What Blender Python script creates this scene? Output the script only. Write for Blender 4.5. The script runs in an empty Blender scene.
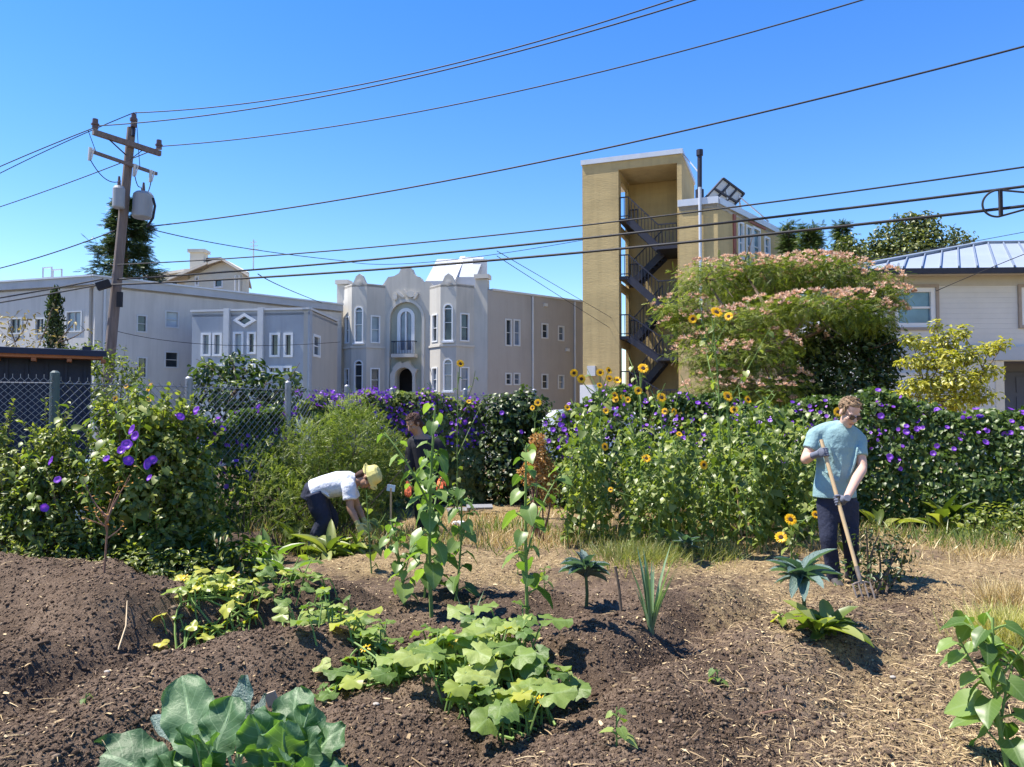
import bpy, math, random
import numpy as np
from mathutils import Vector, Matrix
from mathutils.geometry import tessellate_polygon

rng = np.random.default_rng(11)
random.seed(5)
SC = bpy.context.scene
COL = SC.collection
PI = math.pi
W, H = 1024, 767
F = 740.0
CAM = Vector((0, 0, 1.6))
HORIZON = 410.0
PITCH = math.atan((HORIZON - H / 2) / F)

# ------------------------------------------------------------------ camera maths
def ray(px, py):
    a = (px - W / 2) / F
    b = (H / 2 - py) / F
    f = Vector((0, math.cos(PITCH), math.sin(PITCH)))
    u = Vector((0, -math.sin(PITCH), math.cos(PITCH)))
    return f + Vector((1, 0, 0)) * a + u * b

def at(px, py, Y):
    """Point of the place seen at this pixel, Y metres ahead of the photographer."""
    d = ray(px, py)
    return CAM + d * (Y / d.y)

def flat(px, py, z=0.0):
    d = ray(px, py)
    return CAM + d * ((z - CAM.z) / d.z)

# ------------------------------------------------------------------ noise
def _hash(ix, iy, s):
    n = (ix.astype(np.int64) * 374761393 + iy.astype(np.int64) * 668265263 + s * 974634777) & 0xFFFFFFFF
    n = ((n ^ (n >> 13)) * 1274126177) & 0xFFFFFFFF
    return ((n ^ (n >> 16)) & 0xFFFF) / 65535.0

def vnoise(x, y, s=0):
    x = np.asarray(x, float); y = np.asarray(y, float)
    ix = np.floor(x); iy = np.floor(y)
    fx = x - ix; fy = y - iy
    fx = fx * fx * (3 - 2 * fx); fy = fy * fy * (3 - 2 * fy)
    a = _hash(ix, iy, s); b = _hash(ix + 1, iy, s)
    c = _hash(ix, iy + 1, s); d = _hash(ix + 1, iy + 1, s)
    return (a * (1 - fx) + b * fx) * (1 - fy) + (c * (1 - fx) + d * fx) * fy

def fbm(x, y, f, oct=3, s=0):
    t = 0; a = 1; n = 0
    for k in range(oct):
        t = t + a * (vnoise(x * f, y * f, s + k) - 0.5); n += a
        a *= 0.5; f *= 2.1
    return t / n

# ------------------------------------------------------------------ objects
LOC = {}
def thing(name, label, cat, loc=(0, 0, 0), group=None):
    o = bpy.data.objects.new(name, None)
    COL.objects.link(o)
    o.empty_display_size = 0.2
    o.location = loc
    LOC[o.name] = Vector(loc)
    o['label'] = label; o['category'] = cat
    if group: o['group'] = group
    return o

def tag(o, label, cat, group=None):
    o['label'] = label; o['category'] = cat
    if group: o['group'] = group
    return o

def link(name, me, parent=None, loc=None):
    o = bpy.data.objects.new(name, me)
    COL.objects.link(o)
    if parent is not None:
        o.parent = parent
        LOC[o.name] = LOC.get(parent.name, Vector((0, 0, 0)))
    elif loc is not None:
        o.location = loc
        LOC[o.name] = Vector(loc)
    return o

def kids(o):
    return list(o.children)

def clone(root, loc, rz=0.0, s=1.0, label=None, tilt=(0, 0)):
    r = root.copy(); COL.objects.link(r)
    r.location = loc; r.rotation_euler = (tilt[0], tilt[1], rz)
    r.scale = (s, s, s)
    if label: r['label'] = label
    for c in kids(root):
        d = c.copy(); COL.objects.link(d); d.parent = r
        for g in kids(c):
            e = g.copy(); COL.objects.link(e); e.parent = d
    return r

class MB:
    """collects shapes, then links them as one mesh object"""
    def __init__(s):
        s.v = []; s.f = []; s.m = []; s.n = 0
    def add(s, vs, fs, m=0):
        b = s.n
        s.v.extend([tuple(p) for p in vs]); s.n += len(vs)
        for f in fs:
            s.f.append(tuple(b + i for i in f)); s.m.append(m)
    def box(s, c, size, rot=None, m=0):
        x, y, z = [k / 2 for k in size]
        vs = [Vector(p) for p in ((-x, -y, -z), (x, -y, -z), (x, y, -z), (-x, y, -z), (-x, -y, z), (x, -y, z), (x, y, z), (-x, y, z))]
        if rot is not None: vs = [rot @ p for p in vs]
        c = Vector(c)
        s.add([p + c for p in vs], [(0, 3, 2, 1), (4, 5, 6, 7), (0, 1, 5, 4), (1, 2, 6, 5), (2, 3, 7, 6), (3, 0, 4, 7)], m)
    def bar(s, a, b, w, h, up=(0, 0, 1), m=0):
        a = Vector(a); b = Vector(b); d = b - a; L = d.length
        if L < 1e-6: return
        d.normalize(); up = Vector(up)
        if abs(d.dot(up)) > 0.98: up = Vector((0, 1, 0))
        sx = d.cross(up).normalized(); uz_ = sx.cross(d)
        R = Matrix((d, sx, uz_)).transposed()
        s.box((a + b) / 2, (L, w, h), R, m)
    def tube(s, pts, r, seg=8, m=0, cap=True, sq=None):
        """sq: list of (rx, ry) in frame; r may be list"""
        pts = [Vector(p) for p in pts]
        n = len(pts)
        rs = r if isinstance(r, (list, tuple)) else [r] * n
        tang = []
        for i in range(n):
            t = pts[min(i + 1, n - 1)] - pts[max(i - 1, 0)]
            tang.append(t.normalized() if t.length > 1e-9 else Vector((0, 0, 1)))
        ref = Vector((1, 0, 0)) if abs(tang[0].x) < 0.9 else Vector((0, 1, 0))
        nx = (ref - tang[0] * ref.dot(tang[0])).normalized()
        vs = []
        for i in range(n):
            nx = nx - tang[i] * nx.dot(tang[i])
            nx = nx.normalized() if nx.length > 1e-6 else Vector((1, 0, 0))
            ny = tang[i].cross(nx)
            for k in range(seg):
                a = 2 * PI * k / seg
                vs.append(pts[i] + (nx * math.cos(a) + ny * math.sin(a)) * rs[i])
        fs = []
        for i in range(n - 1):
            for k in range(seg):
                k2 = (k + 1) % seg
                fs.append((i * seg + k, i * seg + k2, (i + 1) * seg + k2, (i + 1) * seg + k))
        if cap:
            fs.append(tuple(range(seg - 1, -1, -1)))
            fs.append(tuple((n - 1) * seg + k for k in range(seg)))
        s.add(vs, fs, m)
    def rings(s, rings, m=0, cap=True):
        """rings: list of lists of points (same count)"""
        seg = len(rings[0]); n = len(rings)
        vs = [p for r in rings for p in r]
        fs = []
        for i in range(n - 1):
            for k in range(seg):
                k2 = (k + 1) % seg
                fs.append((i * seg + k, i * seg + k2, (i + 1) * seg + k2, (i + 1) * seg + k))
        if cap:
            fs.append(tuple(range(seg - 1, -1, -1)))
            fs.append(tuple((n - 1) * seg + k for k in range(seg)))
        s.add(vs, fs, m)
    def ball(s, c, r, seg=12, rg=8, m=0, R=None):
        c = Vector(c)
        rx, ry, rz = r if isinstance(r, (list, tuple, Vector)) else (r, r, r)
        rings = []
        for i in range(rg + 1):
            t = -PI / 2 + PI * i / rg
            t = max(-PI / 2 + 0.03, min(PI / 2 - 0.03, t))
            rg_ = []
            for k in range(seg):
                a = 2 * PI * k / seg
                p = Vector((rx * math.cos(t) * math.cos(a), ry * math.cos(t) * math.sin(a), rz * math.sin(t)))
                if R is not None: p = R @ p
                rg_.append(c + p)
            rings.append(rg_)
        s.rings(rings, m)
    def build(s, name, mats, parent=None, smooth=False, loc=None, attrs=None):
        me = bpy.data.meshes.new(name)
        off = Vector((0, 0, 0))
        if parent is not None: off = LOC.get(parent.name, off)
        elif loc is not None: off = Vector(loc)
        me.from_pydata([(p[0] - off.x, p[1] - off.y, p[2] - off.z) for p in s.v], [], s.f)
        if not isinstance(mats, (list, tuple)): mats = [mats]
        for m in mats: me.materials.append(m)
        if len(mats) > 1: me.polygons.foreach_set('material_index', s.m)
        if smooth: me.polygons.foreach_set('use_smooth', [True] * len(me.polygons))
        me.validate(); me.update()
        return link(name, me, parent, loc)

def np_mesh(name, V, faces, mats, parent=None, loc=None, attrs=None, smooth=False, midx=None):
    """V (n,3); faces: list of int arrays (m,k)"""
    me = bpy.data.meshes.new(name)
    off = Vector((0, 0, 0))
    if parent is not None: off = LOC.get(parent.name, off)
    elif loc is not None: off = Vector(loc)
    V = np.asarray(V, np.float32) - np.array(off, np.float32)
    me.vertices.add(len(V)); me.vertices.foreach_set('co', V.ravel())
    loops = np.concatenate([f.ravel() for f in faces]).astype(np.int32)
    tot = np.concatenate([np.full(len(f), f.shape[1], np.int32) for f in faces])
    st = np.concatenate([[0], np.cumsum(tot)[:-1]]).astype(np.int32)
    me.loops.add(len(loops)); me.loops.foreach_set('vertex_index', loops)
    me.polygons.add(len(tot)); me.polygons.foreach_set('loop_start', st)
    try: me.polygons.foreach_set('loop_total', tot)
    except Exception: pass
    if not isinstance(mats, (list, tuple)): mats = [mats]
    for m in mats: me.materials.append(m)
    if midx is not None: me.polygons.foreach_set('material_index', midx)
    if smooth: me.polygons.foreach_set('use_smooth', np.ones(len(tot), bool))
    me.update(calc_edges=True)
    for k, a in (attrs or {}).items():
        at_ = me.attributes.new(k, 'FLOAT', 'POINT')
        at_.data.foreach_set('value', np.asarray(a, np.float32))
    return link(name, me, parent, loc)

# ------------------------------------------------------------------ materials
def newmat(name):
    m = bpy.data.materials.new(name); m.use_nodes = True
    nt = m.node_tree; nt.nodes.clear()
    out = nt.nodes.new('ShaderNodeOutputMaterial')
    return m, nt, out

def ramp(nt, stops, fac):
    r = nt.nodes.new('ShaderNodeValToRGB')
    e = r.color_ramp.elements
    while len(e) < len(stops): e.new(0.5)
    for i, (p, c) in enumerate(stops):
        e[i].position = p; e[i].color = (c[0], c[1], c[2], 1)
    nt.links.new(fac, r.inputs[0])
    return r.outputs[0]

def noise(nt, scale, detail=4, rough=0.6, vec=None, dist=0.0):
    n = nt.nodes.new('ShaderNodeTexNoise')
    n.inputs['Scale'].default_value = scale; n.inputs['Detail'].default_value = detail
    n.inputs['Roughness'].default_value = rough; n.inputs['Distortion'].default_value = dist
    if vec is not None: nt.links.new(vec, n.inputs['Vector'])
    return n.outputs['Fac']

def coords(nt, scale=None, kind='Object'):
    t = nt.nodes.new('ShaderNodeTexCoord')
    o = t.outputs[kind]
    if scale is not None:
        mp = nt.nodes.new('ShaderNodeMapping'); mp.inputs['Scale'].default_value = scale
        nt.links.new(o, mp.inputs['Vector']); o = mp.outputs[0]
    return o

def math_(nt, op, a, b=None, clamp=False):
    n = nt.nodes.new('ShaderNodeMath'); n.operation = op; n.use_clamp = clamp
    for i, x in enumerate((a, b)):
        if x is None: continue
        if isinstance(x, (int, float)): n.inputs[i].default_value = x
        else: nt.links.new(x, n.inputs[i])
    return n.outputs[0]

def mixc(nt, fac, a, b):
    n = nt.nodes.new('ShaderNodeMix'); n.data_type = 'RGBA'
    for sock, x in ((n.inputs[0], fac), (n.inputs[6], a), (n.inputs[7], b)):
        if isinstance(x, (int, float)): sock.default_value = x
        elif isinstance(x, tuple): sock.default_value = (x[0], x[1], x[2], 1)
        else: nt.links.new(x, sock)
    return n.outputs[2]

def bump(nt, h, strength=0.3, dist=0.02):
    b = nt.nodes.new('ShaderNodeBump')
    b.inputs['Strength'].default_value = strength; b.inputs['Distance'].default_value = dist
    nt.links.new(h, b.inputs['Height'])
    return b.outputs[0]

def surf(name, col, rough=0.7, var=0.15, scale=3.0, bmp=0.0, bscale=40.0, metal=0.0, spec=0.4, stretch=None, bdist=0.01, streak=0.0):
    m, nt, out = newmat(name)
    p = nt.nodes.new('ShaderNodeBsdfPrincipled')
    v = coords(nt, stretch)
    n = noise(nt, scale, 5, 0.65, v)
    lo = tuple(c * (1 - var) for c in col); hi = tuple(min(1, c * (1 + var)) for c in col)
    c = ramp(nt, [(0.3, lo), (0.7, hi)], n)
    if streak > 0:
        s = noise(nt, 1.0, 4, 0.7, coords(nt, (2.2, 2.2, 0.18)))
        d = ramp(nt, [(0.45, (1, 1, 1)), (0.75, (1 - streak,) * 3)], s)
        mx = nt.nodes.new('ShaderNodeMix'); mx.data_type = 'RGBA'; mx.blend_type = 'MULTIPLY'
        mx.inputs[0].default_value = 1
        nt.links.new(c, mx.inputs[6]); nt.links.new(d, mx.inputs[7]); c = mx.outputs[2]
    nt.links.new(c, p.inputs['Base Color'])
    p.inputs['Roughness'].default_value = rough; p.inputs['Metallic'].default_value = metal
    p.inputs['Specular IOR Level'].default_value = spec
    if bmp > 0:
        nt.links.new(bump(nt, noise(nt, bscale, 4, 0.6, v), bmp, bdist), p.inputs['Normal'])
    nt.links.new(p.outputs[0], out.inputs[0])
    return m

def leafmat(name, dark, mid, light, trans=0.4, gloss=0.06, grough=0.4, tint=(1.25, 1.35, 0.45), veins=0.0, veincol=(0.3, 0.4, 0.18), nscale=14.0, bmp=0.0, bscale=60.0):
    m, nt, out = newmat(name)
    at_ = nt.nodes.new('ShaderNodeAttribute'); at_.attribute_name = 'rnd'
    n = noise(nt, nscale, 3, 0.6, coords(nt))
    f = math_(nt, 'ADD', at_.outputs['Fac'], math_(nt, 'MULTIPLY', math_(nt, 'SUBTRACT', n, 0.5), 0.35))
    c = ramp(nt, [(0.05, dark), (0.5, mid), (0.95, light)], f)
    hgt = None
    if veins > 0:
        aa = nt.nodes.new('ShaderNodeAttribute'); aa.attribute_name = 'along'
        ac = nt.nodes.new('ShaderNodeAttribute'); ac.attribute_name = 'across'
        ab = math_(nt, 'ABSOLUTE', ac.outputs['Fac'])
        midrib = math_(nt, 'LESS_THAN', ab, 0.035)
        q = math_(nt, 'FRACT', math_(nt, 'MULTIPLY', math_(nt, 'SUBTRACT', aa.outputs['Fac'], math_(nt, 'MULTIPLY', ab, 0.75)), 6.5))
        side = math_(nt, 'LESS_THAN', math_(nt, 'ABSOLUTE', math_(nt, 'SUBTRACT', q, 0.5)), 0.055)
        vv = math_(nt, 'MAXIMUM', midrib, math_(nt, 'MULTIPLY', side, 0.55))
        c = mixc(nt, math_(nt, 'MULTIPLY', vv, veins), c, veincol)
        hgt = vv
    d = nt.nodes.new('ShaderNodeBsdfDiffuse'); nt.links.new(c, d.inputs[0])
    t = nt.nodes.new('ShaderNodeBsdfTranslucent')
    mu = nt.nodes.new('ShaderNodeMix'); mu.data_type = 'RGBA'; mu.blend_type = 'MULTIPLY'; mu.inputs[0].default_value = 1
    nt.links.new(c, mu.inputs[6]); mu.inputs[7].default_value = (tint[0], tint[1], tint[2], 1)
    nt.links.new(mu.outputs[2], t.inputs[0])
    mx = nt.nodes.new('ShaderNodeMixShader'); mx.inputs[0].default_value = trans
    nt.links.new(d.outputs[0], mx.inputs[1]); nt.links.new(t.outputs[0], mx.inputs[2])
    g = nt.nodes.new('ShaderNodeBsdfGlossy'); g.inputs['Roughness'].default_value = grough
    g.inputs['Color'].default_value = (0.8, 0.8, 0.75, 1)
    if bmp > 0:
        hh = noise(nt, bscale, 3, 0.6, coords(nt))
        if hgt is not None: hh = math_(nt, 'SUBTRACT', hh, math_(nt, 'MULTIPLY', hgt, 0.7))
        b = bump(nt, hh, bmp, 0.01)
        nt.links.new(b, d.inputs['Normal']); nt.links.new(b, g.inputs['Normal'])
    m2 = nt.nodes.new('ShaderNodeMixShader'); m2.inputs[0].default_value = gloss
    nt.links.new(mx.outputs[0], m2.inputs[1]); nt.links.new(g.outputs[0], m2.inputs[2])
    nt.links.new(m2.outputs[0], out.inputs[0])
    return m

# ------------------------------------------------------------------ leaf templates: verts (along, across, up), faces
def strip(ts, ws, fold=0.12, droop=0.15, lobes=0.0):
    vs = []; 
    for i, (t, w) in enumerate(zip(ts, ws)):
        z = -droop * t * t
        e = t - (lobes if i == 0 else (lobes * 0.5 if i == 1 else 0))
        vs += [(e, w, z + fold * w), (t, 0, z), (e, -w, z + fold * w)]
    fs = []
    for i in range(len(ts) - 1):
        a = 3 * i
        fs += [(a + 1, a + 4, a + 3, a), (a + 2, a + 5, a + 4, a + 1)]
    return np.array(vs, float), np.array(fs)
T_DIA = (np.array([(0, 0, 0), (.45, .5, .07), (1, 0, -.08), (.45, -.5, .07)], float), np.array([(0, 3, 2, 1)]))
def grid_leaf(nl=9, nc=6, seed=0, droop=.3, fold=.16, ruf=.02):
    r = np.random.default_rng(seed); vs = []
    for i in range(nl + 1):
        t = i / nl; w_ = (.50 * math.sin(PI * min(1, t * .93 + .07) ** .62) ** .8 if t < 1 else .012)
        for j in range(nc + 1):
            v = -1 + 2 * j / nc; lob = .14 * abs(v) ** 1.5 * max(0, 1 - t * 3)
            vs.append((t - lob, -v * w_, -droop * t * t + fold * abs(v) ** 1.3 * w_ * 1.2 + ruf * math.sin(t * 13 + 2 * v) * abs(v) ** 2 - .012 * abs(math.sin((t - abs(v) * .4) * 15))))
    k = nc + 1; fs = [(i * k + j, (i + 1) * k + j, (i + 1) * k + j + 1, i * k + j + 1) for i in range(nl) for j in range(nc)]
    return np.array(vs, float), np.array(fs)
T_HEARTX = grid_leaf()
T_HEART = strip([0, .14, .4, .72, 1.0], [.3, .47, .5, .28, .015], .22, .25, .16)
T_OVAL = strip([0, .25, .6, 1.0], [.06, .42, .42, .02], .3, .2)
T_LANCE = strip([0, .2, .5, .8, 1.0], [.15, .45, .5, .3, .01], .5, .35)
T_BLADE = (np.array([(0, .5, 0), (0, -.5, 0), (.55, .35, .1), (.55, -.35, .1), (1, 0, 0)], float), None)

def lobed(nl=5, deep=0.15, ruf=0.07, n=22, seed=1):
    r = np.random.default_rng(seed)
    vs = [(0.28, 0, 0)]
    for ring in (0.55, 1.0):
        for k in range(n):
            a = -PI * 0.93 + 2 * PI * 0.93 * k / (n - 1)
            l = 1 - deep * (0.5 - 0.5 * math.cos(a * nl)) ** 1.0
            rad = 0.52 * l * (1.12 if abs(a) < 0.5 else 1) * (1 + 0.05 * math.sin(k * 2.6)) * ring
            z = 0.06 * math.sin(a * 3 + 1) * ring + (ruf * math.sin(k * 1.9) + r.normal(0, .02)) * (ring > .9) - 0.10 * (ring ** 2) + 0.05 * ring
            vs.append((0.28 + rad * math.cos(a) * 1.15, rad * math.sin(a) * 1.05, z))
    f3 = [(0, 1 + k, 2 + k) for k in range(n - 1)]
    f4 = [(1 + k, 1 + n + k, 2 + n + k, 2 + k) for k in range(n - 1)]
    return np.array(vs, float), np.array(f3), np.array(f4)
T_LOBE = lobed()
T_LOBE2 = lobed(3, .34, .05, 18, 4)

def pinnate(n=5, w=.13, ang=55, taper=.5):
    vs = []; fs = []
    for k in range(n):
        t = .12 + .8 * k / (n - 1)
        L = .42 * (1 - taper * abs(t - .45) / .55)
        for s in (1, -1):
            b = len(vs); c = math.cos(math.radians(ang)); si = math.sin(math.radians(ang)) * s
            d = np.array((c, si)); q = np.array((-si, c)) * s
            p0 = np.array((t, 0.)); p1 = p0 + d * L * .5 + q * w * .5; p2 = p0 + d * L; p3 = p0 + d * L * .5 - q * w * .5
            z = lambda p: -.22 * p[0] ** 2 - .25 * abs(p[1]) ** 1.3
            vs += [(p[0], p[1], z(p)) for p in (p0, p1, p2, p3)]
            fs.append((b, b + 3, b + 2, b + 1))
    b = len(vs)
    vs += [(0, .012, 0), (0, -.012, 0), (1, -.008, -.22), (1, .008, -.22)]; fs.append((b, b + 1, b + 2, b + 3))
    return np.array(vs, float), np.array(fs)
T_FROND = pinnate()
T_FIR = pinnate(7, .10, 48, .8)
T_FERN = pinnate(4, .10, 40, .3)

def unit(a):
    return a / np.maximum(np.linalg.norm(a, axis=-1, keepdims=True), 1e-9)

def scatter(name, P, D, N, L, Wd, T, mat, parent=None, loc=None, rnd=None, smooth=False, extra=None):
    """one leaf of template T at each P, pointing along D, face normal N"""
    P = np.asarray(P, float); n = len(P)
    D = unit(np.asarray(D, float)); N = np.asarray(N, float)
    N = unit(N - D * np.sum(N * D, -1, keepdims=True))
    S = np.cross(N, D)
    L = np.broadcast_to(np.asarray(L, float), (n,)); Wd = np.broadcast_to(np.asarray(Wd, float), (n,))
    t = T[0]; k = len(t)
    V = (P[:, None] + D[:, None] * (t[None, :, 0:1] * L[:, None, None]) + S[:, None] * (t[None, :, 1:2] * Wd[:, None, None])
         + N[:, None] * (t[None, :, 2:3] * L[:, None, None])).reshape(-1, 3)
    faces = []
    for f in T[1:]:
        if f is None: continue
        faces.append((f[None] + (np.arange(n) * k)[:, None, None]).reshape(-1, f.shape[1]))
    if rnd is None: rnd = rng.random(n)
    A = {'rnd': np.repeat(rnd, k), 'along': np.tile(t[:, 0], n), 'across': np.tile(t[:, 1], n)}
    return np_mesh(name, V, faces, mat, parent, loc, A, smooth)

def rdir(n, r=None):
    r = r or rng
    return unit(r.normal(size=(n, 3)))

def ell(n, c, r, inner=0.55, r_=None):
    """points in the outer shell of an ellipsoid, with outward normals"""
    d = rdir(n); rad = inner + (1 - inner) * rng.random(n) ** 0.6
    k1 = rng.random(3) * 9
    rad = rad * (1 + .22 * np.sin(d[:, 0] * 4.1 + k1[0]) * np.sin(d[:, 1] * 3.7 + k1[1]) + .16 * np.sin(d[:, 2] * 6 + d[:, 0] * 5 + k1[2]))
    r = np.asarray(r, float)
    return np.asarray(c, float) + d * r * rad[:, None], unit(d / r)

def cloud(clumps, per, inner=.5):
    Ps, Ns, R = [], [], []
    for (c, r) in clumps:
        k = max(4, int(per * (r[0] * r[1] + r[0] * r[2] + r[1] * r[2]) / 3))
        p, nn = ell(k, c, r, inner)
        Ps.append(p); Ns.append(nn); R.append(np.clip(rng.normal(0, .12) + rng.random(k), 0, 1))
    return np.concatenate(Ps), np.concatenate(Ns), np.concatenate(R)

def leafy(name, P, N, L, T, mat, parent=None, loc=None, wr=.6, up=.5, jit=.8, droop=.3, rnd=None, lj=.35, smooth=False):
    n = len(P)
    nrm = unit(N + np.array([0, 0, up]) + rng.normal(size=(n, 3)) * jit * .6)
    d = unit(np.cross(nrm, rdir(n)) + N * .5 - np.array([0, 0, droop]))
    ll = L * (1 - lj + 2 * lj * rng.random(n))
    return scatter(name, P, d, nrm, ll, ll * wr, T, mat, parent, loc, rnd, smooth)
# ================================================================== sky, sun, camera
SUN_EL = math.radians(62); SUN_AZ = math.atan2(-0.985, 0.06)      # clockwise from +Y
w = bpy.data.worlds.new('World'); SC.world = w; w.use_nodes = True
nt = w.node_tree; nt.nodes.clear()
wo = nt.nodes.new('ShaderNodeOutputWorld'); bg = nt.nodes.new('ShaderNodeBackground')
sky = nt.nodes.new('ShaderNodeTexSky'); sky.sky_type = 'NISHITA'; sky.sun_disc = False
sky.sun_elevation = SUN_EL; sky.sun_rotation = SUN_AZ
sky.air_density = 1.25; sky.dust_density = 0.0; sky.ozone_density = 4.5; sky.altitude = 0
hs = nt.nodes.new('ShaderNodeHueSaturation'); hs.inputs['Saturation'].default_value = 1.32; hs.inputs['Hue'].default_value = 0.514; hs.inputs['Value'].default_value = 1.06
nt.links.new(sky.outputs[0], hs.inputs['Color'])
nt.links.new(hs.outputs[0], bg.inputs[0]); bg.inputs[1].default_value = 0.105
nt.links.new(bg.outputs[0], wo.inputs[0])
sl = bpy.data.lights.new('sun', 'SUN'); sl.energy = 5.0; sl.angle = math.radians(0.5); sl.color = (1, 0.95, 0.86)
so = bpy.data.objects.new('sun', sl); COL.objects.link(so)
sdir = Vector((math.sin(SUN_AZ) * math.cos(SUN_EL), math.cos(SUN_AZ) * math.cos(SUN_EL), math.sin(SUN_EL)))
so.rotation_euler = sdir.to_track_quat('Z', 'Y').to_euler(); so.location = (-8, 2, 20)
cd = bpy.data.cameras.new('camera'); cd.sensor_width = 36; cd.lens = 36 * F / W; cd.clip_start = 0.05; cd.clip_end = 3000
co = bpy.data.objects.new('camera', cd); COL.objects.link(co)
co.location = CAM; co.rotation_euler = (PI / 2 + PITCH, 0, 0); SC.camera = co
SC.view_settings.view_transform = 'Standard'; SC.view_settings.look = 'None'
SC.view_settings.exposure = 1.12; SC.view_settings.gamma = 1.0
SC.render.engine = 'CYCLES'
SC.cycles.use_denoising = True
SC.cycles.max_bounces = 7; SC.cycles.diffuse_bounces = 3; SC.cycles.glossy_bounces = 2; SC.cycles.transmission_bounces = 3
SC.cycles.transparent_max_bounces = 6
SC.cycles.sample_clamp_indirect = 6

# ================================================================== ground
def crest(pix, z):
    return [flat(px, py, z) for px, py in pix]
RIDGES = [
    (crest([(-260, 585), (0, 574), (70, 578), (118, 594)], .34), .50, .44),
    (crest([(-160, 700), (0, 660), (120, 622), (230, 602), (330, 592)], .20), .36, .27),
    (crest([(-160, 800), (60, 738), (180, 684), (270, 645), (318, 640)], .24), .38, .32),
    (crest([(360, 735), (430, 690), (560, 655)], .08), .45, .13),
    (crest([(600, 650), (650, 618), (720, 590)], .14), .34, .22),
    (crest([(560, 800), (690, 712), (790, 640), (850, 612)], .14), .42, .22),
    (crest([(900, 800), (985, 690), (1040, 640)], .05), .5, .10),
    (crest([(222, 548), (262, 540)], .15), .25, .28),
    (crest([(400, 560), (520, 545), (640, 560)], .03), .5, .07),
]
def gz(x, y, detail=True):
    x = np.asarray(x, float); y = np.asarray(y, float)
    z = np.zeros(np.broadcast(x, y).shape)
    wx = x + 0.35 * fbm(x, y, 1.1, 2, 31); wy = y + 0.35 * fbm(x, y, 1.1, 2, 47)
    for pts, hw, h in RIDGES:
        best = np.full(z.shape, 1e9)
        for a, b in zip(pts[:-1], pts[1:]):
            ax, ay, bx, by = a.x, a.y, b.x, b.y
            l2 = (bx - ax) ** 2 + (by - ay) ** 2
            t = np.clip(((wx - ax) * (bx - ax) + (wy - ay) * (by - ay)) / l2, 0, 1)
            best = np.minimum(best, (wx - ax - t * (bx - ax)) ** 2 + (wy - ay - t * (by - ay)) ** 2)
        z = np.maximum(z, h * np.exp(-(best / hw ** 2) ** 1.6)) * .75 + .25 * (z + h * np.exp(-(best / hw ** 2) ** 1.25))
    near = np.clip((11.0 - y) / 3.0, 0, 1) * np.clip((y + 1) / 2, 0, 1) * np.clip((9.5 - np.abs(x)) / 2, 0, 1)
    z = z * near
    if detail:
        soil = near * (0.35 + 0.65 * np.clip((8.2 - y) / 1.2, 0, 1))
        z = z + soil * (0.10 * fbm(x, y, 1.6, 2, 3) + 0.07 * fbm(x, y, 4.0, 2, 9) + 0.05 * np.abs(fbm(x, y, 9, 2, 15)) + 0.075 * np.abs(fbm(x, y, 21, 2, 19)) * np.clip(.2 + 2.2 * fbm(x, y, 2.3, 2, 51), 0, 1) + 0.016 * fbm(x, y, 43, 1, 23))
        z = z + (1 - near) * 0.02 * fbm(x, y, .7, 2, 5)
    return z
def G(px, py):
    """point on the ground seen at this pixel"""
    d = ray(px, py); t = 0.5
    prev = CAM
    for i in range(400):
        p = CAM + d * t
        if p.z <= float(gz(p.x, p.y)): break
        t += 0.02 * max(1, t * .5)
    return Vector((p.x, p.y, float(gz(p.x, p.y))))
def on(x, y, sink=0.0):
    return Vector((x, y, float(gz(x, y)) - sink))
def straw_of(x, y):
    s = np.clip((y - 6.0) / 1.6, 0, 1) * .9 * np.clip((x + 2.6) / .8, 0.25, 1)
    s = np.maximum(s, np.clip((x - .45 - .10 * (y - 4)) / 1.6, 0, 1) * .76)
    s = np.maximum(s, np.clip((x - 2.6) / .7, 0, 1))
    s = np.maximum(s, .75 * np.exp(-(((x + 3.4) / 1.1) ** 2 + ((y - 6.1) / .55) ** 2)))
    s = np.maximum(s, .09)
    s = s * np.clip(.75 + 1.3 * fbm(x, y, 1.3, 3, 77), 0, 1.1)
    return np.clip(s, 0, 1)

def axis(dense0, dense1, st, far0, far1):
    a = list(np.arange(dense0, dense1, st))
    s = st; v = dense1
    up = []
    while v < far1:
        up.append(v); s *= 1.17; v += s
    up.append(far1)
    dn = []; s = st; v = dense0
    while True:
        s *= 1.17; v -= s
        if v < far0: break
        dn.append(v)
    dn.append(far0)
    return np.array(dn[::-1] + a + up)
xs = axis(-5.4, 5.4, .02, -1500, 1500); ys = axis(2.6, 9.0, .02, -60, 2500)
X, Y = np.meshgrid(xs, ys)
Z = gz(X, Y)
V = np.stack([X, Y, Z], -1).reshape(-1, 3)
nx, ny = len(xs), len(ys)
idx = np.arange(nx * ny).reshape(ny, nx)
Fq = np.stack([idx[:-1, :-1], idx[:-1, 1:], idx[1:, 1:], idx[1:, :-1]], -1).reshape(-1, 4)

m, nt, out = newmat('garden_soil')
p = nt.nodes.new('ShaderNodeBsdfPrincipled'); p.inputs['Roughness'].default_value = .95; p.inputs['Specular IOR Level'].default_value = .15
v = coords(nt)
n1 = noise(nt, 1.7, 6, .65, v); n2 = noise(nt, 22, 6, .7, v); n3 = noise(nt, 90, 3, .7, v)
dark = ramp(nt, [(.30, (.055, .038, .027)), (.5, (.128, .088, .060)), (.68, (.225, .162, .112))], math_(nt, 'ADD', math_(nt, 'MULTIPLY', n1, .5), math_(nt, 'MULTIPLY', n2, .5)))
straw = ramp(nt, [(.3, (.12, .080, .045)), (.5, (.30, .215, .11)), (.70, (.52, .40, .22))], math_(nt, 'ADD', math_(nt, 'MULTIPLY', n2, .6), math_(nt, 'MULTIPLY', n3, .4)))
sa = nt.nodes.new('ShaderNodeAttribute'); sa.attribute_name = 'straw'
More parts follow.
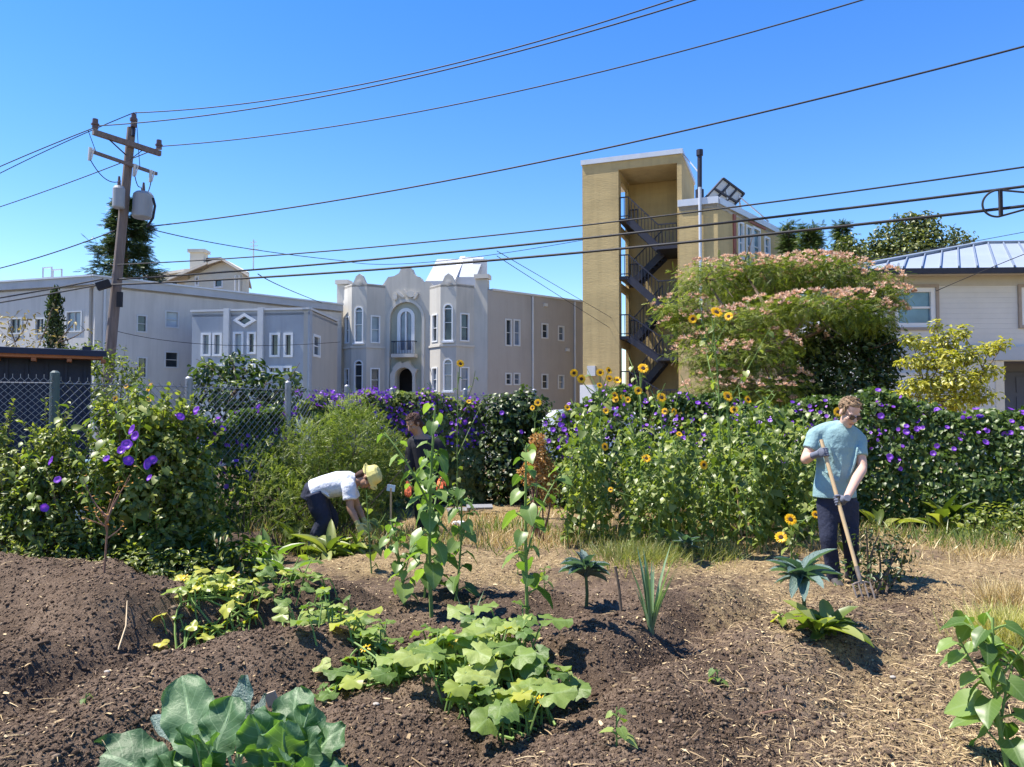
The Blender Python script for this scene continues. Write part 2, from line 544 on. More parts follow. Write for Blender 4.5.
n4 = noise(nt, 9, 5, .7, v)
sf = ramp(nt, [(.42, (0, 0, 0)), (.62, (1, 1, 1))], math_(nt, 'ADD', math_(nt, 'MULTIPLY', sa.outputs['Fac'], .55), math_(nt, 'MULTIPLY', n4, .5)))
n6 = noise(nt, .9, 4, .6, v); dry = ramp(nt, [(.42, (.66, .63, .61)), (.60, (1.28, 1.29, 1.30))], n6)
md = nt.nodes.new('ShaderNodeMix'); md.data_type = 'RGBA'; md.blend_type = 'MULTIPLY'; md.inputs[0].default_value = 1; nt.links.new(dark, md.inputs[6]); nt.links.new(dry, md.inputs[7]); dark = md.outputs[2]
c = mixc(nt, sf, dark, straw)
n5 = noise(nt, 150, 2, .6, v); speck = ramp(nt, [(.58, (0, 0, 0)), (.66, (1, 1, 1))], n5)
c = mixc(nt, math_(nt, 'MULTIPLY', speck, .42), c, (.30, .23, .165))
nt.links.new(c, p.inputs['Base Color'])
hb = math_(nt, 'ADD', math_(nt, 'MULTIPLY', n2, .6), math_(nt, 'MULTIPLY', n3, .4))
nt.links.new(bump(nt, hb, 1.0, .05), p.inputs['Normal'])
nt.links.new(p.outputs[0], out.inputs[0])
M_SOIL = m
g = np_mesh('ground', V, [Fq], M_SOIL, attrs={'straw': straw_of(X, Y).ravel()}, smooth=True)
g['kind'] = 'structure'

# street beyond the garden, seen only through gaps
M_ASPH = surf('asphalt', (.055, .055, .06), .9, .2, 6, .3, 60)
M_CONC = surf('concrete', (.36, .35, .33), .9, .1, 3, .2, 50)
def sheet(name, x0, x1, y0, y1, z, m, h=0.02):
    b = MB(); b.box(((x0 + x1) / 2, (y0 + y1) / 2, z - h / 2), (x1 - x0, y1 - y0, h))
    o = b.build(name, m); o['kind'] = 'structure'; return o
sheet('street', -120, 120, 23.0, 29.0, .03, M_ASPH)
sheet('pavement', -120, 120, 21.2, 23.0, .15, M_CONC, .15)
sheet('far_pavement', -120, 120, 29.0, 30.0, .15, M_CONC, .15)
b = MB(); 
for i in range(-30, 31): b.box((i * 4.0, 26.0, .036), (2.0, .12, .008))
o = b.build('street_markings', surf('road_paint', (.7, .6, .2), .8, .1)); o['kind'] = 'structure'

# ---- clods, straw and chips lying on the soil
def sample_xy(n, f, x0, x1, y0, y1):
    xs_, ys_ = [], []
    c = 0
    while c < n:
        # more of them close to the camera, where they show
        y = y0 * (y1 / y0) ** rng.random(n * 2); x = (rng.random(n * 2) * 2 - 1) * .78 * y
        k = (rng.random(n * 2) < f(x, y)) & (x > x0) & (x < x1)
        xs_.append(x[k]); ys_.append(y[k]); c += k.sum()
    return np.concatenate(xs_)[:n], np.concatenate(ys_)[:n]
ico = np.array([(0, 0, 1), (.9, 0, .4), (.28, .85, .4), (-.72, .53, .4), (-.72, -.53, .4), (.28, -.85, .4), (.72, .53, -.4), (-.28, .85, -.4), (-.9, 0, -.4), (-.28, -.85, -.4), (.72, -.53, -.4), (0, 0, -1)])
icf = np.array([(0, 1, 2), (0, 2, 3), (0, 3, 4), (0, 4, 5), (0, 5, 1), (1, 6, 2), (2, 7, 3), (3, 8, 4), (4, 9, 5), (5, 10, 1), (6, 7, 2), (7, 8, 3), (8, 9, 4), (9, 10, 5), (10, 6, 1), (11, 7, 6), (11, 8, 7), (11, 9, 8), (11, 10, 9), (11, 6, 10)])
def stones(name, n, f, s0, s1, mat, pw=3):
    x, y = sample_xy(n, f, -7, 7, 2.7, 9.0)
    s = s0 + (s1 - s0) * rng.random(n) ** pw
    z = gz(x, y)
    C = np.stack([x, y, z + s * .02], -1)
    V = C[:, None] + ico[None] * (s[:, None] * (.55 + .45 * rng.random((n, 3))) * np.array((1.1, 1.1, .75)))[:, None] * (.5 + .8 * rng.random((n, 12, 1)))
    Ff = (icf[None] + (np.arange(n) * 12)[:, None, None]).reshape(-1, 3)
    o = np_mesh(name, V.reshape(-1, 3), [Ff], mat, attrs={'rnd': np.repeat(rng.random(n), 12)})
    o['kind'] = 'stuff'; return o
m, nt, out = newmat('clod')
p = nt.nodes.new('ShaderNodeBsdfPrincipled'); p.inputs['Roughness'].default_value = 1; p.inputs['Specular IOR Level'].default_value = .1
ra = nt.nodes.new('ShaderNodeAttribute'); ra.attribute_name = 'rnd'
nt.links.new(ramp(nt, [(0, (.052, .035, .024)), (.6, (.14, .098, .068)), (.95, (.15, .105, .075)), (1, (.22, .17, .12))], ra.outputs['Fac']), p.inputs['Base Color'])
nt.links.new(bump(nt, noise(nt, 120, 3, .6, coords(nt)), .8, .01), p.inputs['Normal'])
nt.links.new(p.outputs[0], out.inputs[0])
stones('soil_clods', 36000, lambda x, y: np.clip(1.05 - straw_of(x, y), .15, 1), .003, .026, m, 7)

def crumbs(name, n, mat):
    x, y = sample_xy(n, lambda x, y: np.clip(1.1 - .8 * straw_of(x, y), .2, 1), -5, 5, 2.7, 6.6)
    oc = np.array([(1, 0, 0), (0, 1, 0), (-1, 0, 0), (0, -1, 0), (0, 0, 1), (0, 0, -1)], float); of = np.array([(0, 1, 4), (1, 2, 4), (2, 3, 4), (3, 0, 4), (1, 0, 5), (2, 1, 5), (3, 2, 5), (0, 3, 5)])
    s = .0025 + .008 * rng.random(n) ** 2.5
    C = np.stack([x, y, gz(x, y) + s * .2], -1)
    V = C[:, None] + oc[None] * s[:, None, None] * (.5 + .9 * rng.random((n, 6, 3))) + rng.normal(0, .25, (n, 6, 3)) * s[:, None, None]
    o = np_mesh(name, V.reshape(-1, 3), [(of[None] + (np.arange(n) * 6)[:, None, None]).reshape(-1, 3)], mat, attrs={'rnd': np.repeat(rng.random(n), 6)}); o['kind'] = 'stuff'
crumbs('soil_crumbs', 90000, m)
m, nt, out = newmat('straw')
p = nt.nodes.new('ShaderNodeBsdfPrincipled'); p.inputs['Roughness'].default_value = .8
ra = nt.nodes.new('ShaderNodeAttribute'); ra.attribute_name = 'rnd'
nt.links.new(ramp(nt, [(0, (.10, .06, .035)), (.4, (.24, .16, .08)), (.8, (.43, .31, .155)), (1, (.58, .45, .25))], ra.outputs['Fac']), p.inputs['Base Color'])
nt.links.new(p.outputs[0], out.inputs[0]); M_STRAW = m
def straws(name, n, f, l0, l1, wd, lift, x0=-8, x1=8, y0=2.7, y1=11.5, up=.12, mat=None):
    x, y = sample_xy(n, f, x0, x1, y0, y1)
    z = gz(x, y) + lift * (.2 + rng.random(n))
    a = rng.random(n) * 2 * PI
    D = np.stack([np.cos(a), np.sin(a), rng.normal(0, up, n)], -1)
    L = l0 + (l1 - l0) * rng.random(n) ** 2
    N = np.array([0, 0, 1.]) + rng.normal(0, .4, (n, 3))
    T = (np.array([(0, .5, 0), (0, -.5, 0), (.5, -.5, .06), (.5, .5, .06), (1, -.3, -.03), (1, .3, -.03)]), np.array([(0, 1, 2, 3), (3, 2, 4, 5)]))
    o = scatter(name, np.stack([x, y, z], -1), D, N, L, wd * (.6 + rng.random(n)), T, mat or M_STRAW)
    o['kind'] = 'stuff'; return o
straws('straw_mulch', 46000, lambda x, y: np.clip(straw_of(x, y) ** 1.7 + .004, 0, 1), .012, .11, .0035, .006)
straws('wood_chips', 5500, lambda x, y: np.clip(straw_of(x, y) * .7 + .10, 0, 1), .008, .045, .010, .003, y1=7.5)

# standing dry grass and low green weeds
def blades(name, n, f, h0, h1, wd, mat, x0, x1, y0, y1, lean=.35):
    x, y = sample_xy(n, f, x0, x1, y0, y1)
    P = np.stack([x, y, gz(x, y) - .01], -1)
    D = np.array([0, 0, 1.]) + rng.normal(0, lean, (n, 3)) * np.array([1, 1, .2])
    N = rdir(n)
    T = (np.array([(0, .5, 0), (0, -.5, 0), (.5, -.4, .05), (.5, .4, .05), (1, 0, .22)]), np.array([(0, 1, 2, 3)]), np.array([(3, 2, 4)]))
    L = h0 + (h1 - h0) * rng.random(n)
    o = scatter(name, P, D, N, L, wd, T, mat); o['kind'] = 'stuff'; return o
def patch(x, y, f, s, lo, hi):
    return np.clip((vnoise(x * f, y * f, s) - lo) / (hi - lo), 0, 1)
M_DRYG = leafmat('dry_grass', (.30, .21, .09), (.52, .40, .19), (.70, .57, .32), .3, .03, tint=(1.1, 1, .6))
M_GREENG = leafmat('green_grass', (.06, .10, .02), (.13, .19, .04), (.26, .30, .08), .4, .05)
blades('dry_grass', 15000, lambda x, y: patch(x, y, 1.1, 5, .3, .6) * np.clip((y - 7.6) / .7, 0, 1) * ((x > 3.0) | (y > 8.2)), .05, .22, .008, M_DRYG, -5, 9, 7.4, 11.5, .5)
blades('weeds', 5500, lambda x, y: patch(x, y, .9, 8, .5, .65) * np.clip((y - 7.9) / .5, 0, 1), .08, .28, .012, M_GREENG, -4.5, 6, 7.8, 11.5, .4)
# ================================================================== buildings
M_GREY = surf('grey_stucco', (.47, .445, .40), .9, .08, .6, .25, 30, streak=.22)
M_GREYLITE = surf('light_stucco_trim', (.52, .49, .44), .85, .05, 1, .15, 30)
M_LAV = surf('pale_lavender_wall', (.53, .505, .475), .9, .07, .4, .1, 20, streak=.2)
M_BLUEG = surf('blue_grey_wall', (.345, .37, .405), .85, .08, .8, .15, 30, streak=.18)
M_BEIGE = surf('beige_wall', (.41, .385, .345), .9, .06, .7, .1, 20, streak=.08)
M_WHITE = surf('white_trim', (.68, .69, .70), .6, .05, 3)
M_TRIMG = surf('grey_window_trim', (.52, .53, .54), .6, .05, 3)
M_TAN = surf('tan_stucco', (.45, .34, .165), .9, .13, .5, .35, 9, streak=.2, bdist=.03, stretch=(.5, .5, 2.2))
M_CREAM = surf('cream_wall', (.60, .56, .47), .9, .06, .8)
M_ROOFG = surf('roof_edge', (.38, .40, .43), .7, .08, 1.2, streak=.1)
M_ROOFC = surf('cream_roof', (.52, .48, .42), .9, .1, 2)
M_CAP = surf('metal_coping', (.52, .54, .58), .45, .06, 2, metal=.3)
M_STEEL = surf('dark_stair_steel', (.018, .018, .032), .5, .2, 6)
M_NAVY = surf('navy_shed_paint', (.018, .024, .05), .7, .15, 2, .2, 20)
M_REDWD = surf('cedar_fascia', (.35, .13, .06), .7, .2, 4, stretch=(1, 1, 8))
M_DARK = surf('dark_interior', (.02, .02, .025), .8, .2, 3)
M_METALROOF = surf('pale_metal_roof', (.33, .37, .43), .45, .05, 1, metal=.2)
M_SEAM = surf('roof_seam', (.20, .235, .29), .5, .05, 3, metal=.2)
M_SIDING = None
def siding():
    m, nt, out = newmat('painted_siding')
    p = nt.nodes.new('ShaderNodeBsdfPrincipled'); p.inputs['Roughness'].default_value = .7
    v = coords(nt)
    sx = nt.nodes.new('ShaderNodeSeparateXYZ'); nt.links.new(v, sx.inputs[0])
    q = math_(nt, 'FRACT', math_(nt, 'MULTIPLY', sx.outputs[2], 6.5))
    n = noise(nt, 1.2, 5, .6, v)
    c = ramp(nt, [(.3, (.49, .51, .53)), (.7, (.57, .585, .60))], n)
    nt.links.new(c, p.inputs['Base Color'])
    nt.links.new(bump(nt, q, .8, .03), p.inputs['Normal'])
    nt.links.new(p.outputs[0], out.inputs[0]); return m
M_SIDING = siding()
def glass(name, col, rough=.08):
    m, nt, out = newmat(name)
    p = nt.nodes.new('ShaderNodeBsdfPrincipled')
    n = noise(nt, .9, 3, .5, coords(nt))
    nt.links.new(ramp(nt, [(.35, tuple(c * .6 for c in col)), (.65, tuple(c * 1.3 for c in col))], n), p.inputs['Base Color'])
    p.inputs['Roughness'].default_value = rough; p.inputs['Specular IOR Level'].default_value = .8
    nt.links.new(p.outputs[0], out.inputs[0]); return m
M_GLASS = glass('dark_window_glass', (.03, .04, .05))
M_GLASSB = glass('curtained_window_glass', (.16, .20, .26), .15)
M_GLASSW = glass('blind_window_glass', (.32, .36, .42), .2)
M_GLASST = glass('teal_window_glass', (.10, .19, .24), .1)

class Wall:
    """a vertical wall plane from ground point A to B (xy); N looks at the garden"""
    def __init__(s, A, B, flip=False):
        s.A = Vector((A[0], A[1], 0)); s.B = Vector((B[0], B[1], 0))
        d = s.B - s.A; s.L = d.length; s.U = d / s.L
        n = Vector((s.U.y, -s.U.x, 0))
        if n.dot(CAM - s.A) < 0: n = -n
        s.N = -n if flip else n
    def uz(s, px, py):
        d = ray(px, py)
        t = (s.A - CAM).dot(s.N) / d.dot(s.N)
        p = CAM + d * t
        return ((p - s.A).dot(s.U), p.z)
    def P(s, u, z, d=0.0):
        q = s.A + s.U * u + s.N * d; return Vector((q.x, q.y, z))
    def rect(s, x0, y0, x1, y1):
        cx, cy = (x0 + x1) / 2, (y0 + y1) / 2
        u0, _ = s.uz(x0, cy); u1, _ = s.uz(x1, cy); _, z1 = s.uz(cx, y0); _, z0 = s.uz(cx, y1)
        return [(u0, z0), (u1, z0), (u1, z1), (u0, z1)]
    def arch(s, x0, y0, x1, y1, rise=None):
        r = s.rect(x0, y0, x1, y1); u0, z0 = r[0]; u1, z1 = r[2]
        w_ = (u1 - u0) / 2; rise = w_ if rise is None else rise
        pts = [(u0, z0), (u1, z0)]
        for k in range(0, 11):
            a = PI * k / 10
            pts.append(((u0 + u1) / 2 + w_ * math.cos(a), z1 - rise + rise * math.sin(a)))
        return pts
    def off(s, d):
        return Wall((s.A + s.N * d)[:2], (s.B + s.N * d)[:2])

def area2(l):
    return sum(l[i][0] * l[(i + 1) % len(l)][1] - l[(i + 1) % len(l)][0] * l[i][1] for i in range(len(l)))
def ccw(l):
    return list(l) if area2(l) > 0 else list(l)[::-1]
def inset(l, d):
    l = ccw(l); n = len(l); out = []
    for i in range(n):
        p0 = Vector(l[i - 1]); p1 = Vector(l[i]); p2 = Vector(l[(i + 1) % n])
        e1 = (p1 - p0); e2 = (p2 - p1)
        if e1.length < 1e-6 or e2.length < 1e-6: out.append(tuple(p1)); continue
        e1.normalize(); e2.normalize()
        n1 = Vector((-e1.y, e1.x)); n2 = Vector((-e2.y, e2.x))
        b = n1 + n2; b = b.normalized() if b.length > 1e-6 else n1
        k = d / max(.35, b.dot(n1)); out.append((p1.x + b.x * k, p1.y + b.y * k))
    return out
def slab(b, wl, loops, d0, d1, m=0):
    """solid panel of a wall plane between depths d0 and d1; the first loop is the outline, the rest are holes"""
    loops = [ccw(loops[0])] + [ccw(l)[::-1] for l in loops[1:]]
    flatp = [p for l in loops for p in l]
    tris = tessellate_polygon([[Vector((p[0], p[1], 0)) for p in l] for l in loops])
    n = len(flatp)
    vs = [wl.P(u, z, d1) for u, z in flatp] + [wl.P(u, z, d0) for u, z in flatp]
    fs = [tuple(t) for t in tris] + [tuple(i + n for i in reversed(t)) for t in tris]
    k = 0
    for l in loops:
        q = len(l)
        for i in range(q):
            a, c = k + i, k + (i + 1) % q
            fs.append((a, a + n, c + n, c))
        k += q
    b.add(vs, fs, m)
def window(wl, loop, parent, glassm=None, frame=None, fw=.07, proud=.03, deep=.14, bars='h', name='window', sill=False, label=None):
    glassm = glassm or M_GLASS; frame = frame or M_WHITE
    b = MB(); inner = inset(loop, fw)
    slab(b, wl, [inset(loop, -.01), inner], -deep, proud)
    us = [p[0] for p in inner]; zs = [p[1] for p in inner]
    u0, u1, z0, z1 = min(us), max(us), min(zs), max(zs); t = fw * .5
    def bar_(a0, b0, a1, b1): slab(b, wl, [[(a0, b0), (a1, b0), (a1, b1), (a0, b1)]], -deep * .75, -.02)
    if 'h' in bars: bar_(u0 - .01, (z0 + z1) / 2 - t / 2, u1 + .01, (z0 + z1) / 2 + t / 2)
    if 'v' in bars: bar_((u0 + u1) / 2 - t / 2, z0 - .01, (u0 + u1) / 2 + t / 2, z1 + .01)
    if 'a' in bars:
        zt = z1 - (u1 - u0) / 2
        bar_(u0 - .01, zt - t, u1 + .01, zt + t)
    if sill: slab(b, wl, [[(u0 - fw - .08, z0 - fw - .09), (u1 + fw + .08, z0 - fw - .09), (u1 + fw + .08, z0 - fw - .012), (u0 - fw - .08, z0 - fw - .012)]], -.02, proud + .06)
    o = b.build(name, frame, parent)
    g_ = MB(); slab(g_, wl, [inset(loop, fw - .012)], -deep * .65, -deep * .5)
    g_.build('pane', glassm, o)
    return o
def box_loop(wl, u0, u1, z0, z1): return [(u0, z0), (u1, z0), (u1, z1), (u0, z1)]
def roofplane(b, pts, th, m=0):
    n = len(pts); pts = [Vector(p) for p in pts]
    vs = pts + [p - Vector((0, 0, th)) for p in pts]
    fs = [tuple(range(n)), tuple(range(2 * n - 1, n - 1, -1))] + [(i, i + n, (i + 1) % n + n, (i + 1) % n) for i in range(n)]
    b.add(vs, fs, m)
def xy(px, Y): return ((px - 512) / F * Y, Y)

# ---- long pale building at the left, seen on its corner
C = xy(93, 30.0); R_ = xy(341, 38.2); L_ = xy(-60, 32.5)
wr = Wall(C, R_); wl_ = Wall(L_, C)
T = thing('apartment_building', 'long pale lavender apartment block behind the wooden utility pole', 'building', (C[0], C[1], 0))
zt = wr.uz(93, 284)[1]
ws = [wr.rect(136.5, 315, 147, 332.5), wr.rect(165, 311, 179, 328), wr.rect(137, 357, 147, 378), wr.rect(164.5, 351.5, 178.5, 368)]
b = MB(); slab(b, wr, [box_loop(wr, 0, wr.L, 0, zt)] + ws, -.3, 0); b.build('wall', M_LAV, T)
for l, gm in zip(ws, (M_GLASS, M_GLASSW, M_GLASS, M_GLASS)): window(wr, l, T, gm, M_TRIMG, fw=.05, bars='h')
ws = [wl_.rect(66, 311, 82, 332), wl_.rect(35, 318, 45, 334), wl_.rect(10, 318, 22, 334)]
b = MB(); slab(b, wl_, [box_loop(wl_, 0, wl_.L - .3, 0, zt)] + ws, -.3, 0); b.build('wall', M_LAV, T)
for l, gm in zip(ws, (M_GLASSB, M_GLASS, M_GLASS)): window(wl_, l, T, gm, M_TRIMG, fw=.05, bars='v')
b = MB()
for q in (wr, wl_):
    slab(b, q, [box_loop(q, -.12 if q is wr else 0, q.L + (.0 if q is wr else -.0), zt - .02, zt + .30)], -.5, .14)
b.build('parapet_band', M_ROOFG, T)
b = MB()
for q in (wr, wl_): slab(b, q, [box_loop(q, -.16 if q is wr else 0, q.L, zt + .302, zt + .37)], -.5, .2)
b.build('coping', M_CAP, T)
b = MB()
Q = [Vector((*C, zt + .1)), Vector((*R_, zt + .1)), Vector((R_[0] - 9, R_[1] + 7, zt + .1)), Vector((L_[0], L_[1] + 12, zt + .1)), Vector((*L_, zt + .1))]
roofplane(b, Q, .2); b.build('roof', M_ROOFC, T)
b = MB(); c0 = wl_.uz(22, 270)
for dx in (-.25, .25):
    for dy in (0, .5): b.bar((wl_.P(c0[0] + dx, zt, -1.2 - dy)), wl_.P(c0[0] + dx, zt + 1.15, -1.2 - dy), .05, .05)
for dy in (0, .5):
    b.bar(wl_.P(c0[0] - .25, zt + 1.13, -1.2 - dy), wl_.P(c0[0] + .25, zt + 1.13, -1.2 - dy), .05, .05)
    b.bar(wl_.P(c0[0] - .25, zt + .7, -1.2 - dy), wl_.P(c0[0] + .25, zt + .7, -1.2 - dy), .04, .04)
b.build('roof_ladder', M_CAP, T)
# gutter pipe at the corner and a cable down the wall
b = MB(); b.tube([wr.P(.35, .2, .06), wr.P(.35, zt, .06)], .05, 8); b.build('drainpipe', M_TRIMG, T)

# ---- small blue-grey building in front of it
A = xy(191, 30.6); B = xy(309, 29.8); Cc = xy(337, 34.0)
wf = Wall(A, B); wsd = Wall(B, Cc)
T = thing('flat_roofed_house', 'small blue-grey flat-roofed house with a white diamond window', 'house', (B[0], B[1], 0))
zt = wf.uz(250, 311)[1]
rects = [(201.5, 333, 211, 356), (213, 333, 222, 356), (233.5, 332, 243.5, 354), (247.5, 332, 256, 354), (270, 333, 280, 357), (284, 333, 293, 357)]
low = [(246, 363, 256, 372), (268, 366, 281, 374), (281.5, 366, 292, 374), (201, 364, 222, 374)]
dia = [wf.uz(245, 313.5), wf.uz(256.5, 320.5), wf.uz(245, 327.5), wf.uz(234, 320.5)]
loops = [wf.rect(*r) for r in rects + low]
b = MB(); slab(b, wf, [box_loop(wf, 0, wf.L, 0, zt)] + loops + [dia], -.25, 0); b.build('wall', M_BLUEG, T)
for i, l in enumerate(loops): window(wf, l, T, (M_GLASSB, M_GLASSB, M_GLASSB, M_GLASS, M_GLASS, M_GLASS)[i] if i < 6 else M_GLASS, fw=.08, proud=.05, bars='v' if i >= 6 else '')
window(wf, dia, T, M_GLASS, fw=.10, proud=.08, bars='', name='diamond_window')
for px in (227.5, 261.5):
    u, _ = wf.uz(px, 340); b = MB(); slab(b, wf, [box_loop(wf, u - .12, u + .12, 0, zt + .12)], .0, .14); b.build('pilaster', M_TRIMG, T)
ws = [wsd.rect(313, 335, 320, 357)]
b = MB(); slab(b, wsd, [box_loop(wsd, .01, wsd.L, 0, zt - .03)] + ws, -.25, 0); b.build('side_wall', M_BEIGE, T)
window(wsd, ws[0], T, M_GLASS, fw=.09, bars='h')
b = MB()
for q in (wf, wsd): slab(b, q, [box_loop(q, -.05, q.L, zt + .005, zt + .09)], -.3, .07 if q is wf else .05)
b.build('coping', M_TRIMG, T)
b = MB(); roofplane(b, [(*A, zt - .1), (*B, zt - .1), (*Cc, zt - .1), (A[0] + .5, A[1] + 1.2, zt - .1)], .1); b.build('roof', M_ROOFG, T)

# ---- cream house far behind
T = thing('cream_house', 'cream house with a chimney rising behind the long pale block', 'house', (*xy(205, 60), 0))
wf = Wall(xy(183, 58), xy(245, 56)); wsd = Wall(xy(245, 56), xy(246, 61))
ze = wf.uz(230, 273)[1]; zp = wf.uz(222, 261)[1]; uL = 0; uR = wf.L; um = wf.uz(226, 270)[0]
loops = [wf.rect(214, 279, 223, 288), wf.rect(195, 276, 199, 286)]
b = MB(); slab(b, wf, [[(0, 0), (uR, 0), (uR, ze), (um, zp), (wf.uz(212, 270)[0], zp - .3), (0, ze - .4)]] + loops, -.3, 0)
slab(b, wsd, [box_loop(wsd, .01, wsd.L, 0, ze)], -.3, 0); b.build('wall', M_CREAM, T)
for l in loops: window(wf, l, T, M_GLASS, fw=.12, bars='')
b = MB()
roofplane(b, [wf.P(-2.5, ze - .5, .6), wf.P(wf.uz(212, 270)[0], zp - .1, .6), (wf.P(wf.uz(208, 270)[0], zp + .35, 0) + Vector((-2.0, 5.4, 0))), (wf.P(-2.5, ze, 0) + Vector((-2.0, 5.4, 0)))], .2)
roofplane(b, [wf.P(wf.uz(212, 270)[0], zp - .1, .5), wf.P(um, zp + .15, .5), (wf.P(um, zp + .15, 0) + Vector((-2.0, 5.4, 0))), (wf.P(wf.uz(208, 270)[0], zp + .36, 0) + Vector((-2.0, 5.4, 0)))], .2)
roofplane(b, [wf.P(um, zp + .16, .5), wf.P(uR + .6, ze - .3, .5), (wf.P(uR + .6, ze - .3, 0) + Vector((-2.0, 5.4, 0))), (wf.P(um, zp + .16, 0) + Vector((-2.0, 5.4, 0)))], .2)
b.build('roof', M_ROOFC, T)
c0 = wf.uz(189.5, 262); b = MB(); p_ = wf.P(c0[0], 0, -1.0)
b.box((p_.x, p_.y, c0[1] - .4), (1.1, .8, 2.6)); b.box((p_.x, p_.y, c0[1] + 1.0), (1.4, 1.1, .25)); b.build('chimney', M_CREAM, T)
b = MB(); b.tube([wf.P(c0[0] + .9, c0[1] + .2, -1), wf.P(c0[0] + 2.2, c0[1] + .15, -1)], .28, 8); b.build('roof_duct', M_DARK, T)
wl2 = Wall(xy(148, 60), xy(186, 58.5)); z2 = wl2.uz(168, 273)[1]
loops = [wl2.rect(171, 280, 178, 290)]
b = MB(); slab(b, wl2, [box_loop(wl2, 0, wl2.L, 0, z2)] + loops, -.3, 0); b.build('side_wing', M_CREAM, T)
window(wl2, loops[0], T, M_GLASS, fw=.1, bars='')
b = MB(); roofplane(b, [wl2.P(-.4, z2 - .1, .4), wl2.P(wl2.L, z2 + .1, .4), wl2.P(wl2.L, z2 + .9, -3), wl2.P(1.4, z2 + .8, -3)], .2); b.build('wing_roof', M_ROOFC, T)
b = MB()
for px in (238, 242): b.tube([wf.P(wf.uz(px, 280)[0], 3, .3), wf.P(wf.uz(px, 280)[0], wf.uz(px, 276)[1], .3)], .06, 6)
b.build('drainpipe', M_WHITE, T)
b = MB(); u0 = wf.uz(236, 255)[0]; b.tube([wf.P(u0, zp - .4, -2), wf.P(u0, zp + 2.0, -2)], .05, 5)
for k in range(3): b.tube([wf.P(u0 - .5 + .1 * k, zp + 1.2 + .3 * k, -2), wf.P(u0 + .5 - .1 * k, zp + 1.2 + .3 * k, -2)], .03, 5)
b.build('antenna', M_CAP, T)

# ---- grey two-storey building with curved parapets
A = xy(337, 38.6); B = xy(487.5, 37.0); Cc = xy(600, 42.2)
wf = Wall(A, B); wsd = Wall(B, Cc)
T = thing('mission_style_building', 'grey two-storey stucco building with scalloped parapets and arched entry', 'building', (B[0], B[1], 0))
def pz(pts): return [wf.uz(x, y) for x, y in pts]
top = pz([(487.5, 279), (475.5, 279), (475, 287), (434, 287), (431, 283), (427, 281), (423, 282), (420, 277), (416, 276), (412.5, 272), (411, 268), (406, 266), (401, 268), (399, 273), (394, 276), (388, 277), (384, 283), (381, 286.5), (372, 287), (348, 287), (347.5, 284.5), (337, 284.5)])
outer = [(0, 0), (wf.L, 0)] + top
archL = wf.arch(390, 302, 422, 402.5)       # tall shallow niche
doorL = wf.arch(395.5, 367.5, 413, 402)
b = MB(); slab(b, wf, [outer, archL], -.14, 0)
slab(b, wf, [inset(outer, .02), wf.arch(397, 308, 414, 353), wf.arch(396, 368, 412.5, 402.2)], -.5, -.142)
b.build('wall', M_GREY, T)
b = MB(); slab(b, wf, [box_loop(wf, .5, wf.L - .5, 0, wf.uz(400, 300)[1])], -1.6, -1.5); b.build('hallway', M_DARK, T)  # near-black sheet standing in for the shade inside the entry
# niche moulding, balcony window, balcony, entry surround
b = MB(); slab(b, wf, [inset(archL, -.14), inset(archL, .0)], .0, .07); b.build('niche_moulding', M_GREYLITE, T)
mg = surf('sage_stucco', (.36, .37, .31), .9, .1, 1, streak=.15)
b = MB(); slab(b, wf, [inset(archL, .004), wf.arch(397, 308, 414, 353), wf.arch(396, 368, 412.5, 402.2)], -.141, -.10); b.build('niche_back', mg, T)
window(wf, wf.arch(397, 308, 414, 353), T, M_GLASSB, M_WHITE, fw=.16, proud=-.04, deep=.3, bars='v', name='balcony_door')
b = MB(); u0, z0 = wf.uz(394, 356); u1, _ = wf.uz(417, 356)
slab(b, wf, [box_loop(wf, u0, u1, z0 - .1, z0 + .08)], -.09, .45)
b.build('balcony_floor', M_GREYLITE, T)
b = MB(); zr = wf.uz(400, 342)[1]
for k in range(15):
    u = u0 + .04 + (u1 - u0 - .08) * k / 14; b.bar(wf.P(u, z0 + .08, .4), wf.P(u, zr, .4), .025, .025)
for d0, d1 in ((.4, .4),): b.bar(wf.P(u0, zr, d0), wf.P(u1, zr, d1), .04, .04)
for u in (u0 + .03, u1 - .03): b.bar(wf.P(u, zr, -.05), wf.P(u, zr, .4), .04, .04)
b.build('balcony_railing', M_STEEL, T)
b = MB(); o_ = wf.arch(391.5, 361.5, 417, 404); 
wob = [(u + .09 * math.sin(i * 2.4), z + .09 * math.cos(i * 2.2)) if z > 2.6 else (u, z) for i, (u, z) in enumerate(o_)]
slab(b, wf, [wob, doorL], -.1, .12); b.build('entry_surround', M_GREYLITE, T)
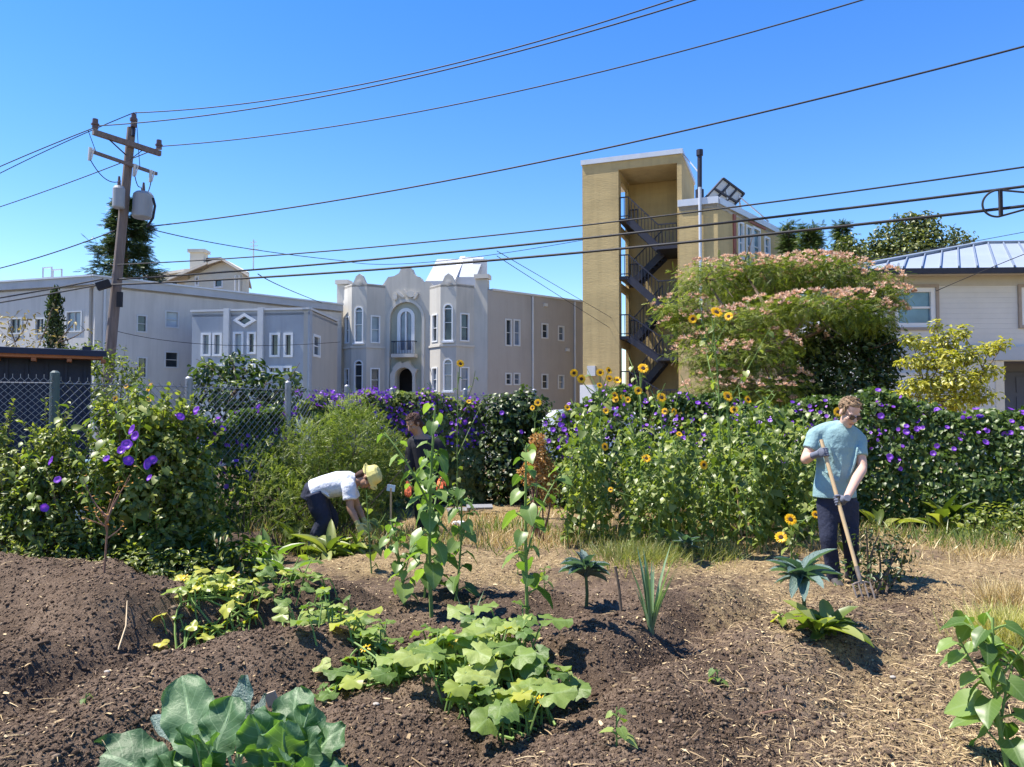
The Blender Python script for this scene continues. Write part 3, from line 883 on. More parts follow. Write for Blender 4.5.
# two bays
def bay(xl, xr, yb, crest_px, crest_y, shade):
    ul, _ = wf.uz(xl, 340); ur, _ = wf.uz(xr, 340); wd = ur - ul; pr = .72
    fl = ul + wd * .34; fr = ur - wd * .31
    zt_ = wf.uz((xl + xr) / 2, 286)[1]
    pa = [wf.P(ul, 0), wf.P(fl, 0, pr), wf.P(fr, 0, pr), wf.P(ur, 0)]
    ws_ = [Wall(pa[i][:2], pa[i + 1][:2]) for i in range(3)]
    ws_[0].N = Vector((ws_[0].U.y, -ws_[0].U.x, 0)); ws_[2].N = Vector((ws_[2].U.y, -ws_[2].U.x, 0))
    rows = []
    for q, kind in zip(ws_, 'lfr'):
        L = q.L; holes = []
        zA0, zA1 = wf.uz(360, 344)[1], wf.uz(360, 308.5)[1]; zB0, zB1 = wf.uz(360, 392)[1], wf.uz(360, 361)[1]
        if kind == 'f':
            a0, a1 = L * .20, L * .78; r = (a1 - a0) / 2
            for z0_, z1_ in ((zA0, zA1), (zB0, zB1)):
                lp = [(a0, z0_), (a1, z0_)] + [((a0 + a1) / 2 + r * math.cos(PI * k / 10), z1_ - r * .9 + r * .9 * math.sin(PI * k / 10)) for k in range(11)]
                holes.append((lp, 'a'))
        elif kind == 'r':
            for z0_, z1_ in ((zA0, zA1 - .45), (zB0, zB1 - .4)): holes.append((box_loop(q, L * .22, L * .72, z0_, z1_), 'h'))
        else:
            for z0_, z1_ in ((zA0, zA1 - .45), (zB0, zB1 - .4)): holes.append((box_loop(q, L * .25, L * .75, z0_, z1_), 'h'))
        if kind == 'f':
            top_ = [(L, zt_), (L * .92, zt_ + .05), (L * .86, zt_ + .15), (L * .72, zt_ + .40), (L * .5, zt_ + .52), (L * .28, zt_ + .40), (L * .14, zt_ + .15), (L * .08, zt_ + .05), (0, zt_)]
            lp0 = [(0, 0), (L, 0)] + top_
        else: lp0 = box_loop(q, 0, L, 0, zt_)
        rows.append((q, lp0, holes))
    b = MB()
    for q, lp0, holes in rows: slab(b, q, [lp0] + [h[0] for h in holes], -.2, 0)
    roofplane(b, [Vector((p.x, p.y, zt_ - .05)) for p in pa], .1)
    bo = b.build('bay', M_GREY, T)
    for q, lp0, holes in rows:
        for i, (h, kk) in enumerate(holes):
            window(q, h, T, (M_GLASSB if (shade + i) % 2 == 0 else M_GLASS), M_WHITE, fw=.055, proud=.03, deep=.17, bars=kk + 'h' if kk == 'a' else kk, sill=(kk == 'a'))
    q = rows[1][0]; b = MB()
    z = zt_ - .75
    for s_ in (0, 1, 2):
        r_ = .17 - .05 * s_
        slab(b, q, [[(q.L / 2 + r_ * math.cos(k * PI / 4), zt_ + .05 + r_ * math.sin(k * PI / 4)) for k in range(8)]], .0, .02 + .02 * s_)
    b.build('plaster_rosette', M_GREYLITE, bo)
    b = MB()
    for q, lp0, holes in rows:
        zz = wf.uz(360, 348)[1]; slab(b, q, [box_loop(q, -.01, q.L + .01, zz - .06, zz + .04)], .0, .05)
    b.build('string_course', M_GREYLITE, bo)
bay(343, 385, 410, 358, 279, 0); bay(429.5, 474, 410, 448, 275, 1)
for x0, x1, y in ((474.5, 489, 279), (336, 348.5, 284.5)):
    b = MB(); a0, z = wf.uz(x0, y); a1, _ = wf.uz(x1, y); slab(b, wf, [box_loop(wf, a0, a1, z + .003, z + .22)], -.55, .12)
    b.build('pier_cap', M_GREYLITE, T)
b = MB(); cx, cz = wf.uz(406, 287); 
for k in range(5): slab(b, wf, [[(cx + (.12 + .10 * (k % 2)) * math.cos(a + k) + .28 * (k - 2) , cz - .28 + .1 * abs(k - 2) * -1 + .18 * math.sin(a)) for a in [i * PI / 5 for i in range(10)]]], .0, .09 + .012 * k)
b.build('plaster_crest', M_GREYLITE, T)
# side wall
loops = [wsd.rect(505.3, 319, 511.5, 346), wsd.rect(513.5, 319.5, 520, 346), wsd.rect(541.5, 323.5, 548, 338.5), wsd.rect(558, 326, 564, 341), wsd.rect(505.3, 373, 511.5, 385), wsd.rect(513.5, 373, 520, 385), wsd.rect(541.5, 374, 548, 389), wsd.rect(558, 375, 564, 389)]
zs = wsd.uz(488, 290)[1]
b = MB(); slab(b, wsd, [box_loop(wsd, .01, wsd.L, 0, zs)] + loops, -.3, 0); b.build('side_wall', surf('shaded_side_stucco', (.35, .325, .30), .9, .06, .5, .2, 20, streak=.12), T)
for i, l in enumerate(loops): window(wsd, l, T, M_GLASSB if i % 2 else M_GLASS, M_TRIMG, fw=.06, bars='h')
b = MB(); slab(b, wsd, [box_loop(wsd, .3, wsd.L, zs + .003, zs + .10)], -.35, .06); b.build('side_coping', M_TRIMG, T)
b = MB(); zr = wf.uz(400, 292)[1]; roofplane(b, [wf.P(.3, zr, -.5), wf.P(wf.L - .3, zr, -.5), (Cc[0] - .3, Cc[1], zr), (A[0] + 3, A[1] + 9, zr)], .2); b.build('roof', M_ROOFC, T)
for (px, py) in ((545, 305), (567, 350)):
    u, z = wsd.uz(px, py); b = MB(); slab(b, wsd, [box_loop(wsd, u - .12, u + .12, z - .08, z + .08)], 0, .1); b.build('wall_vent', M_TRIMG, T)
b = MB()
for px in (532, 574): u, z = wsd.uz(px, 300); b.tube([wsd.P(u, 0, .07), wsd.P(u, zs - .05, .07)], .05, 6)
for q_ in (0,): pass
b.build('downspout', M_TRIMG, T)
# white rooftop penthouse with a sloping skylight
b = MB()
q0 = at(425, 282, 41); q1 = at(447, 282, 41); q2 = at(460, 259.5, 43); q3 = at(438, 262, 43)
def prism(b, pts, dvec, m=0):
    n = len(pts); pts = [Vector(p) for p in pts]; vs = pts + [p + Vector(dvec) for p in pts]
    b.add(vs, [tuple(range(n)), tuple(range(2 * n - 1, n - 1, -1))] + [(i, i + n, (i + 1) % n + n, (i + 1) % n) for i in range(n)], m)
zb = zr - .1
def pent(b, x0, x1, y0, y1, ypx0, ypx1, xt0, xt1):
    lo = [at(x0, ypx0, y0), at(x1, ypx0, y0)]; hi = [at(xt0, ypx1, y1), at(xt1, ypx1, y1)]
    vs = [Vector((lo[0].x, y0, zb)), Vector((lo[1].x, y0, zb)), lo[1], lo[0], hi[0], hi[1], Vector((hi[0].x, y1, zb)), Vector((hi[1].x, y1, zb))]
    b.add(vs, [(0, 1, 2, 3), (3, 2, 5, 4), (1, 7, 5, 2), (0, 3, 4, 6), (6, 4, 5, 7)])
pent(b, 425.5, 452, 40.5, 42.5, 281, 259, 437, 462)
pent(b, 455, 476, 40.8, 42.2, 277, 257, 463, 484)
b.build('skylight_housing', surf('white_rooftop_metal', (.36, .38, .42), .5, .05, 2, metal=.1), T)
b = MB(); lo, hi = at(452.8, 281, 40.45), at(463, 258.2, 42.4); b.bar(lo + Vector((0, 0, .02)), hi + Vector((0, 0, .05)), .3, .14)
p_ = at(480, 268, 42); b.box(p_, (.8, .6, .9)); b.build('rooftop_ducting', M_TRIMG, T)

# ---- tan stair tower with its low wing
A = Vector(xy(583, 36.6)); B = Vector(xy(683.5, 34.9))
wf = Wall(A, B); sidev = Vector((.62, .785)); depth = 2.9
T = thing('stair_tower_building', 'tan stucco building with a tall open stair tower of dark steel flights', 'building', (A.x, A.y, 0))
zl = wf.uz(583, 165)[1]; zt = (zl + wf.uz(683, 154)[1]) / 2
uo0 = wf.uz(619, 300)[0]; uo1 = wf.uz(677.5, 240)[0]; zo = wf.uz(650, 166)[1]
b = MB()
slab(b, wf, [box_loop(wf, 0, uo0, 0, zt)], -.5, 0)
slab(b, wf, [box_loop(wf, uo1, wf.L, 0, zt)], -5.2, 0)
slab(b, wf, [box_loop(wf, uo0, uo1, zo, zt)], -depth, -.002)
back = wf.off(-depth + .22)
ub0, ub1 = uo0 - .2, uo1 - .01
slab(b, back, [box_loop(back, ub0, ub1, 0, zo - .002)], -.2, 0)
q0_ = wf.P(uo0, 0, -.5); q1_ = wf.P(uo0, 0, -depth + .22); wlf = Wall(q0_[:2], q1_[:2]); wlf.N = wf.U.copy()
hz = [(wf.uz(624, b_)[1], wf.uz(624, a_)[1]) for a_, b_ in ((177, 223), (230, 281), (288, 338), (346, 396))]
slab(b, wlf, [box_loop(wlf, 0.002, wlf.L - .002, 0, zo - .003)] + [box_loop(wlf, .10, wlf.L - .25, z0_, z1_) for z0_, z1_ in hz], -.18, -.002)
b.build('wall', M_TAN, T)
b = MB(); slab(b, wf, [box_loop(wf, -.06, wf.L + .06, zt + .003, zt + .24)], -5.25, .08); b.build('roof_fascia', M_CAP, T)
# landings and flights
lv = [wf.uz(620, y)[1] for y in (218, 276, 336, 393)]; rv = [wf.uz(664, y)[1] for y in (245, 302, 357, 412)]
ul1 = wf.uz(628, 300)[0]; ur0 = wf.uz(658, 300)[0]; uend = uo1 - .02
def rail(parent, pts, d, h=1.05, step=.16):
    r = MB()
    for (u0, z0), (u1, z1) in zip(pts[:-1], pts[1:]):
        n = max(1, int(abs(u1 - u0) / step))
        for k in range(n + 1):
            t = k / n; u = u0 + (u1 - u0) * t; z = z0 + (z1 - z0) * t
            r.bar(wf.P(u, z + .03, d), wf.P(u, z + h, d), .03, .03)
        r.bar(wf.P(u0, z0 + h, d), wf.P(u1, z1 + h, d), .055, .055); r.bar(wf.P(u0, z0 + .12, d), wf.P(u1, z1 + .12, d), .04, .04)
    return r.build('railing', M_STEEL, parent)
def flight(u0, z0, u1, z1, dA, dB):
    f = MB()
    for d in (dA, dB): f.bar(wf.P(u0, z0 - .12, d), wf.P(u1, z1 - .12, d), .06, .30)
    n = max(3, int(abs(z1 - z0) / .18))
    for k in range(n):
        t = (k + .5) / n; u = u0 + (u1 - u0) * t; z = z0 + (z1 - z0) * t
        slab(f, wf, [box_loop(wf, u - .13, u + .13, z - .03, z + .03)], min(dA, dB) + .035, max(dA, dB) - .035)
    return f.build('stair_flight', M_STEEL, T)
for i in range(4):
    lz, rz = lv[i], rv[i]
    b = MB(); slab(b, wf, [box_loop(wf, uo0 + .01, ul1, lz - .16, lz)], -depth + .24, -.12); lo_ = b.build('landing', M_STEEL, T)
    rail(lo_, [(uo0 + .05, lz), (ul1, lz)], -.16)
    rail(lo_, [(uo0 + .05, lz), (ul1, lz)], -depth + .3)
    b = MB(); slab(b, wf, [box_loop(wf, ur0, uend, rz - .16, rz)], -depth + .24, -.12); ro = b.build('landing', M_STEEL, T)
    rail(ro, [(ur0, rz), (uend - .04, rz)], -.16)
    f = flight(ul1, lz, ur0, rz, -.18, -1.2); rail(f, [(ul1, lz), (ur0, rz)], -.18)
    if i < 3:
        f = flight(ur0, rz, ul1, lv[i + 1], -1.45, -2.45); rail(f, [(ur0, rz), (ul1, lv[i + 1])], -1.45)
# wing
A2 = B + (B - A).normalized() * -.02; A2 = Vector(xy(680.5, 34.55)); B2 = Vector(xy(719.5, 33.9)); C2 = Vector(xy(800, 42.2))
w1 = Wall(A2, B2); w2 = Wall(B2, C2)
zw = w1.uz(700, 205)[1]
b = MB(); slab(b, w1, [box_loop(w1, 0, w1.L, 0, zw)], -.3, 0)
loops = [w2.rect(738, 222, 743.5, 263), w2.rect(746, 226, 752, 266), w2.rect(752.8, 228, 760, 266), w2.rect(764, 237, 769.5, 255)]
slab(b, w2, [box_loop(w2, .01, w2.L, 0, zw)] + loops, -.3, 0)
b.build('wing_wall', M_TAN, T)
for l in loops: window(w2, l, T, M_GLASST, M_WHITE, fw=.1, proud=.05, bars='h')
M_RB = surf('rust_red_panel', (.26, .085, .06), .7, .1, 2)
b = MB(); l = w2.rect(748, 214, 765, 226); slab(b, w2, [box_loop(w2, l[0][0], l[1][0], l[0][1], min(l[2][1], zw - .05))], .0, .05)
l = w2.rect(733, 212, 735.5, 300); slab(b, w2, [box_loop(w2, l[0][0], l[1][0], 2, zw - .15)], .0, .06); b.build('cladding_panel', M_RB, T)
b = MB(); slab(b, w1, [box_loop(w1, -.05, w1.L + .04, zw + .003, zw + .32)], -.4, .08); slab(b, w2, [box_loop(w2, .12, w2.L, zw + .002, zw + .30)], -.4, .07); b.build('wing_coping', M_CAP, T)
b = MB(); roofplane(b, [(*A2, zw), (*B2, zw), (*C2, zw), (C2.x - 6, C2.y + 3, zw)], .2); b.build('wing_roof', M_ROOFC, T)
b = MB(); u, _ = w1.uz(700.5, 230); b.tube([w1.P(u, w1.uz(700, 330)[1], .12), w1.P(u, w1.uz(700, 188)[1], .12)], .075, 10); b.build('downpipe', M_CAP, T)
b = MB(); z0 = w1.uz(700, 196)[1]; z1 = w1.uz(700, 151)[1]; b.tube([w1.P(u - .05, z0, -.2), w1.P(u - .03, z1, -.2), w1.P(u - .03, z1 + .02, -.2)], [.11, .11, .11], 10)
b.tube([w1.P(u - .03, z1 - .15, -.2), w1.P(u - .03, z1 + .12, -.2)], .16, 10); b.tube([w1.P(u - .05, z0 - .2, -.2), w1.P(u - .05, z0 + .35, -.2)], .2, 10); b.build('vent_stack', M_STEEL, T)
b = MB(); b.tube([wf.P(wf.L, zt + .15, -.3), w1.P(u - .05, z1 - 1.0, -.2)], .03, 6); b.build('stack_brace', M_CAP, T)
# small white box at the tower's foot and a pale notice
u, z = wf.uz(592, 371); b = MB(); slab(b, wf, [box_loop(wf, u - .2, u + .2, z - .25, z + .25)], 0, .2); b.build('meter_box', M_TRIMG, T)
u, z = wf.uz(589, 397); b = MB(); slab(b, wf, [box_loop(wf, u - .45, u + .45, z - .6, z + .6)], 0, .06); b.build('wall_panel', M_WHITE, T)
# solar panels
T2 = thing('solar_array', 'tilted solar panels on struts at the edge of the tan building roof', 'solar panel', at(722, 206, 36))
def quadpt(c, s, t):
    a = c[0].lerp(c[1], s); b_ = c[3].lerp(c[2], s); return a.lerp(b_, t)
c4 = [at(704, 199, 36.0), at(722.5, 178.5, 36.6), at(743.5, 194, 37.6), at(729, 211, 37.0)]
nn = (c4[1] - c4[0]).cross(c4[3] - c4[0]).normalized()
b = MB(); b.add([p for p in c4] + [p + nn * .06 for p in c4], [(0, 1, 2, 3), (7, 6, 5, 4), (0, 4, 5, 1), (1, 5, 6, 2), (2, 6, 7, 3), (3, 7, 4, 0)]); b.build('panel', surf('panel_backsheet', (.42, .45, .50), .4, .08, 2), T2)
b = MB()
for s_ in (0, .5, 1): b.bar(quadpt(c4, s_, 0) - nn * .03, quadpt(c4, s_, 1) - nn * .03, .09, .12, nn)
for t_ in (0, .33, .67, 1): b.bar(quadpt(c4, 0, t_) - nn * .03, quadpt(c4, 1, t_) - nn * .03, .08, .10, nn)
b.build('panel_frame', M_STEEL, T2)
b = MB()
for s_, t_ in ((.25, .2), (.25, .8), (.8, .3), (.8, .9)):
    q = quadpt(c4, s_, t_); b.bar(q, (q.x + .3, q.y + .2, zw), .07, .07)
b.bar(quadpt(c4, .8, .9), (quadpt(c4, .8, .9).x + 1.6, 37.6, zw + .1), .06, .06)
b.build('strut', M_CAP, T2)

# ---- white house with a metal hip roof at the right
T = thing('metal_roofed_house', 'white sided two-storey house under a pale metal hip roof', 'house', (*xy(960, 22), 0))
A = xy(862, 22.0); B = xy(1130, 21.6); wf = Wall(A, B); 
ze = wf.uz(950, 272)[1]
zpo = wf.uz(1005, 361)[1]
win = wf.rect(894, 288, 935, 327); up = wf.uz(996, 380)[0]
porch = box_loop(wf, up, wf.L - 1.5, .0, zpo)
w2l = [(wf.uz(1021, 300)[0], wf.uz(1000, 325)[1]), (wf.uz(1062, 300)[0], wf.uz(1000, 325)[1]), (wf.uz(1062, 300)[0], wf.uz(1000, 288)[1]), (wf.uz(1021, 300)[0], wf.uz(1000, 288)[1])]
outer = [(0, 0), (up, 0), (up, zpo), (wf.L - 1.5, zpo), (wf.L - 1.5, 0), (wf.L, 0), (wf.L, ze), (0, ze)]
low = wf.rect(900, 376, 950, 412)
b = MB(); slab(b, wf, [outer, win, w2l, low], -.2, 0); b.build('wall', M_SIDING, T)
wsd = Wall(A, (A[0] + 1.5, A[1] + 9)); b = MB(); slab(b, wsd, [box_loop(wsd, .2, wsd.L, 0, ze)], -.2, .0); b.build('side_wall', M_SIDING, T)
M_BROWN = surf('brown_window_casing', (.30, .25, .21), .7, .1, 4)
for l in (win, w2l, low):
    b = MB(); slab(b, wf, [inset(l, -.10), inset(l, -.012)], -.0, .06); b.build('window_casing', M_BROWN if l is not low else M_SIDING, T)
    window(wf, l, T, M_GLASST, M_WHITE, fw=.12, proud=.02, bars='h')
b = MB(); slab(b, wf, [box_loop(wf, -.1, wf.L, zpo + .02, zpo + .42)] , .0, .10); b.build('belt_board', surf('bluish_board', (.38, .41, .45), .7, .06, 2), T)
b = MB(); slab(b, wf, [box_loop(wf, -.2, wf.L + .2, ze - .42, ze - .002)], .0, .03); b.build('frieze_board', surf('frieze_paint', (.40, .39, .37), .8, .06, 2), T)
# porch recess
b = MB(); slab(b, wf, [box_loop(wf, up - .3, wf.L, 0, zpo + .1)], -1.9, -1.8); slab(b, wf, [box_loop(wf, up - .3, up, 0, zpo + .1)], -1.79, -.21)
roofplane(b, [wf.P(up - .3, zpo + .12, -.2), wf.P(wf.L, zpo + .12, -.2), wf.P(wf.L, zpo + .12, -1.9), wf.P(up - .3, zpo + .12, -1.9)], .08); b.build('porch_recess', surf('dim_porch_paint', (.20, .20, .23), .8, .1, 2), T)  # recess surfaces take one darker grey than the siding
b = MB(); dl = [(wf.uz(1000, 380)[0] + .15, .1), (wf.uz(1000, 380)[0] + 2.1, .1), (wf.uz(1000, 380)[0] + 2.1, zpo - .25), (wf.uz(1000, 380)[0] + .15, zpo - .25)]
slab(b, wf, [dl], -1.78, -1.72)
for r in range(4):
    for c in range(3):
        u0 = dl[0][0] + .14 + c * .6; z0 = .3 + r * .62; slab(b, wf, [box_loop(wf, u0, u0 + .46, z0, z0 + .48)], -1.719, -1.69)
b.build('panelled_door', surf('slate_door', (.13, .14, .18), .6, .08, 2), T)
b = MB(); slab(b, wf, [box_loop(wf, up - .02, up + .22, 0, zpo + .01)], -.35, .03); b.build('porch_post', M_CREAM, T)
b = MB(); pl = wf.P(wf.uz(1013, 366)[0], wf.uz(1013, 366)[1], -.8); b.tube([pl + Vector((0, 0, .25)), pl], .015, 6); b.tube([pl, pl - Vector((0, 0, .10)), pl - Vector((0, 0, .16))], [.03, .09, .07], 10); lamp = b.build('porch_lamp', M_STEEL, T)
b = MB(); b.ball(pl - Vector((0, 0, .17)), .06, 10, 6); mlamp, nt_, out_ = newmat('lamp_glow'); e_ = nt_.nodes.new('ShaderNodeEmission'); e_.inputs[0].default_value = (1, .75, .4, 1); e_.inputs[1].default_value = 1.2; nt_.links.new(e_.outputs[0], out_.inputs[0]); b.build('bulb', mlamp, lamp)
# hip roof: standing seams as ribs
oh = .55
eL = wf.P(-oh, ze + .02, oh); eR = wf.P(wf.L + oh, ze + .02, oh); bL = wf.P(-oh + 1.2, ze + .02, -9); bR = wf.P(wf.L + oh, ze + .02, -9)
rp = at(984, 243.5, 26.0); rg = Vector((rp.x, rp.y, rp.z)); rg2 = rg + wf.U * 3.2
b = MB()
def thick(b, pts, th=.08):
    roofplane(b, pts, th)
thick(b, [eL, eR, rg2, rg]); thick(b, [eL + Vector((0, 0, -.002)), rg + Vector((0, 0, -.002)), bL]); thick(b, [eR, bR, rg2]); thick(b, [bL, rg, rg2, bR])
rf = b.build('roof', M_METALROOF, T)
b = MB()
k = 0; u = 0
LL = (eR - eL).length
nrm = (eR - eL).cross(rg - eL).normalized()
if nrm.z < 0: nrm = -nrm
while u < LL:
    p0 = eL.lerp(eR, u / LL); 
    # climb straight up the slope until a hip or the ridge stops the seam
    ul, ur = (rg - eL).dot(wf.U), (rg2 - eL).dot(wf.U)
    vu = 2.6
    t = max(0, min(1, u / max(.3, ul - vu), (LL - u) / (vu + LL - ur)))
    top_ = p0 + ((rg - eL - wf.U * ul) + wf.U * vu) * t
    if t > .05: b.bar(p0 + nrm * .03, top_ + nrm * .03, .035, .07, nrm)
    u += .52
b.bar(eL + nrm * .05, rg + nrm * .05, .12, .08, nrm); b.bar(eR + nrm * .05, rg2 + nrm * .05, .12, .08, nrm); b.bar(rg + nrm * .05, rg2 + nrm * .05, .12, .08, nrm)
b.build('standing_seam', M_SEAM, rf)
b = MB(); b.bar(eL + wf.N * .06 + Vector((0, 0, -.1)), eR + wf.N * .06 + Vector((0, 0, -.1)), .12, .16); b.build('gutter', M_STEEL, T)
b = MB(); roofplane(b, [eL + Vector((0, 0, -.1)), eR + Vector((0, 0, -.1)), wf.P(wf.L + oh, ze - .08, 0), wf.P(-oh, ze - .08, 0)], .04); b.build('soffit', M_BEIGE, T)

# ---- navy shed behind the fence
T = thing('garden_shed', 'navy blue shed with an orange-red fascia behind the chain-link fence', 'shed', (*xy(40, 9.4), 0))
wf = Wall((-7.5, 7.88), (-5.24, 9.2)); z1 = wf.uz(40, 353)[1]; zb_ = float(gz(-6, 9.4)) - .1
b = MB(); slab(b, wf, [box_loop(wf, 0, wf.L, zb_, z1)], -.1, 0)
wsd = Wall(wf.B[:2], (wf.B.x - 1.11, wf.B.y + 1.9)); wsd.N = wf.U.copy()
slab(b, wsd, [box_loop(wsd, .002, wsd.L, zb_, z1 + .1)], -.1, 0)
for k in range(13): 
    u = .12 + k * (wf.L - .2) / 12; slab(b, wf, [box_loop(wf, u, u + .03, zb_, z1 - .02)], .0, .02)
b.build('wall', M_NAVY, T)
b = MB(); roofplane(b, [wf.P(-.1, z1 + .05, .32), wf.P(wf.L + .16, z1 + .03, .32), wf.P(wf.L + .16, z1 + .22, -2.3), wf.P(-.1, z1 + .22, -2.3)], .07); b.build('roof', M_NAVY, T)
b = MB(); slab(b, wf, [box_loop(wf, -.05, wf.L + .12, z1 - .07, z1 - .03)], .02, .28)
for k in range(8): u = .2 + k * .36; slab(b, wf, [box_loop(wf, u, u + .05, z1 - .11, z1 - .072)], .02, .27)
b.build('fascia', M_REDWD, T)

# ---- parked car showing over the far hedge
T = thing('parked_car', 'white parked car whose roof shows over the purple-flowered hedge', 'car', (2.0, 18.6, 0))
M_CARP = surf('white_car_paint', (.72, .74, .76), .25, .03, 2, spec=.6)
def carbody(b):
    prof = [(-2.2, .35), (-2.25, .75), (-2.05, .98), (-1.5, 1.06), (-.95, 1.55), (.75, 1.62), (1.65, 1.1), (2.15, .95), (2.25, .6), (2.2, .35)]
    rings = []
    for yy, k in ((-.9, .0), (-.86, 1), (.86, 1), (.9, .0)):
        rings.append([Vector((2.0 + x * (1 if k else .985), 18.6 + yy * (1 if z < 1.08 else .82), (z if k else .3 + (z - .3) * .97) + .05)) for x, z in prof])
    b.rings(rings)
b = MB(); carbody(b); b.build('body', M_CARP, T)
b = MB()
for s in (-1, 1):
    b.box((2.0 - .05, 18.6 + s * .80, 1.38), (1.35, .04, .32), Matrix.Rotation(s * -.14, 3, 'X'))
b.build('side_window', M_GLASS, T)
for dx in (-1.35, 1.35):
    for dy in (-.82, .82):
        b = MB(); c = Vector((2 + dx, 18.6 + dy, .35)); b.tube([c - Vector((0, .12, 0)), c + Vector((0, .12, 0))], .33, 18); wh = b.build('wheel', M_DARK, T)
        b = MB(); b.tube([c - Vector((0, .13, 0)), c + Vector((0, .13, 0))], .2, 12); b.build('rim', M_CAP, wh)
for dy in (-.6, .6):
    b = MB(); b.box((4.2, 18.6 + dy, .82), (.1, .34, .14)); b.build('headlight', M_GLASSW, T)

# ================================================================== pole and wires
M_WOOD = surf('weathered_pole_wood', (.155, .125, .115), .9, .25, 3, .4, 20, stretch=(6, 6, .5))
M_WIRE = surf('black_cable', (.02, .02, .025), .7, .1, 5)
M_TRANS = surf('transformer_grey', (.27, .29, .32), .5, .05, 3)
M_INSUL = surf('brown_insulator', (.11, .07, .06), .35, .1, 5)
PY = 22.0
pb = at(107, 385, PY); pt = at(131.5, 128, PY); dv = (pt - pb); gpt = pb - dv * ((pb.z) / dv.z)
T = thing('utility_pole', 'leaning wooden utility pole with two crossarms and grey transformers', 'utility pole', (gpt.x, gpt.y, 0))
b = MB(); b.tube([gpt, gpt.lerp(pt, .5), pt], [.165, .145, .118], 14); b.build('pole', M_WOOD, T)
tp = at(134, 114, PY); b = MB(); b.tube([at(133, 136, PY - .12), tp], .05, 8); b.build('pole_top_bracket', M_STEEL, T)
b = MB(); b.tube([at(133.5, 127, PY - .12), at(134, 114.5, PY - .12)], [.085, .07], 10); b.tube([at(133.7, 121, PY - .12), at(133.7, 118.5, PY - .12)], .11, 10); b.build('insulator', M_INSUL, T)
a1, a2 = at(97, 134.5, PY - .85), at(163.5, 156, PY + .75)
b = MB(); b.bar(a1 + Vector((0, -.2, 0)), a2 + Vector((0, -.2, 0)), .12, .15); b.build('crossarm', M_WOOD, T)
b = MB(); b.bar(at(112, 141, PY - .5) - Vector((0, .25, 0)), at(126, 155, PY - .17), .04, .02); b.bar(at(148, 152, PY + .4) - Vector((0, .25, 0)), at(129.5, 160, PY - .17), .04, .02); b.build('arm_brace', M_STEEL, T)
for (px, py, dy) in ((99, 133, -.8), (162, 153, .7)):
    b = MB(); q = at(px, py, PY + dy) + Vector((0, -.2, .05)); b.tube([q, q + Vector((0, 0, .28))], [.085, .075], 10); b.tube([q + Vector((0, 0, .1)), q + Vector((0, 0, .14))], .11, 10); b.build('insulator', M_INSUL, T)
c1, c2 = at(96, 154, PY - .85), at(160, 176, PY + .75)
b = MB(); b.bar(c1 + Vector((0, -.2, 0)), c2 + Vector((0, -.2, 0)), .08, .09); b.build('crossarm', M_WOOD, T)
fu = []
for (px, py, dy) in ((96.5, 153, -.85), (140, 169, .25), (156, 175, .65)):
    q = at(px, py, PY + dy) + Vector((0, -.3, 0)); b = MB(); b.tube([q + Vector((0, 0, .05)), q - Vector((.04, 0, .32))], [.055, .035], 8); b.tube([q + Vector((.1, 0, .02)), q - Vector((-.02, 0, .30))], .022, 6); b.build('fuse_cutout', M_TRIMG, T); fu.append(q - Vector((0, 0, .3)))
for (px0, py0, px1, py1, rr, dy) in ((119, 189, 118.5, 207, .17, -.25), (143.5, 195, 142, 217, .285, .2)):
    t0, t1 = at(px0, py0, PY + dy), at(px1, py1, PY + dy)
    b = MB(); b.tube([t0 + Vector((0, 0, .08)), t0, t1, t1 - Vector((0, 0, .04))], [rr * .75, rr, rr, rr * .85], 20); tr = b.build('transformer', M_TRANS, T, smooth=False)
    b = MB(); b.tube([t0 + Vector((0, 0, .05)), t0 + Vector((0, 0, .38))], [.06, .03], 8); b.build('bushing', M_INSUL, tr)
b = MB()
def sagline(b, p, q, sag, r, n=10):
    pts = [p.lerp(q, i / n) - Vector((0, 0, sag * 4 * (i / n) * (1 - i / n))) for i in range(n + 1)]; b.tube(pts, r, 5)
sagline(b, fu[0], at(121, 181, PY - .3), .25, .014); sagline(b, fu[1], at(140, 187, PY + .2), .1, .014); sagline(b, fu[2], at(141, 187, PY + .2), .35, .014)
sagline(b, at(136, 112, PY - .1), at(140, 168, PY + .1), .05, .010); sagline(b, at(88, 130, PY - 1), at(96, 152, PY - .9), .0, .010)
b.tube([at(153, 198, PY), at(155, 206, PY), at(153, 218, PY), at(147, 227, PY)], .04, 6)
b.build('jumper_wire', M_WIRE, T)
b = MB(); q = at(103, 286, PY - .3); b.bar(at(97, 287, PY - .4), at(110, 283, PY - .3), .2, .22); b.build('splice_box', M_DARK, T)
b = MB(); b.bar(at(120, 292, PY - .22), at(119.5, 307, PY - .22), .14, .1); b.build('conduit_box', M_DARK, T)

WDIR = Vector((18.8, -8.2, 0)).normalized()
def wire(label, P0Y, pix, r, name='power_line', direction=None, n=26, group='wires strung across the sky'):
    """pix: 3+ pixels on the wire, the first at depth P0Y; the wire hangs in a vertical plane"""
    p0 = at(pix[0][0], pix[0][1], P0Y); d = (direction or WDIR)
    pl = Wall((p0.x, p0.y), (p0.x + d.x * 10, p0.y + d.y * 10))
    uzs = [pl.uz(*q) for q in pix]
    u = np.array([q[0] for q in uzs]); z = np.array([q[1] for q in uzs])
    cf = np.polyfit(u, z, min(2, len(pix) - 1))
    us = np.linspace(u.min(), u.max(), n)
    b = MB(); b.tube([pl.P(float(a), float(np.polyval(cf, a))) for a in us], r, 6)
    o = b.build(name, M_WIRE, loc=tuple(pl.P(float(us[0]), float(np.polyval(cf, us[0])))))
    tag(o, label, 'wire', group); return pl, cf
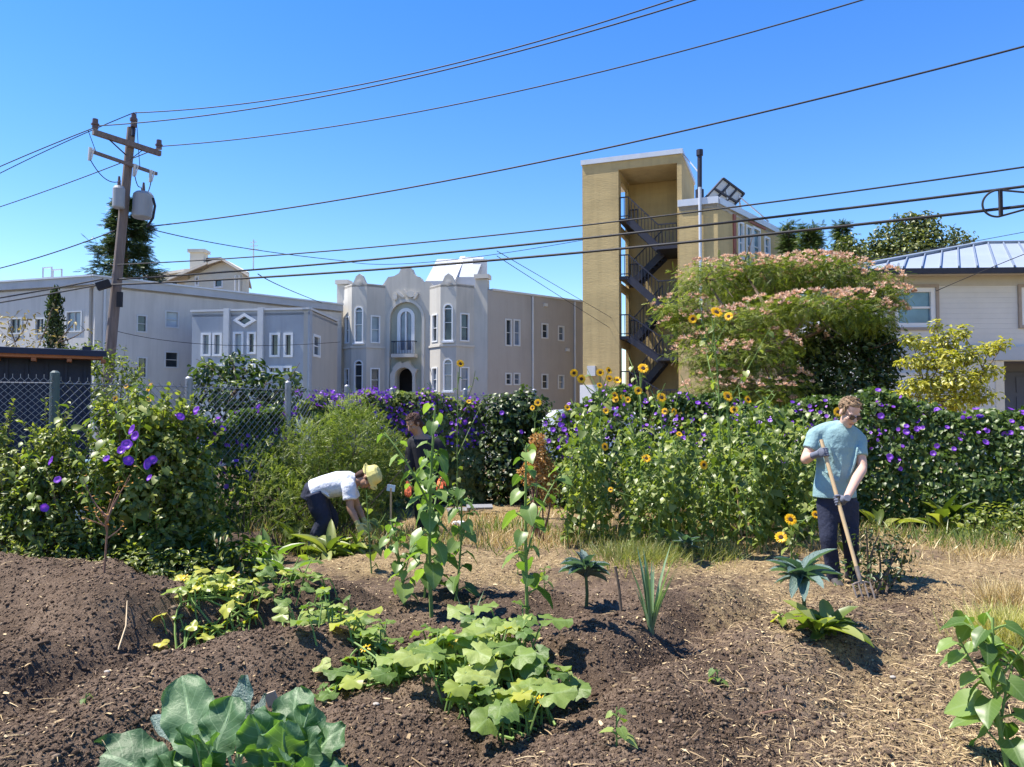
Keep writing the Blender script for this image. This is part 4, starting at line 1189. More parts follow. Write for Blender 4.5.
wire('upper thin power wire running from the pole top off to the upper right', PY, [(134, 113), (400, 75), (600, 26), (720, -18)], .015)
wire('thin power wire from the left crossarm insulator, just under the pole top wire', PY - .85, [(98, 126), (400, 79), (600, 32), (720, -10)], .015)
wire('power wire from the pole top descending to the left edge', PY, [(134, 113), (70, 139), (0, 174), (-60, 205)], .015)
wire('power wire from the left crossarm insulator descending to the left', PY - .85, [(98, 126), (50, 146), (0, 166), (-60, 194)], .015)
wire('power wire from the right crossarm insulator up to the upper right', PY + .75, [(162, 146), (400, 116), (700, 45), (930, -20)], .015)
wire('power wire from the right crossarm insulator sinking to the left', PY + .75, [(162, 146), (100, 172), (0, 206), (-60, 226)], .015)
wire('dark wire sweeping from the transformers to the right edge', PY, [(150, 226.5), (512, 167), (800, 105), (1060, 36)], .019)
wire('wire left of the pole at the height of the transformer bottoms', PY, [(115, 230), (60, 252), (0, 267), (-60, 281)], .017)
wire('thin wire crossing the stair tower above the two thick cables', PY, [(110, 265), (300, 253), (512, 234), (760, 203), (1060, 162)], .017)
pa, cfa = wire('thick black cable ending at the right above the looped one', PY, [(112, 281), (250, 267), (512, 248.5), (800, 214), (1060, 181)], .026, 'telephone_cable')
pb_, cfb = wire('thick black cable carrying the teardrop loop at right', PY - .3, [(112, 286), (250, 275), (512, 261), (800, 231), (1060, 201)], .028, 'telephone_cable')
wire('upper of two dark cables left of the pole over the pale roof', PY, [(103, 279), (50, 289), (0, 298), (-60, 307)], .024, 'telephone_cable')
wire('lower of two dark cables left of the pole over the pale roof', PY - .3, [(103, 284), (50, 294), (0, 302.5), (-60, 312)], .024, 'telephone_cable')
def drop(label, pix, Y0, Y1, r=.014, name='service_drop'):
    n = len(pix); pts = [at(px, py, Y0 + (Y1 - Y0) * i / (n - 1)) for i, (px, py) in enumerate(pix)]
    fine = []
    P_ = np.array([tuple(p) for p in pts]); t = np.arange(n); tt = np.linspace(0, n - 1, 22)
    cf = [np.polyfit(t, P_[:, k], min(2, n - 1)) for k in range(3)]
    for q in tt: fine.append(Vector([float(np.polyval(c, q)) for c in cf]))
    b = MB(); b.tube(fine, r, 5); o = b.build(name, M_WIRE, loc=tuple(fine[0])); tag(o, label, 'wire', 'service wires to the houses'); return o
drop('service wire falling from the pole towards the grey arched building', [(150, 229), (250, 249), (345, 261)], PY, 38, .017)
drop('service wire slanting down to the small blue-grey house', [(258, 274), (285, 288), (322, 303)], 20, 33, .015)
drop('wire passing behind the mission building and ending at the tower', [(345, 261), (430, 262), (583, 240)], 37, 36, .015)
drop('upper of two wires slanting onto the tan tower wall', [(497, 251), (550, 282), (612, 318)], 21, 36.2, .011)
drop('lower of two wires slanting onto the tan tower wall', [(497, 256), (550, 290), (610, 328)], 21, 36.2, .011)
drop('thin wire running beside the metal roof at right', [(800, 268), (900, 254), (1040, 229)], 30, 26, .012)
drop('wire from the right edge down to the metal roofed house', [(1045, 246), (990, 268), (936, 291)], 18, 21.5, .011)
drop('thin wire sagging in front of the blue-grey house windows', [(112, 330), (220, 345), (340, 342)], PY, 29, .010)
# snowshoe loop on the lower thick cable
T = thing('cable_storage_loop', 'black teardrop cable loop hanging on the thick cable at right', 'cable loop', at(1000, 205, 12.9))
u0, z0 = pb_.uz(998, 204)
b = MB(); pts = []
for k in range(33):
    a = PI / 2 + PI * k / 32
    pts.append((u0 - .0 + .24 * math.cos(a), z0 + .235 * math.sin(a)))
pts = [(u0 + .95, z0 + .02)] + pts + [(u0 + .95, z0 - .02)]
b.tube([pb_.P(u, z, .05) for u, z in pts], .018, 6); b.build('loop', M_WIRE, T)
b = MB(); b.bar(pb_.P(u0 + .03, z0 - .235, .05), pb_.P(u0 + .03, z0 + .235, .05), .05, .05); b.build('spreader_bar', M_DARK, T)
# ================================================================== vegetation
M_BARK = surf('bark', (.14, .10, .07), .95, .3, 6, .6, 25, stretch=(1, 1, .3))
M_TWIG = surf('reddish_twig', (.22, .12, .08), .9, .2, 8)
M_STEMG = surf('green_stem', (.14, .22, .05), .7, .2, 10)
M_STEMD = surf('dark_green_stem', (.07, .10, .03), .8, .2, 10)
L_VINE = leafmat('vine_leaf', (.032, .062, .012), (.080, .135, .026), (.20, .25, .06), .44, .035, .42)
L_VINEP = leafmat('pale_vine_leaf', (.09, .12, .045), (.20, .25, .09), (.34, .37, .18), .42, .02, .45)
L_SHRUB = leafmat('shrub_leaf', (.05, .08, .014), (.15, .195, .036), (.31, .33, .09), .46, .035)
L_SUN = leafmat('sunflower_leaf', (.075, .115, .025), (.18, .235, .052), (.33, .36, .12), .46, .035)
L_SUNBIG = leafmat('big_sunflower_leaf', (.08, .15, .03), (.14, .23, .05), (.24, .34, .09), .50, .035, veins=.35)
L_SQUASH = leafmat('squash_leaf', (.09, .16, .035), (.19, .27, .055), (.34, .39, .11), .42, .03, .5, veins=.3, nscale=30, bmp=.3)
L_YELLOW = leafmat('yellowing_leaf', (.20, .27, .05), (.33, .38, .07), (.50, .46, .08), .45, .04)
L_COLL = leafmat('collard_leaf', (.055, .115, .05), (.085, .165, .075), (.14, .23, .12), .40, .03, .5, tint=(1.5, 1.75, .25), veins=.75, veincol=(.27, .38, .22), nscale=9, bmp=.4, bscale=45)
L_KALE = leafmat('blue_kale_leaf', (.05, .095, .085), (.085, .145, .13), (.15, .22, .20), .25, .06, .45, tint=(1.2, 1.5, .5), veins=.4, veincol=(.25, .33, .27), bmp=.9, bscale=110)
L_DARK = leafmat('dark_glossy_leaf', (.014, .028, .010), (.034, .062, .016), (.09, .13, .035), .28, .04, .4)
L_LOQ = leafmat('loquat_leaf', (.025, .05, .018), (.055, .095, .028), (.15, .19, .07), .34, .05, .4)
L_MIM = leafmat('silk_tree_leaf', (.06, .095, .016), (.15, .195, .034), (.28, .31, .06), .48, .02)
L_YEL = leafmat('lime_tree_leaf', (.19, .20, .025), (.35, .34, .04), (.52, .46, .08), .45, .04)
L_RED = leafmat('redwood_foliage', (.022, .042, .018), (.05, .085, .032), (.12, .15, .065), .2, .04)
L_CON = leafmat('conifer_foliage', (.03, .06, .016), (.08, .12, .03), (.16, .19, .055), .25, .04)
L_OAK = leafmat('far_tree_leaf', (.04, .06, .015), (.10, .125, .03), (.20, .21, .06), .3, .04)
L_TAN = leafmat('tan_tree_leaf', (.16, .13, .05), (.30, .24, .10), (.42, .34, .15), .4, .04, tint=(1.1, 1.05, .6))
L_FEATH = leafmat('feathery_leaf', (.09, .13, .02), (.19, .25, .05), (.33, .37, .10), .46, .03)
L_LEEK = leafmat('leek_leaf', (.10, .18, .09), (.17, .27, .13), (.27, .37, .18), .3, .08)
L_ORANGE = leafmat('orange_dry_leaf', (.26, .13, .04), (.48, .28, .10), (.64, .42, .18), .4, .03, tint=(1.1, .9, .5))
L_PET = leafmat('yellow_petal', (.70, .38, .01), (.85, .52, .015), (.92, .62, .03), .35, .03, tint=(1.05, .9, .4))
L_PURP = leafmat('purple_petal', (.12, .03, .34), (.20, .05, .48), (.36, .14, .62), .35, .03, tint=(1.1, .7, 1.2))
L_PINK = leafmat('pink_blossom', (.46, .27, .19), (.66, .45, .33), (.80, .64, .50), .45, .02, tint=(1.1, .95, .85))
M_DISC = surf('seed_disc', (.05, .025, .012), .9, .3, 90, .5, 300)

def limb(b, a, c, r0, r1, bend=.15, n=6, m=0, seg=7):
    a = Vector(a); c = Vector(c); L = (c - a).length
    o1 = Vector(rng.normal(0, bend * L * .5, 3)); pts = []
    for i in range(n + 1):
        t = i / n; pts.append(a.lerp(c, t) + o1 * math.sin(PI * t) + Vector((0, 0, -bend * L * .2 * math.sin(PI * t))))
    b.tube(pts, [r0 + (r1 - r0) * i / n for i in range(n + 1)], seg, m)
    return pts

# ---- fence ----------------------------------------------------------------
FP = [Vector((-6.4, 6.25)), Vector((-4.42, 7.1)), Vector((-2.92, 9.6)), Vector((-2.05, 12.6)), Vector((.4, 13.3)), Vector((3.2, 12.2))]
FH = 1.93
M_GALV = surf('galvanised_wire', (.24, .25, .28), .5, .1, 4, metal=.5)
M_POST = surf('green_grey_fence_post', (.07, .10, .10), .6, .15, 4)
T = thing('chain_link_fence', 'galvanised chain-link fence running behind the left shrubs towards the mission building', 'fence', (FP[1].x, FP[1].y, 0))
b = MB(); pitch = .062
for a, c in zip(FP[:-2], FP[1:-1]):
    d = c - a; L = d.length; far = (a.length + c.length) / 2; p_ = pitch if far < 9 else pitch * 1.35
    n = int(L / p_); wr_ = .0024 if far < 9 else .003
    z0 = .05; rows = int((FH - z0) / p_)
    for k in range(-rows, n):
        for s in (1, -1):
            u0, u1 = k, k + rows; 
            c0, c1 = max(0, u0), min(n, u1)
            if c1 <= c0: continue
            za, zb = c0 - u0, c1 - u0
            if s < 0: za, zb = rows - za, rows - zb
            p0 = a + d * (c0 / n); p1 = a + d * (c1 / n)
            A_ = Vector((p0.x, p0.y + .004 * s, z0 + za * p_)); B_ = Vector((p1.x, p1.y + .004 * s, z0 + zb * p_))
            b.tube([A_, B_], wr_, 3, cap=False)
    # twisted barbs on the top
    for k in range(n):
        p0 = a + d * (k / n); b.tube([(p0.x, p0.y, z0 + rows * p_ - .005), (p0.x, p0.y, z0 + rows * p_ + .032)], .003, 4)
b.build('mesh', M_GALV, T)
b = MB()
for a, c in zip(FP[:-2], FP[1:-1]): b.tube([(a.x, a.y + .015, FH - .07), (c.x, c.y + .015, FH - .07)], .006, 6)
b.build('tension_wire', M_GALV, T)
posts = [FP[0], FP[1], FP[1].lerp(FP[2], .5), FP[2], FP[2].lerp(FP[3], .5), FP[3], FP[3].lerp(FP[4], .5), FP[4]]
for q in posts:
    b = MB(); b.tube([(q.x, q.y + .05, -.3), (q.x, q.y + .05, FH + .03), (q.x, q.y + .05, FH + .05)], [.042, .042, .02], 12); b.build('fence_post', M_POST if q is FP[1] else M_GALV, T)

# ---- flowers --------------------------------------------------------------
def morning_mesh():
    vs = [(0, 0, -.02)]; fs = []
    n = 10
    for r_, z_ in ((.25, .0), (.75, .28), (1.0, .30)):
        for k in range(n):
            q = r_ * (1 + (.08 if k % 2 == 0 and r_ > .9 else 0)); vs.append((q * math.cos(2 * PI * k / n), q * math.sin(2 * PI * k / n), z_))
    for k in range(n):
        k2 = (k + 1) % n; fs.append((0, 1 + k, 1 + k2))
        for j in (0, 1): fs.append((1 + j * n + k, 1 + j * n + k2, 1 + (j + 1) * n + k2, 1 + (j + 1) * n + k)[::-1])
    me = bpy.data.meshes.new('morning_flower'); me.from_pydata(vs, [], [f[::-1] for f in fs]); me.materials.append(L_PURP)
    at_ = me.attributes.new('rnd', 'FLOAT', 'POINT'); at_.data.foreach_set('value', np.concatenate([[.95], np.full(n, .8), np.full(n, .45), np.full(n, .2)]).astype(np.float32)); me.update()
    return me
ME_MORN = morning_mesh()
def aim(o, nrm, roll=0):
    q = Vector(nrm).to_track_quat('Z', 'Y'); o.rotation_mode = 'QUATERNION'; o.rotation_quaternion = q
def add_morn(parent, p, nrm, s):
    s *= .78; o = link('flower', ME_MORN, parent); o.location = Vector(p) - LOC[parent.name]; o.scale = (s, s, s); aim(o, nrm)
def petals_mesh(n=16, seed=0, sz=1.0):
    r = np.random.default_rng(seed)
    P, D, N = [], [], []
    for ring in (0, 1):
        for k in range(n):
            a = 2 * PI * (k + .5 * ring) / n + r.normal(0, .06)
            d = np.array((math.cos(a), math.sin(a), .12 + .15 * ring + r.normal(0, .12)))
            P.append(d * .33 * np.array((1, 1, 0)) + (0, 0, .02 * ring)); D.append(d); N.append((0, 0, 1))
    T_ = strip([0, .35, .7, 1], [.16, .5, .42, .02], .2, .15)
    o = scatter('petals', np.array(P), np.array(D), np.array(N), .72, .36, T_, L_PET, rnd=.3 + .5 * r.random(2 * n))
    me = o.data; bpy.data.objects.remove(o); return me
ME_PET = [petals_mesh(15, 1), petals_mesh(13, 2)]; ME_SQF = petals_mesh(4, 3)
b = MB(); b.rings([[(r_ * math.cos(k * PI / 8), r_ * math.sin(k * PI / 8), z_) for k in range(16)] for r_, z_ in ((.30, -.06), (.42, .02), (.38, .10), (.22, .13), (.08, .09))])
o_ = b.build('disc', M_DISC, smooth=True); ME_DISC = o_.data; bpy.data.objects.remove(o_)
def add_head(parent, p, nrm, s, k=0):
    """sunflower head: petals with a seed disc as its sub-part; s = petal tip radius"""
    o = link('flower_head', ME_PET[k % 2], parent); o.location = Vector(p) - LOC[parent.name]; o.scale = (s,) * 3; aim(o, nrm)
    d = link('seed_disc', ME_DISC, o); return o

# ---- morning-glory hedges -------------------------------------------------
def hedge(name, label, path, height, thick, n, nfl, leaf=.075, mat=None, Tm=None, cat='hedge', fl=.05, zlow=.05, flower_band=(.45, 1.02), top=.16):
    mat = mat or L_VINE
    P0 = path[0]; T = thing(name, label, cat, (P0[0], P0[1], float(gz(P0[0], P0[1]))))
    pts = [Vector(p) for p in path]; segL = [(c - a).length for a, c in zip(pts[:-1], pts[1:])]; tot = sum(segL)
    def base(u):
        s = u * tot; k = np.zeros(len(u), int); acc = np.concatenate([[0], np.cumsum(segL)])
        k = np.clip(np.searchsorted(acc, s, side='right') - 1, 0, len(segL) - 1)
        t = (s - acc[k]) / np.array(segL)[k]
        A_ = np.array([tuple(p) for p in pts]); q = A_[k] + (A_[k + 1] - A_[k]) * t[:, None]
        d = unit(A_[k + 1] - A_[k]); nn = np.stack([d[:, 1], -d[:, 0]], -1); nn *= np.sign(-(nn * q).sum(-1, keepdims=True))
        return q, nn
    def shell(n, band=None):
        u = rng.random(n); q, nn = base(u); s = u * tot
        hh = height * (1 + top * 2 * fbm(s, s * 0, 1.3, 2, 60 + len(label)))
        v = rng.random(n) if band is None else band[0] + (band[1] - band[0]) * rng.random(n)
        side = rng.random(n)
        front = side < .66; topm = (side >= .66) & (side < .9)
        v = np.where(topm & (band is None), .9 + .14 * rng.random(n), v)
        lump = .45 * fbm(s, v * height, 1.5, 3, 90)
        w_ = np.where(front, 1.0, np.where(topm, rng.random(n) * 2 - 1, -1.0)) * thick * .5
        w_ = w_ * (1 - .55 * np.clip(v, 0, 1.1) ** 3) + lump * np.where(front, 1, .3) - rng.random(n) ** 2 * .14 * np.sign(w_)
        z = zlow + (hh - zlow) * v - .06 * rng.random(n)
        p = np.stack([q[:, 0] + nn[:, 0] * w_, q[:, 1] + nn[:, 1] * w_, z], -1)
        p[:, 2] += gz(p[:, 0], p[:, 1], False)
        N = np.stack([nn[:, 0] * np.where(w_ > 0, 1, -1), nn[:, 1] * np.where(w_ > 0, 1, -1), np.where(v > .85, 1.6, .5)], -1)
        return p, unit(N), lump, v
    p, N, lump, v = shell(n)
    rnd = np.clip(.45 + rng.normal(0, .22, n), 0, 1)
    nrm = unit(N + rng.normal(0, .45, (n, 3))); D = unit(np.array([0, 0, -.8]) + N * .4 + rng.normal(0, .5, (n, 3)))
    L = leaf * (.6 + .7 * rng.random(n))
    scatter('foliage', p, D, nrm, L, L * .95, Tm if Tm is not None else T_HEART, mat, T, rnd=rnd)
    b = MB()
    for k in range(int(tot * 9)):
        u = rng.random(1); q, nn = base(u); q = q[0]
        x0 = q[0] + rng.normal(0, .15); y0 = q[1] + .06 + abs(rng.normal(0, .1))
        limb(b, (x0, y0, -.05), (x0 + rng.normal(0, .3), y0 + rng.normal(0, .05), height * (.45 + .3 * rng.random())), .010, .004, .2, 5, 0, 4)
    b.build('vine_stems', M_BARK, T)
    if nfl:
        p, N, _, _ = shell(nfl * 3, flower_band); got = 0
        for i in range(len(p)):
            if N[i][1] < .25 and got < nfl:
                nr = unit(N[i] + rng.normal(0, .25, 3)); add_morn(T, p[i] + nr * .12, nr, fl * (.75 + .45 * rng.random())); got += 1
        p, N, _, _ = shell(nfl * (14 if cat == 'vine' else 5), flower_band); k = (N[:, 1] < .25) & (vnoise(p[:, 0] * 1.6, p[:, 2] * 2.2, 12) > .42); p, N = p[k] + N[k] * .09, N[k]
        n_ = len(p); nr = unit(N + rng.normal(0, .5, (n_, 3))); a6 = [2 * PI * i / 7 for i in range(7)]
        T5 = (np.array([(0, 0, -.2)] + [(math.cos(a), math.sin(a), .12) for a in a6]), np.array([(0, 1 + i, 1 + (i + 1) % 7) for i in range(7)]))
        sz = fl * .55 * (.6 + .6 * rng.random(n_)); o = scatter('blossoms', p, rdir(n_), nr, sz, sz, T5, L_PURP, T); o['kind'] = 'stuff'
    return T
hedge('morning_glory_hedge', 'dense hedge of morning glory with purple flowers to the right of the man', [(3.7, 10.9), (6.0, 10.3), (8.6, 9.6)], 1.72, .85, 26000, 80, .062)
hedge('morning_glory_hedge', 'strip of purple-flowered vine showing over the sunflower thicket', [(.9, 12.3), (2.4, 11.6), (3.75, 11.0)], 1.72, .6, 12000, 60, .06)
hedge('vine_covered_fence', 'purple-flowered vine spread over the chain-link fence below the mission building', [(-2.85, 10.2), (-2.15, 12.5), (-.55, 13.0)], 1.78, .5, 17000, 98, .07, L_VINEP, flower_band=(.55, 1.05), cat='vine')
hedge('vine_covered_fence', 'leafy vine on the fence just right of the navy shed', [(-4.3, 7.6), (-3.5, 8.8), (-2.95, 9.9)], 1.5, .36, 6500, 14, .06, cat='vine')

# ---- generic shrubs and trees --------------------------------------------
def shrub(name, label, cat, c, clumps, per, leaf, T_, mat, wr=.6, stems=5, flowers=None, up=.5, jit=.9, droop=.3, inner=.4, barkm=None, group=None, sr=.014, shoots=0):
    sb = MB()
    base = Vector((c[0], c[1], float(gz(c[0], c[1]))))
    T = thing(name, label, cat, base, group)
    cl = [((c[0] + q[0], c[1] + q[1], base.z + q[2]), (q[3], q[3] if len(q) < 6 else q[5], q[4])) for q in clumps]
    P, N, R = cloud(cl, per, inner)
    k = P[:, 2] > base.z - .02; P, N, R = P[k], N[k], R[k]
    leafy('foliage', P, N, leaf, T_, mat, T, wr=wr, up=up, jit=jit, droop=droop, rnd=R)
    b = MB()
    for i in range(stems):
        q = cl[i % len(cl)]
        e = Vector(q[0]) + Vector(rng.normal(0, q[1][0] * .3, 3))
        limb(b, base + Vector((rng.normal(0, .05), rng.normal(0, .05), -.05)), e, sr, sr * .4, .12, 5, 0, 5)
    ps, pn, pd = [], [], []
    for i in range(shoots):
        q = cl[i % len(cl)]; d0 = rdir(1)[0]; d0[2] = abs(d0[2]); p0 = np.array(q[0]) + d0 * np.array(q[1]) * .85; dd = unit(d0 * .6 + np.array((rng.normal(0, .3), rng.normal(0, .3), .8)))
        ln = rng.uniform(.14, .36)
        b.tube([Vector(p0), Vector(p0 + dd * ln * .5 + (0, 0, .01)), Vector(p0 + dd * ln)], [.004, .003, .002], 4)
        for t in np.linspace(.15, 1, 11): ps.append(p0 + dd * ln * t); e = rdir(1)[0]; pd.append(e + dd * .6); pn.append(dd + rng.normal(0, .5, 3))
    if shoots:
        scatter('foliage', np.array(ps), np.array(pd), np.array(pn), leaf * 1.05, leaf * wr, T_, mat, T, rnd=.35 + .6 * rng.random(len(ps)))
    b.build('stems', barkm or M_BARK, T)
    for (px, py, Y, s) in (flowers or []):
        p = at(px, py, Y); add_morn(T, p, unit(np.array((rng.normal(0, .6), -1, .4 + rng.normal(0, .2)))), s)
    return T

# left-hand shrubs in front of the fence
shrub('leafy_shrub', 'broad leafy shrub with two purple flowers at the left edge below the fence post', 'shrub', (-4.35, 6.75),
      [(-.7, .1, .3, .38, .3), (-.25, -.05, .28, .34, .28), (.2, -.1, .25, .32, .26), (.5, 0, .3, .26, .28), (-.55, .1, .75, .3, .24), (-.1, .05, .68, .28, .26), (.3, 0, .62, .22, .22), (-.75, .1, 1.08, .24, .16), (-.3, .1, 1.05, .24, .2), (.08, .12, .98, .2, .2), (.05, .15, 1.3, .16, .15), (.38, .1, .92, .16, .2), (-.45, .15, 1.32, .13, .12)], 13000, .048, T_OVAL, L_SHRUB, .6, 12,
      [(52, 461, 6.15, .05), (58, 480, 6.2, .04), (44, 508, 6.2, .045)], shoots=80)
shrub('flowering_shrub', 'shrub with a cluster of large purple flowers between fence post and bending gardener', 'shrub', (-3.35, 7.0),
      [(-.35, 0, .3, .32, .28), (.05, -.05, .32, .34, .3), (.25, .1, .7, .26, .28), (-.15, 0, .8, .3, .26), (-.35, .1, 1.12, .26, .2), (.05, .1, 1.22, .24, .18), (.22, .2, 1.05, .2, .2), (-.12, .15, 1.48, .2, .14), (.18, .25, 1.42, .15, .12), (-.45, .15, 1.4, .14, .12)], 11000, .05, T_HEART, L_SHRUB, .8, 12,
      [(133, 430, 6.45, .06), (136, 436, 6.5, .055), (127, 445, 6.45, .06), (122, 450, 6.45, .05), (128, 461, 6.45, .058), (149, 464, 6.45, .065), (153, 460, 6.5, .05), (107, 459, 6.45, .04), (180, 417, 6.6, .05), (150, 478, 6.4, .04), (197, 410, 6.9, .045)], shoots=70)
shrub('feathery_bush', 'tall feathery green bush behind the bending gardener in the white shirt', 'shrub', (-2.35, 9.35),
      [(-.5, 0, .5, .4, .55), (0, .1, .7, .45, .6), (.45, .2, .6, .4, .6), (-.2, .1, 1.15, .4, .35), (.4, .2, 1.2, .4, .4), (.75, .3, .9, .35, .5), (-.65, .1, .85, .3, .4), (.25, .3, 1.5, .3, .25)], 6500, .10, T_FERN, L_FEATH, .5, 16, up=1.0, droop=-.6)
shrub('feathery_bush', 'pale feathery weeds between the flowering shrub and the soil heap', 'shrub', (-3.0, 8.5),
      [(-.2, 0, .35, .3, .35), (.3, 0, .5, .3, .45), (.1, .1, .8, .25, .3), (.55, .2, .4, .28, .4)], 2600, .10, T_FERN, L_FEATH, .5, 10, up=1.0, droop=-.6)
shrub('low_weed_clump', 'low clump of mixed green weeds at the back edge of the left mound', 'weeds', (-3.85, 6.55),
      [(-.5, 0, .12, .4, .2, .2), (0, -.05, .14, .4, .22, .2), (.5, -.05, .16, .4, .25, .25), (.9, .1, .16, .35, .22, .2)], 8000, .05, T_OVAL, L_SHRUB, .5, 4, up=.8)
shrub('low_weed_clump', 'low leafy weeds left of the dark soil heap', 'weeds', (-2.75, 6.95),
      [(-.3, 0, .14, .35, .2, .2), (.15, .0, .16, .35, .22, .2), (.0, .1, .3, .25, .2, .2)], 3600, .09, T_LANCE, L_SHRUB, .35, 4, up=.8)
shrub('dense_vine_mound', 'dark rounded column of vine with sunlit top behind the tall sunflower stalks', 'shrub', (.0, 12.9),
      [(-.2, 0, .5, .55, .6), (.25, 0, .6, .5, .6), (0, 0, 1.1, .55, .5), (-.1, 0, 1.5, .5, .4), (.2, 0, 1.55, .45, .4)], 5200, .065, T_HEART, L_DARK, .9, 8,
      [(502, 413, 12.2, .05), (521, 432, 12.2, .05)])
shrub('dense_vine_mound', 'purple-flowered bushy vine right of the dark rounded column', 'shrub', (.95, 12.4),
      [(-.2, 0, .5, .4, .5), (.15, 0, .7, .4, .5), (0, 0, 1.2, .45, .4)], 5000, .065, T_HEART, L_VINE, .9, 6,
      [(546, 424, 11.8, .06), (553, 430, 11.8, .055), (560, 425, 11.8, .06), (541, 436, 11.8, .05), (563, 416, 11.8, .05), (549, 441, 11.8, .05), (568, 440, 11.8, .05), (559, 448, 11.8, .05)])
shrub('dried_bush', 'small orange-brown dried bush by the dark vine column', 'shrub', (.30, 9.0),
      [(0, 0, 1.0, .15, .22), (.1, 0, .85, .14, .2), (-.1, 0, .8, .12, .16), (.02, 0, 1.18, .09, .12), (.15, 0, .6, .12, .16)], 20000, .042, T_OVAL, L_ORANGE, .5, 10, up=.6, droop=-.4, barkm=M_TWIG)
shrub('leafy_shrub', 'small twiggy shrub just behind the digging fork', 'shrub', (3.22, 6.62),
      [(-.1, 0, .14, .26, .14), (.15, 0, .22, .22, .18), (.0, .05, .42, .20, .16), (.22, .05, .36, .14, .12)], 3400, .045, T_OVAL, L_DARK, .5, 12)
# purple-leaf strips at far right bottom of hedge
shrub('leafy_shrub', 'grey-green low shrub at the right edge under the hedge', 'shrub', (6.35, 9.2),
      [(-.4, 0, .2, .5, .22, .3), (.3, 0, .25, .6, .3, .3), (.9, .1, .35, .5, .4, .35)], 3300, .06, T_OVAL, L_SHRUB, .6, 4)

def tree(name, label, base, trunk_h, clumps, per, leaf, T_, mat, tr=.15, wr=.5, up=.4, jit=.9, droop=.3, inner=.35, barkm=None, cat='tree', lean=(0, 0), grp=None, bend=.10):
    base = Vector(base); T = thing(name, label, cat, base, grp)
    b = MB(); top = base + Vector((lean[0], lean[1], trunk_h))
    limb(b, base - Vector((0, 0, .2)), top, tr, tr * .7, .03, 6, 0, 10)
    cl = [(base + Vector(q[:3]), (q[3], q[3], q[4])) for q in clumps]
    order = sorted(cl, key=lambda q: (q[0] - top).length)
    for i, (c, r) in enumerate(order):
        st = top if i < 4 else min((o[0] for o in order[:max(1, i // 2)]), key=lambda o: (o - c).length)
        limb(b, st, c, tr * (.55 if st is top else .28), tr * .10, bend, 6, 0, 6)
        for k in range(3):
            limb(b, c, c + Vector(rng.normal(0, .5, 3)) * r[0], tr * .12, tr * .04, bend, 4, 0, 4)
    b.build('trunk', barkm or M_BARK, T)
    P, N, R = cloud(cl, per, inner)
    leafy('crown', P, N, leaf, T_, mat, T, wr=wr, up=up, jit=jit, droop=droop, rnd=R)
    return T, cl
def px_clumps(base, lst, Y0):
    """(px, py, dy, r_px, rz_px) -> clumps relative to base"""
    out = []
    for px, py, dy, r, rz in lst:
        p = at(px, py, Y0 + dy); k = (Y0 + dy) / F; out.append((p.x - base[0], p.y - base[1], p.z - base[2], r * k, rz * k))
    return out
def tbase(px, Y): q = at(px, 400, Y); return (q.x, q.y, float(gz(q.x, q.y, False)))

# silk tree
bs = tbase(770, 17.5)
mc = px_clumps(bs, [(684, 300, -.3, 30, 11), (705, 272, 0, 34, 12), (735, 283, .8, 34, 13), (742, 262, .6, 36, 11), (772, 268, .2, 40, 13), (805, 262, .9, 40, 12), (832, 266, 0, 36, 13), (862, 278, .2, 38, 13), (885, 290, -.3, 26, 11),
                    (700, 320, -.2, 40, 13), (735, 325, -.9, 40, 14), (770, 308, -.9, 40, 14), (810, 300, -1.2, 42, 14), (845, 305, -1.0, 40, 14), (870, 310, 0, 34, 14),
                    (705, 352, -1.0, 32, 14), (730, 358, -1.4, 36, 15), (762, 350, -1.5, 36, 15), (790, 340, .4, 34, 16), (720, 388, -1.4, 36, 14), (755, 390, -1.6, 38, 14), (785, 385, -1.2, 26, 14), (672, 308, 0, 20, 9), (780, 288, 1.4, 44, 16), (700, 410, -1.2, 26, 14), (765, 405, -1.3, 30, 14)], 17.5)
mc = [(a, c, d - (.18 if d > 3.6 else .06), r * .98, z * 1.22 * (.8 + .45 * rng.random())) for a, c, d, r, z in mc]
T_MIM, cl = tree('silk_tree', 'wide silk tree with layered crown covered in pink blossoms beside the stair tower', bs, 1.3, mc, 1700, .17, T_FROND, L_MIM, .17, .62, up=1.0, jit=.7, droop=.12, inner=.25, lean=(.2, -.1))
P, N, D, R = [], [], [], []
for c, r in cl[:26]:
    n = int(48 * r[0] * r[1] / .6 + 10)
    d = rdir(n * 3); d = d[d[:, 2] > .12][:n]
    q = np.array(c) + d * np.array(r) * 1.05 + np.array((0, 0, .05))
    dens = vnoise(q[:, 0] * 1.3, q[:, 1] * 1.3 + q[:, 2], 4)
    keep = (dens > .33) if q[:, 0].mean() < 6.2 else (dens > .12)
    q = q[keep]
    for p in q:
        s_ = rdir(9); s_[:, 2] = np.abs(s_[:, 2]) * .9 + .1
        for e in s_: P.append(p); D.append(e); N.append(rng.normal(size=3)); R.append(rng.random())
scatter('blossoms', np.array(P), np.array(D), np.array(N), .085, .04, T_DIA, L_PINK, T_MIM, rnd=np.array(R))
# added dark foliage standing in for the deep shade under its crown
bs = tbase(842, 17.9)
tree('evergreen_tree', 'dark dense evergreen standing in the shade of the silk tree', bs, 1.2, px_clumps(bs, [(815, 370, 0, 30, 30), (845, 350, .3, 34, 30), (872, 368, .2, 28, 32), (850, 392, -.5, 40, 26), (820, 400, -.3, 34, 22), (876, 402, 0, 24, 20), (840, 330, .6, 34, 22), (868, 335, .6, 26, 22), (800, 355, .8, 24, 26), (850, 325, .8, 30, 14), (885, 350, .5, 18, 24), (800, 395, -.2, 28, 20), (812, 345, .2, 24, 18)], 17.9), 1900, .13, T_OVAL, L_DARK, .16)
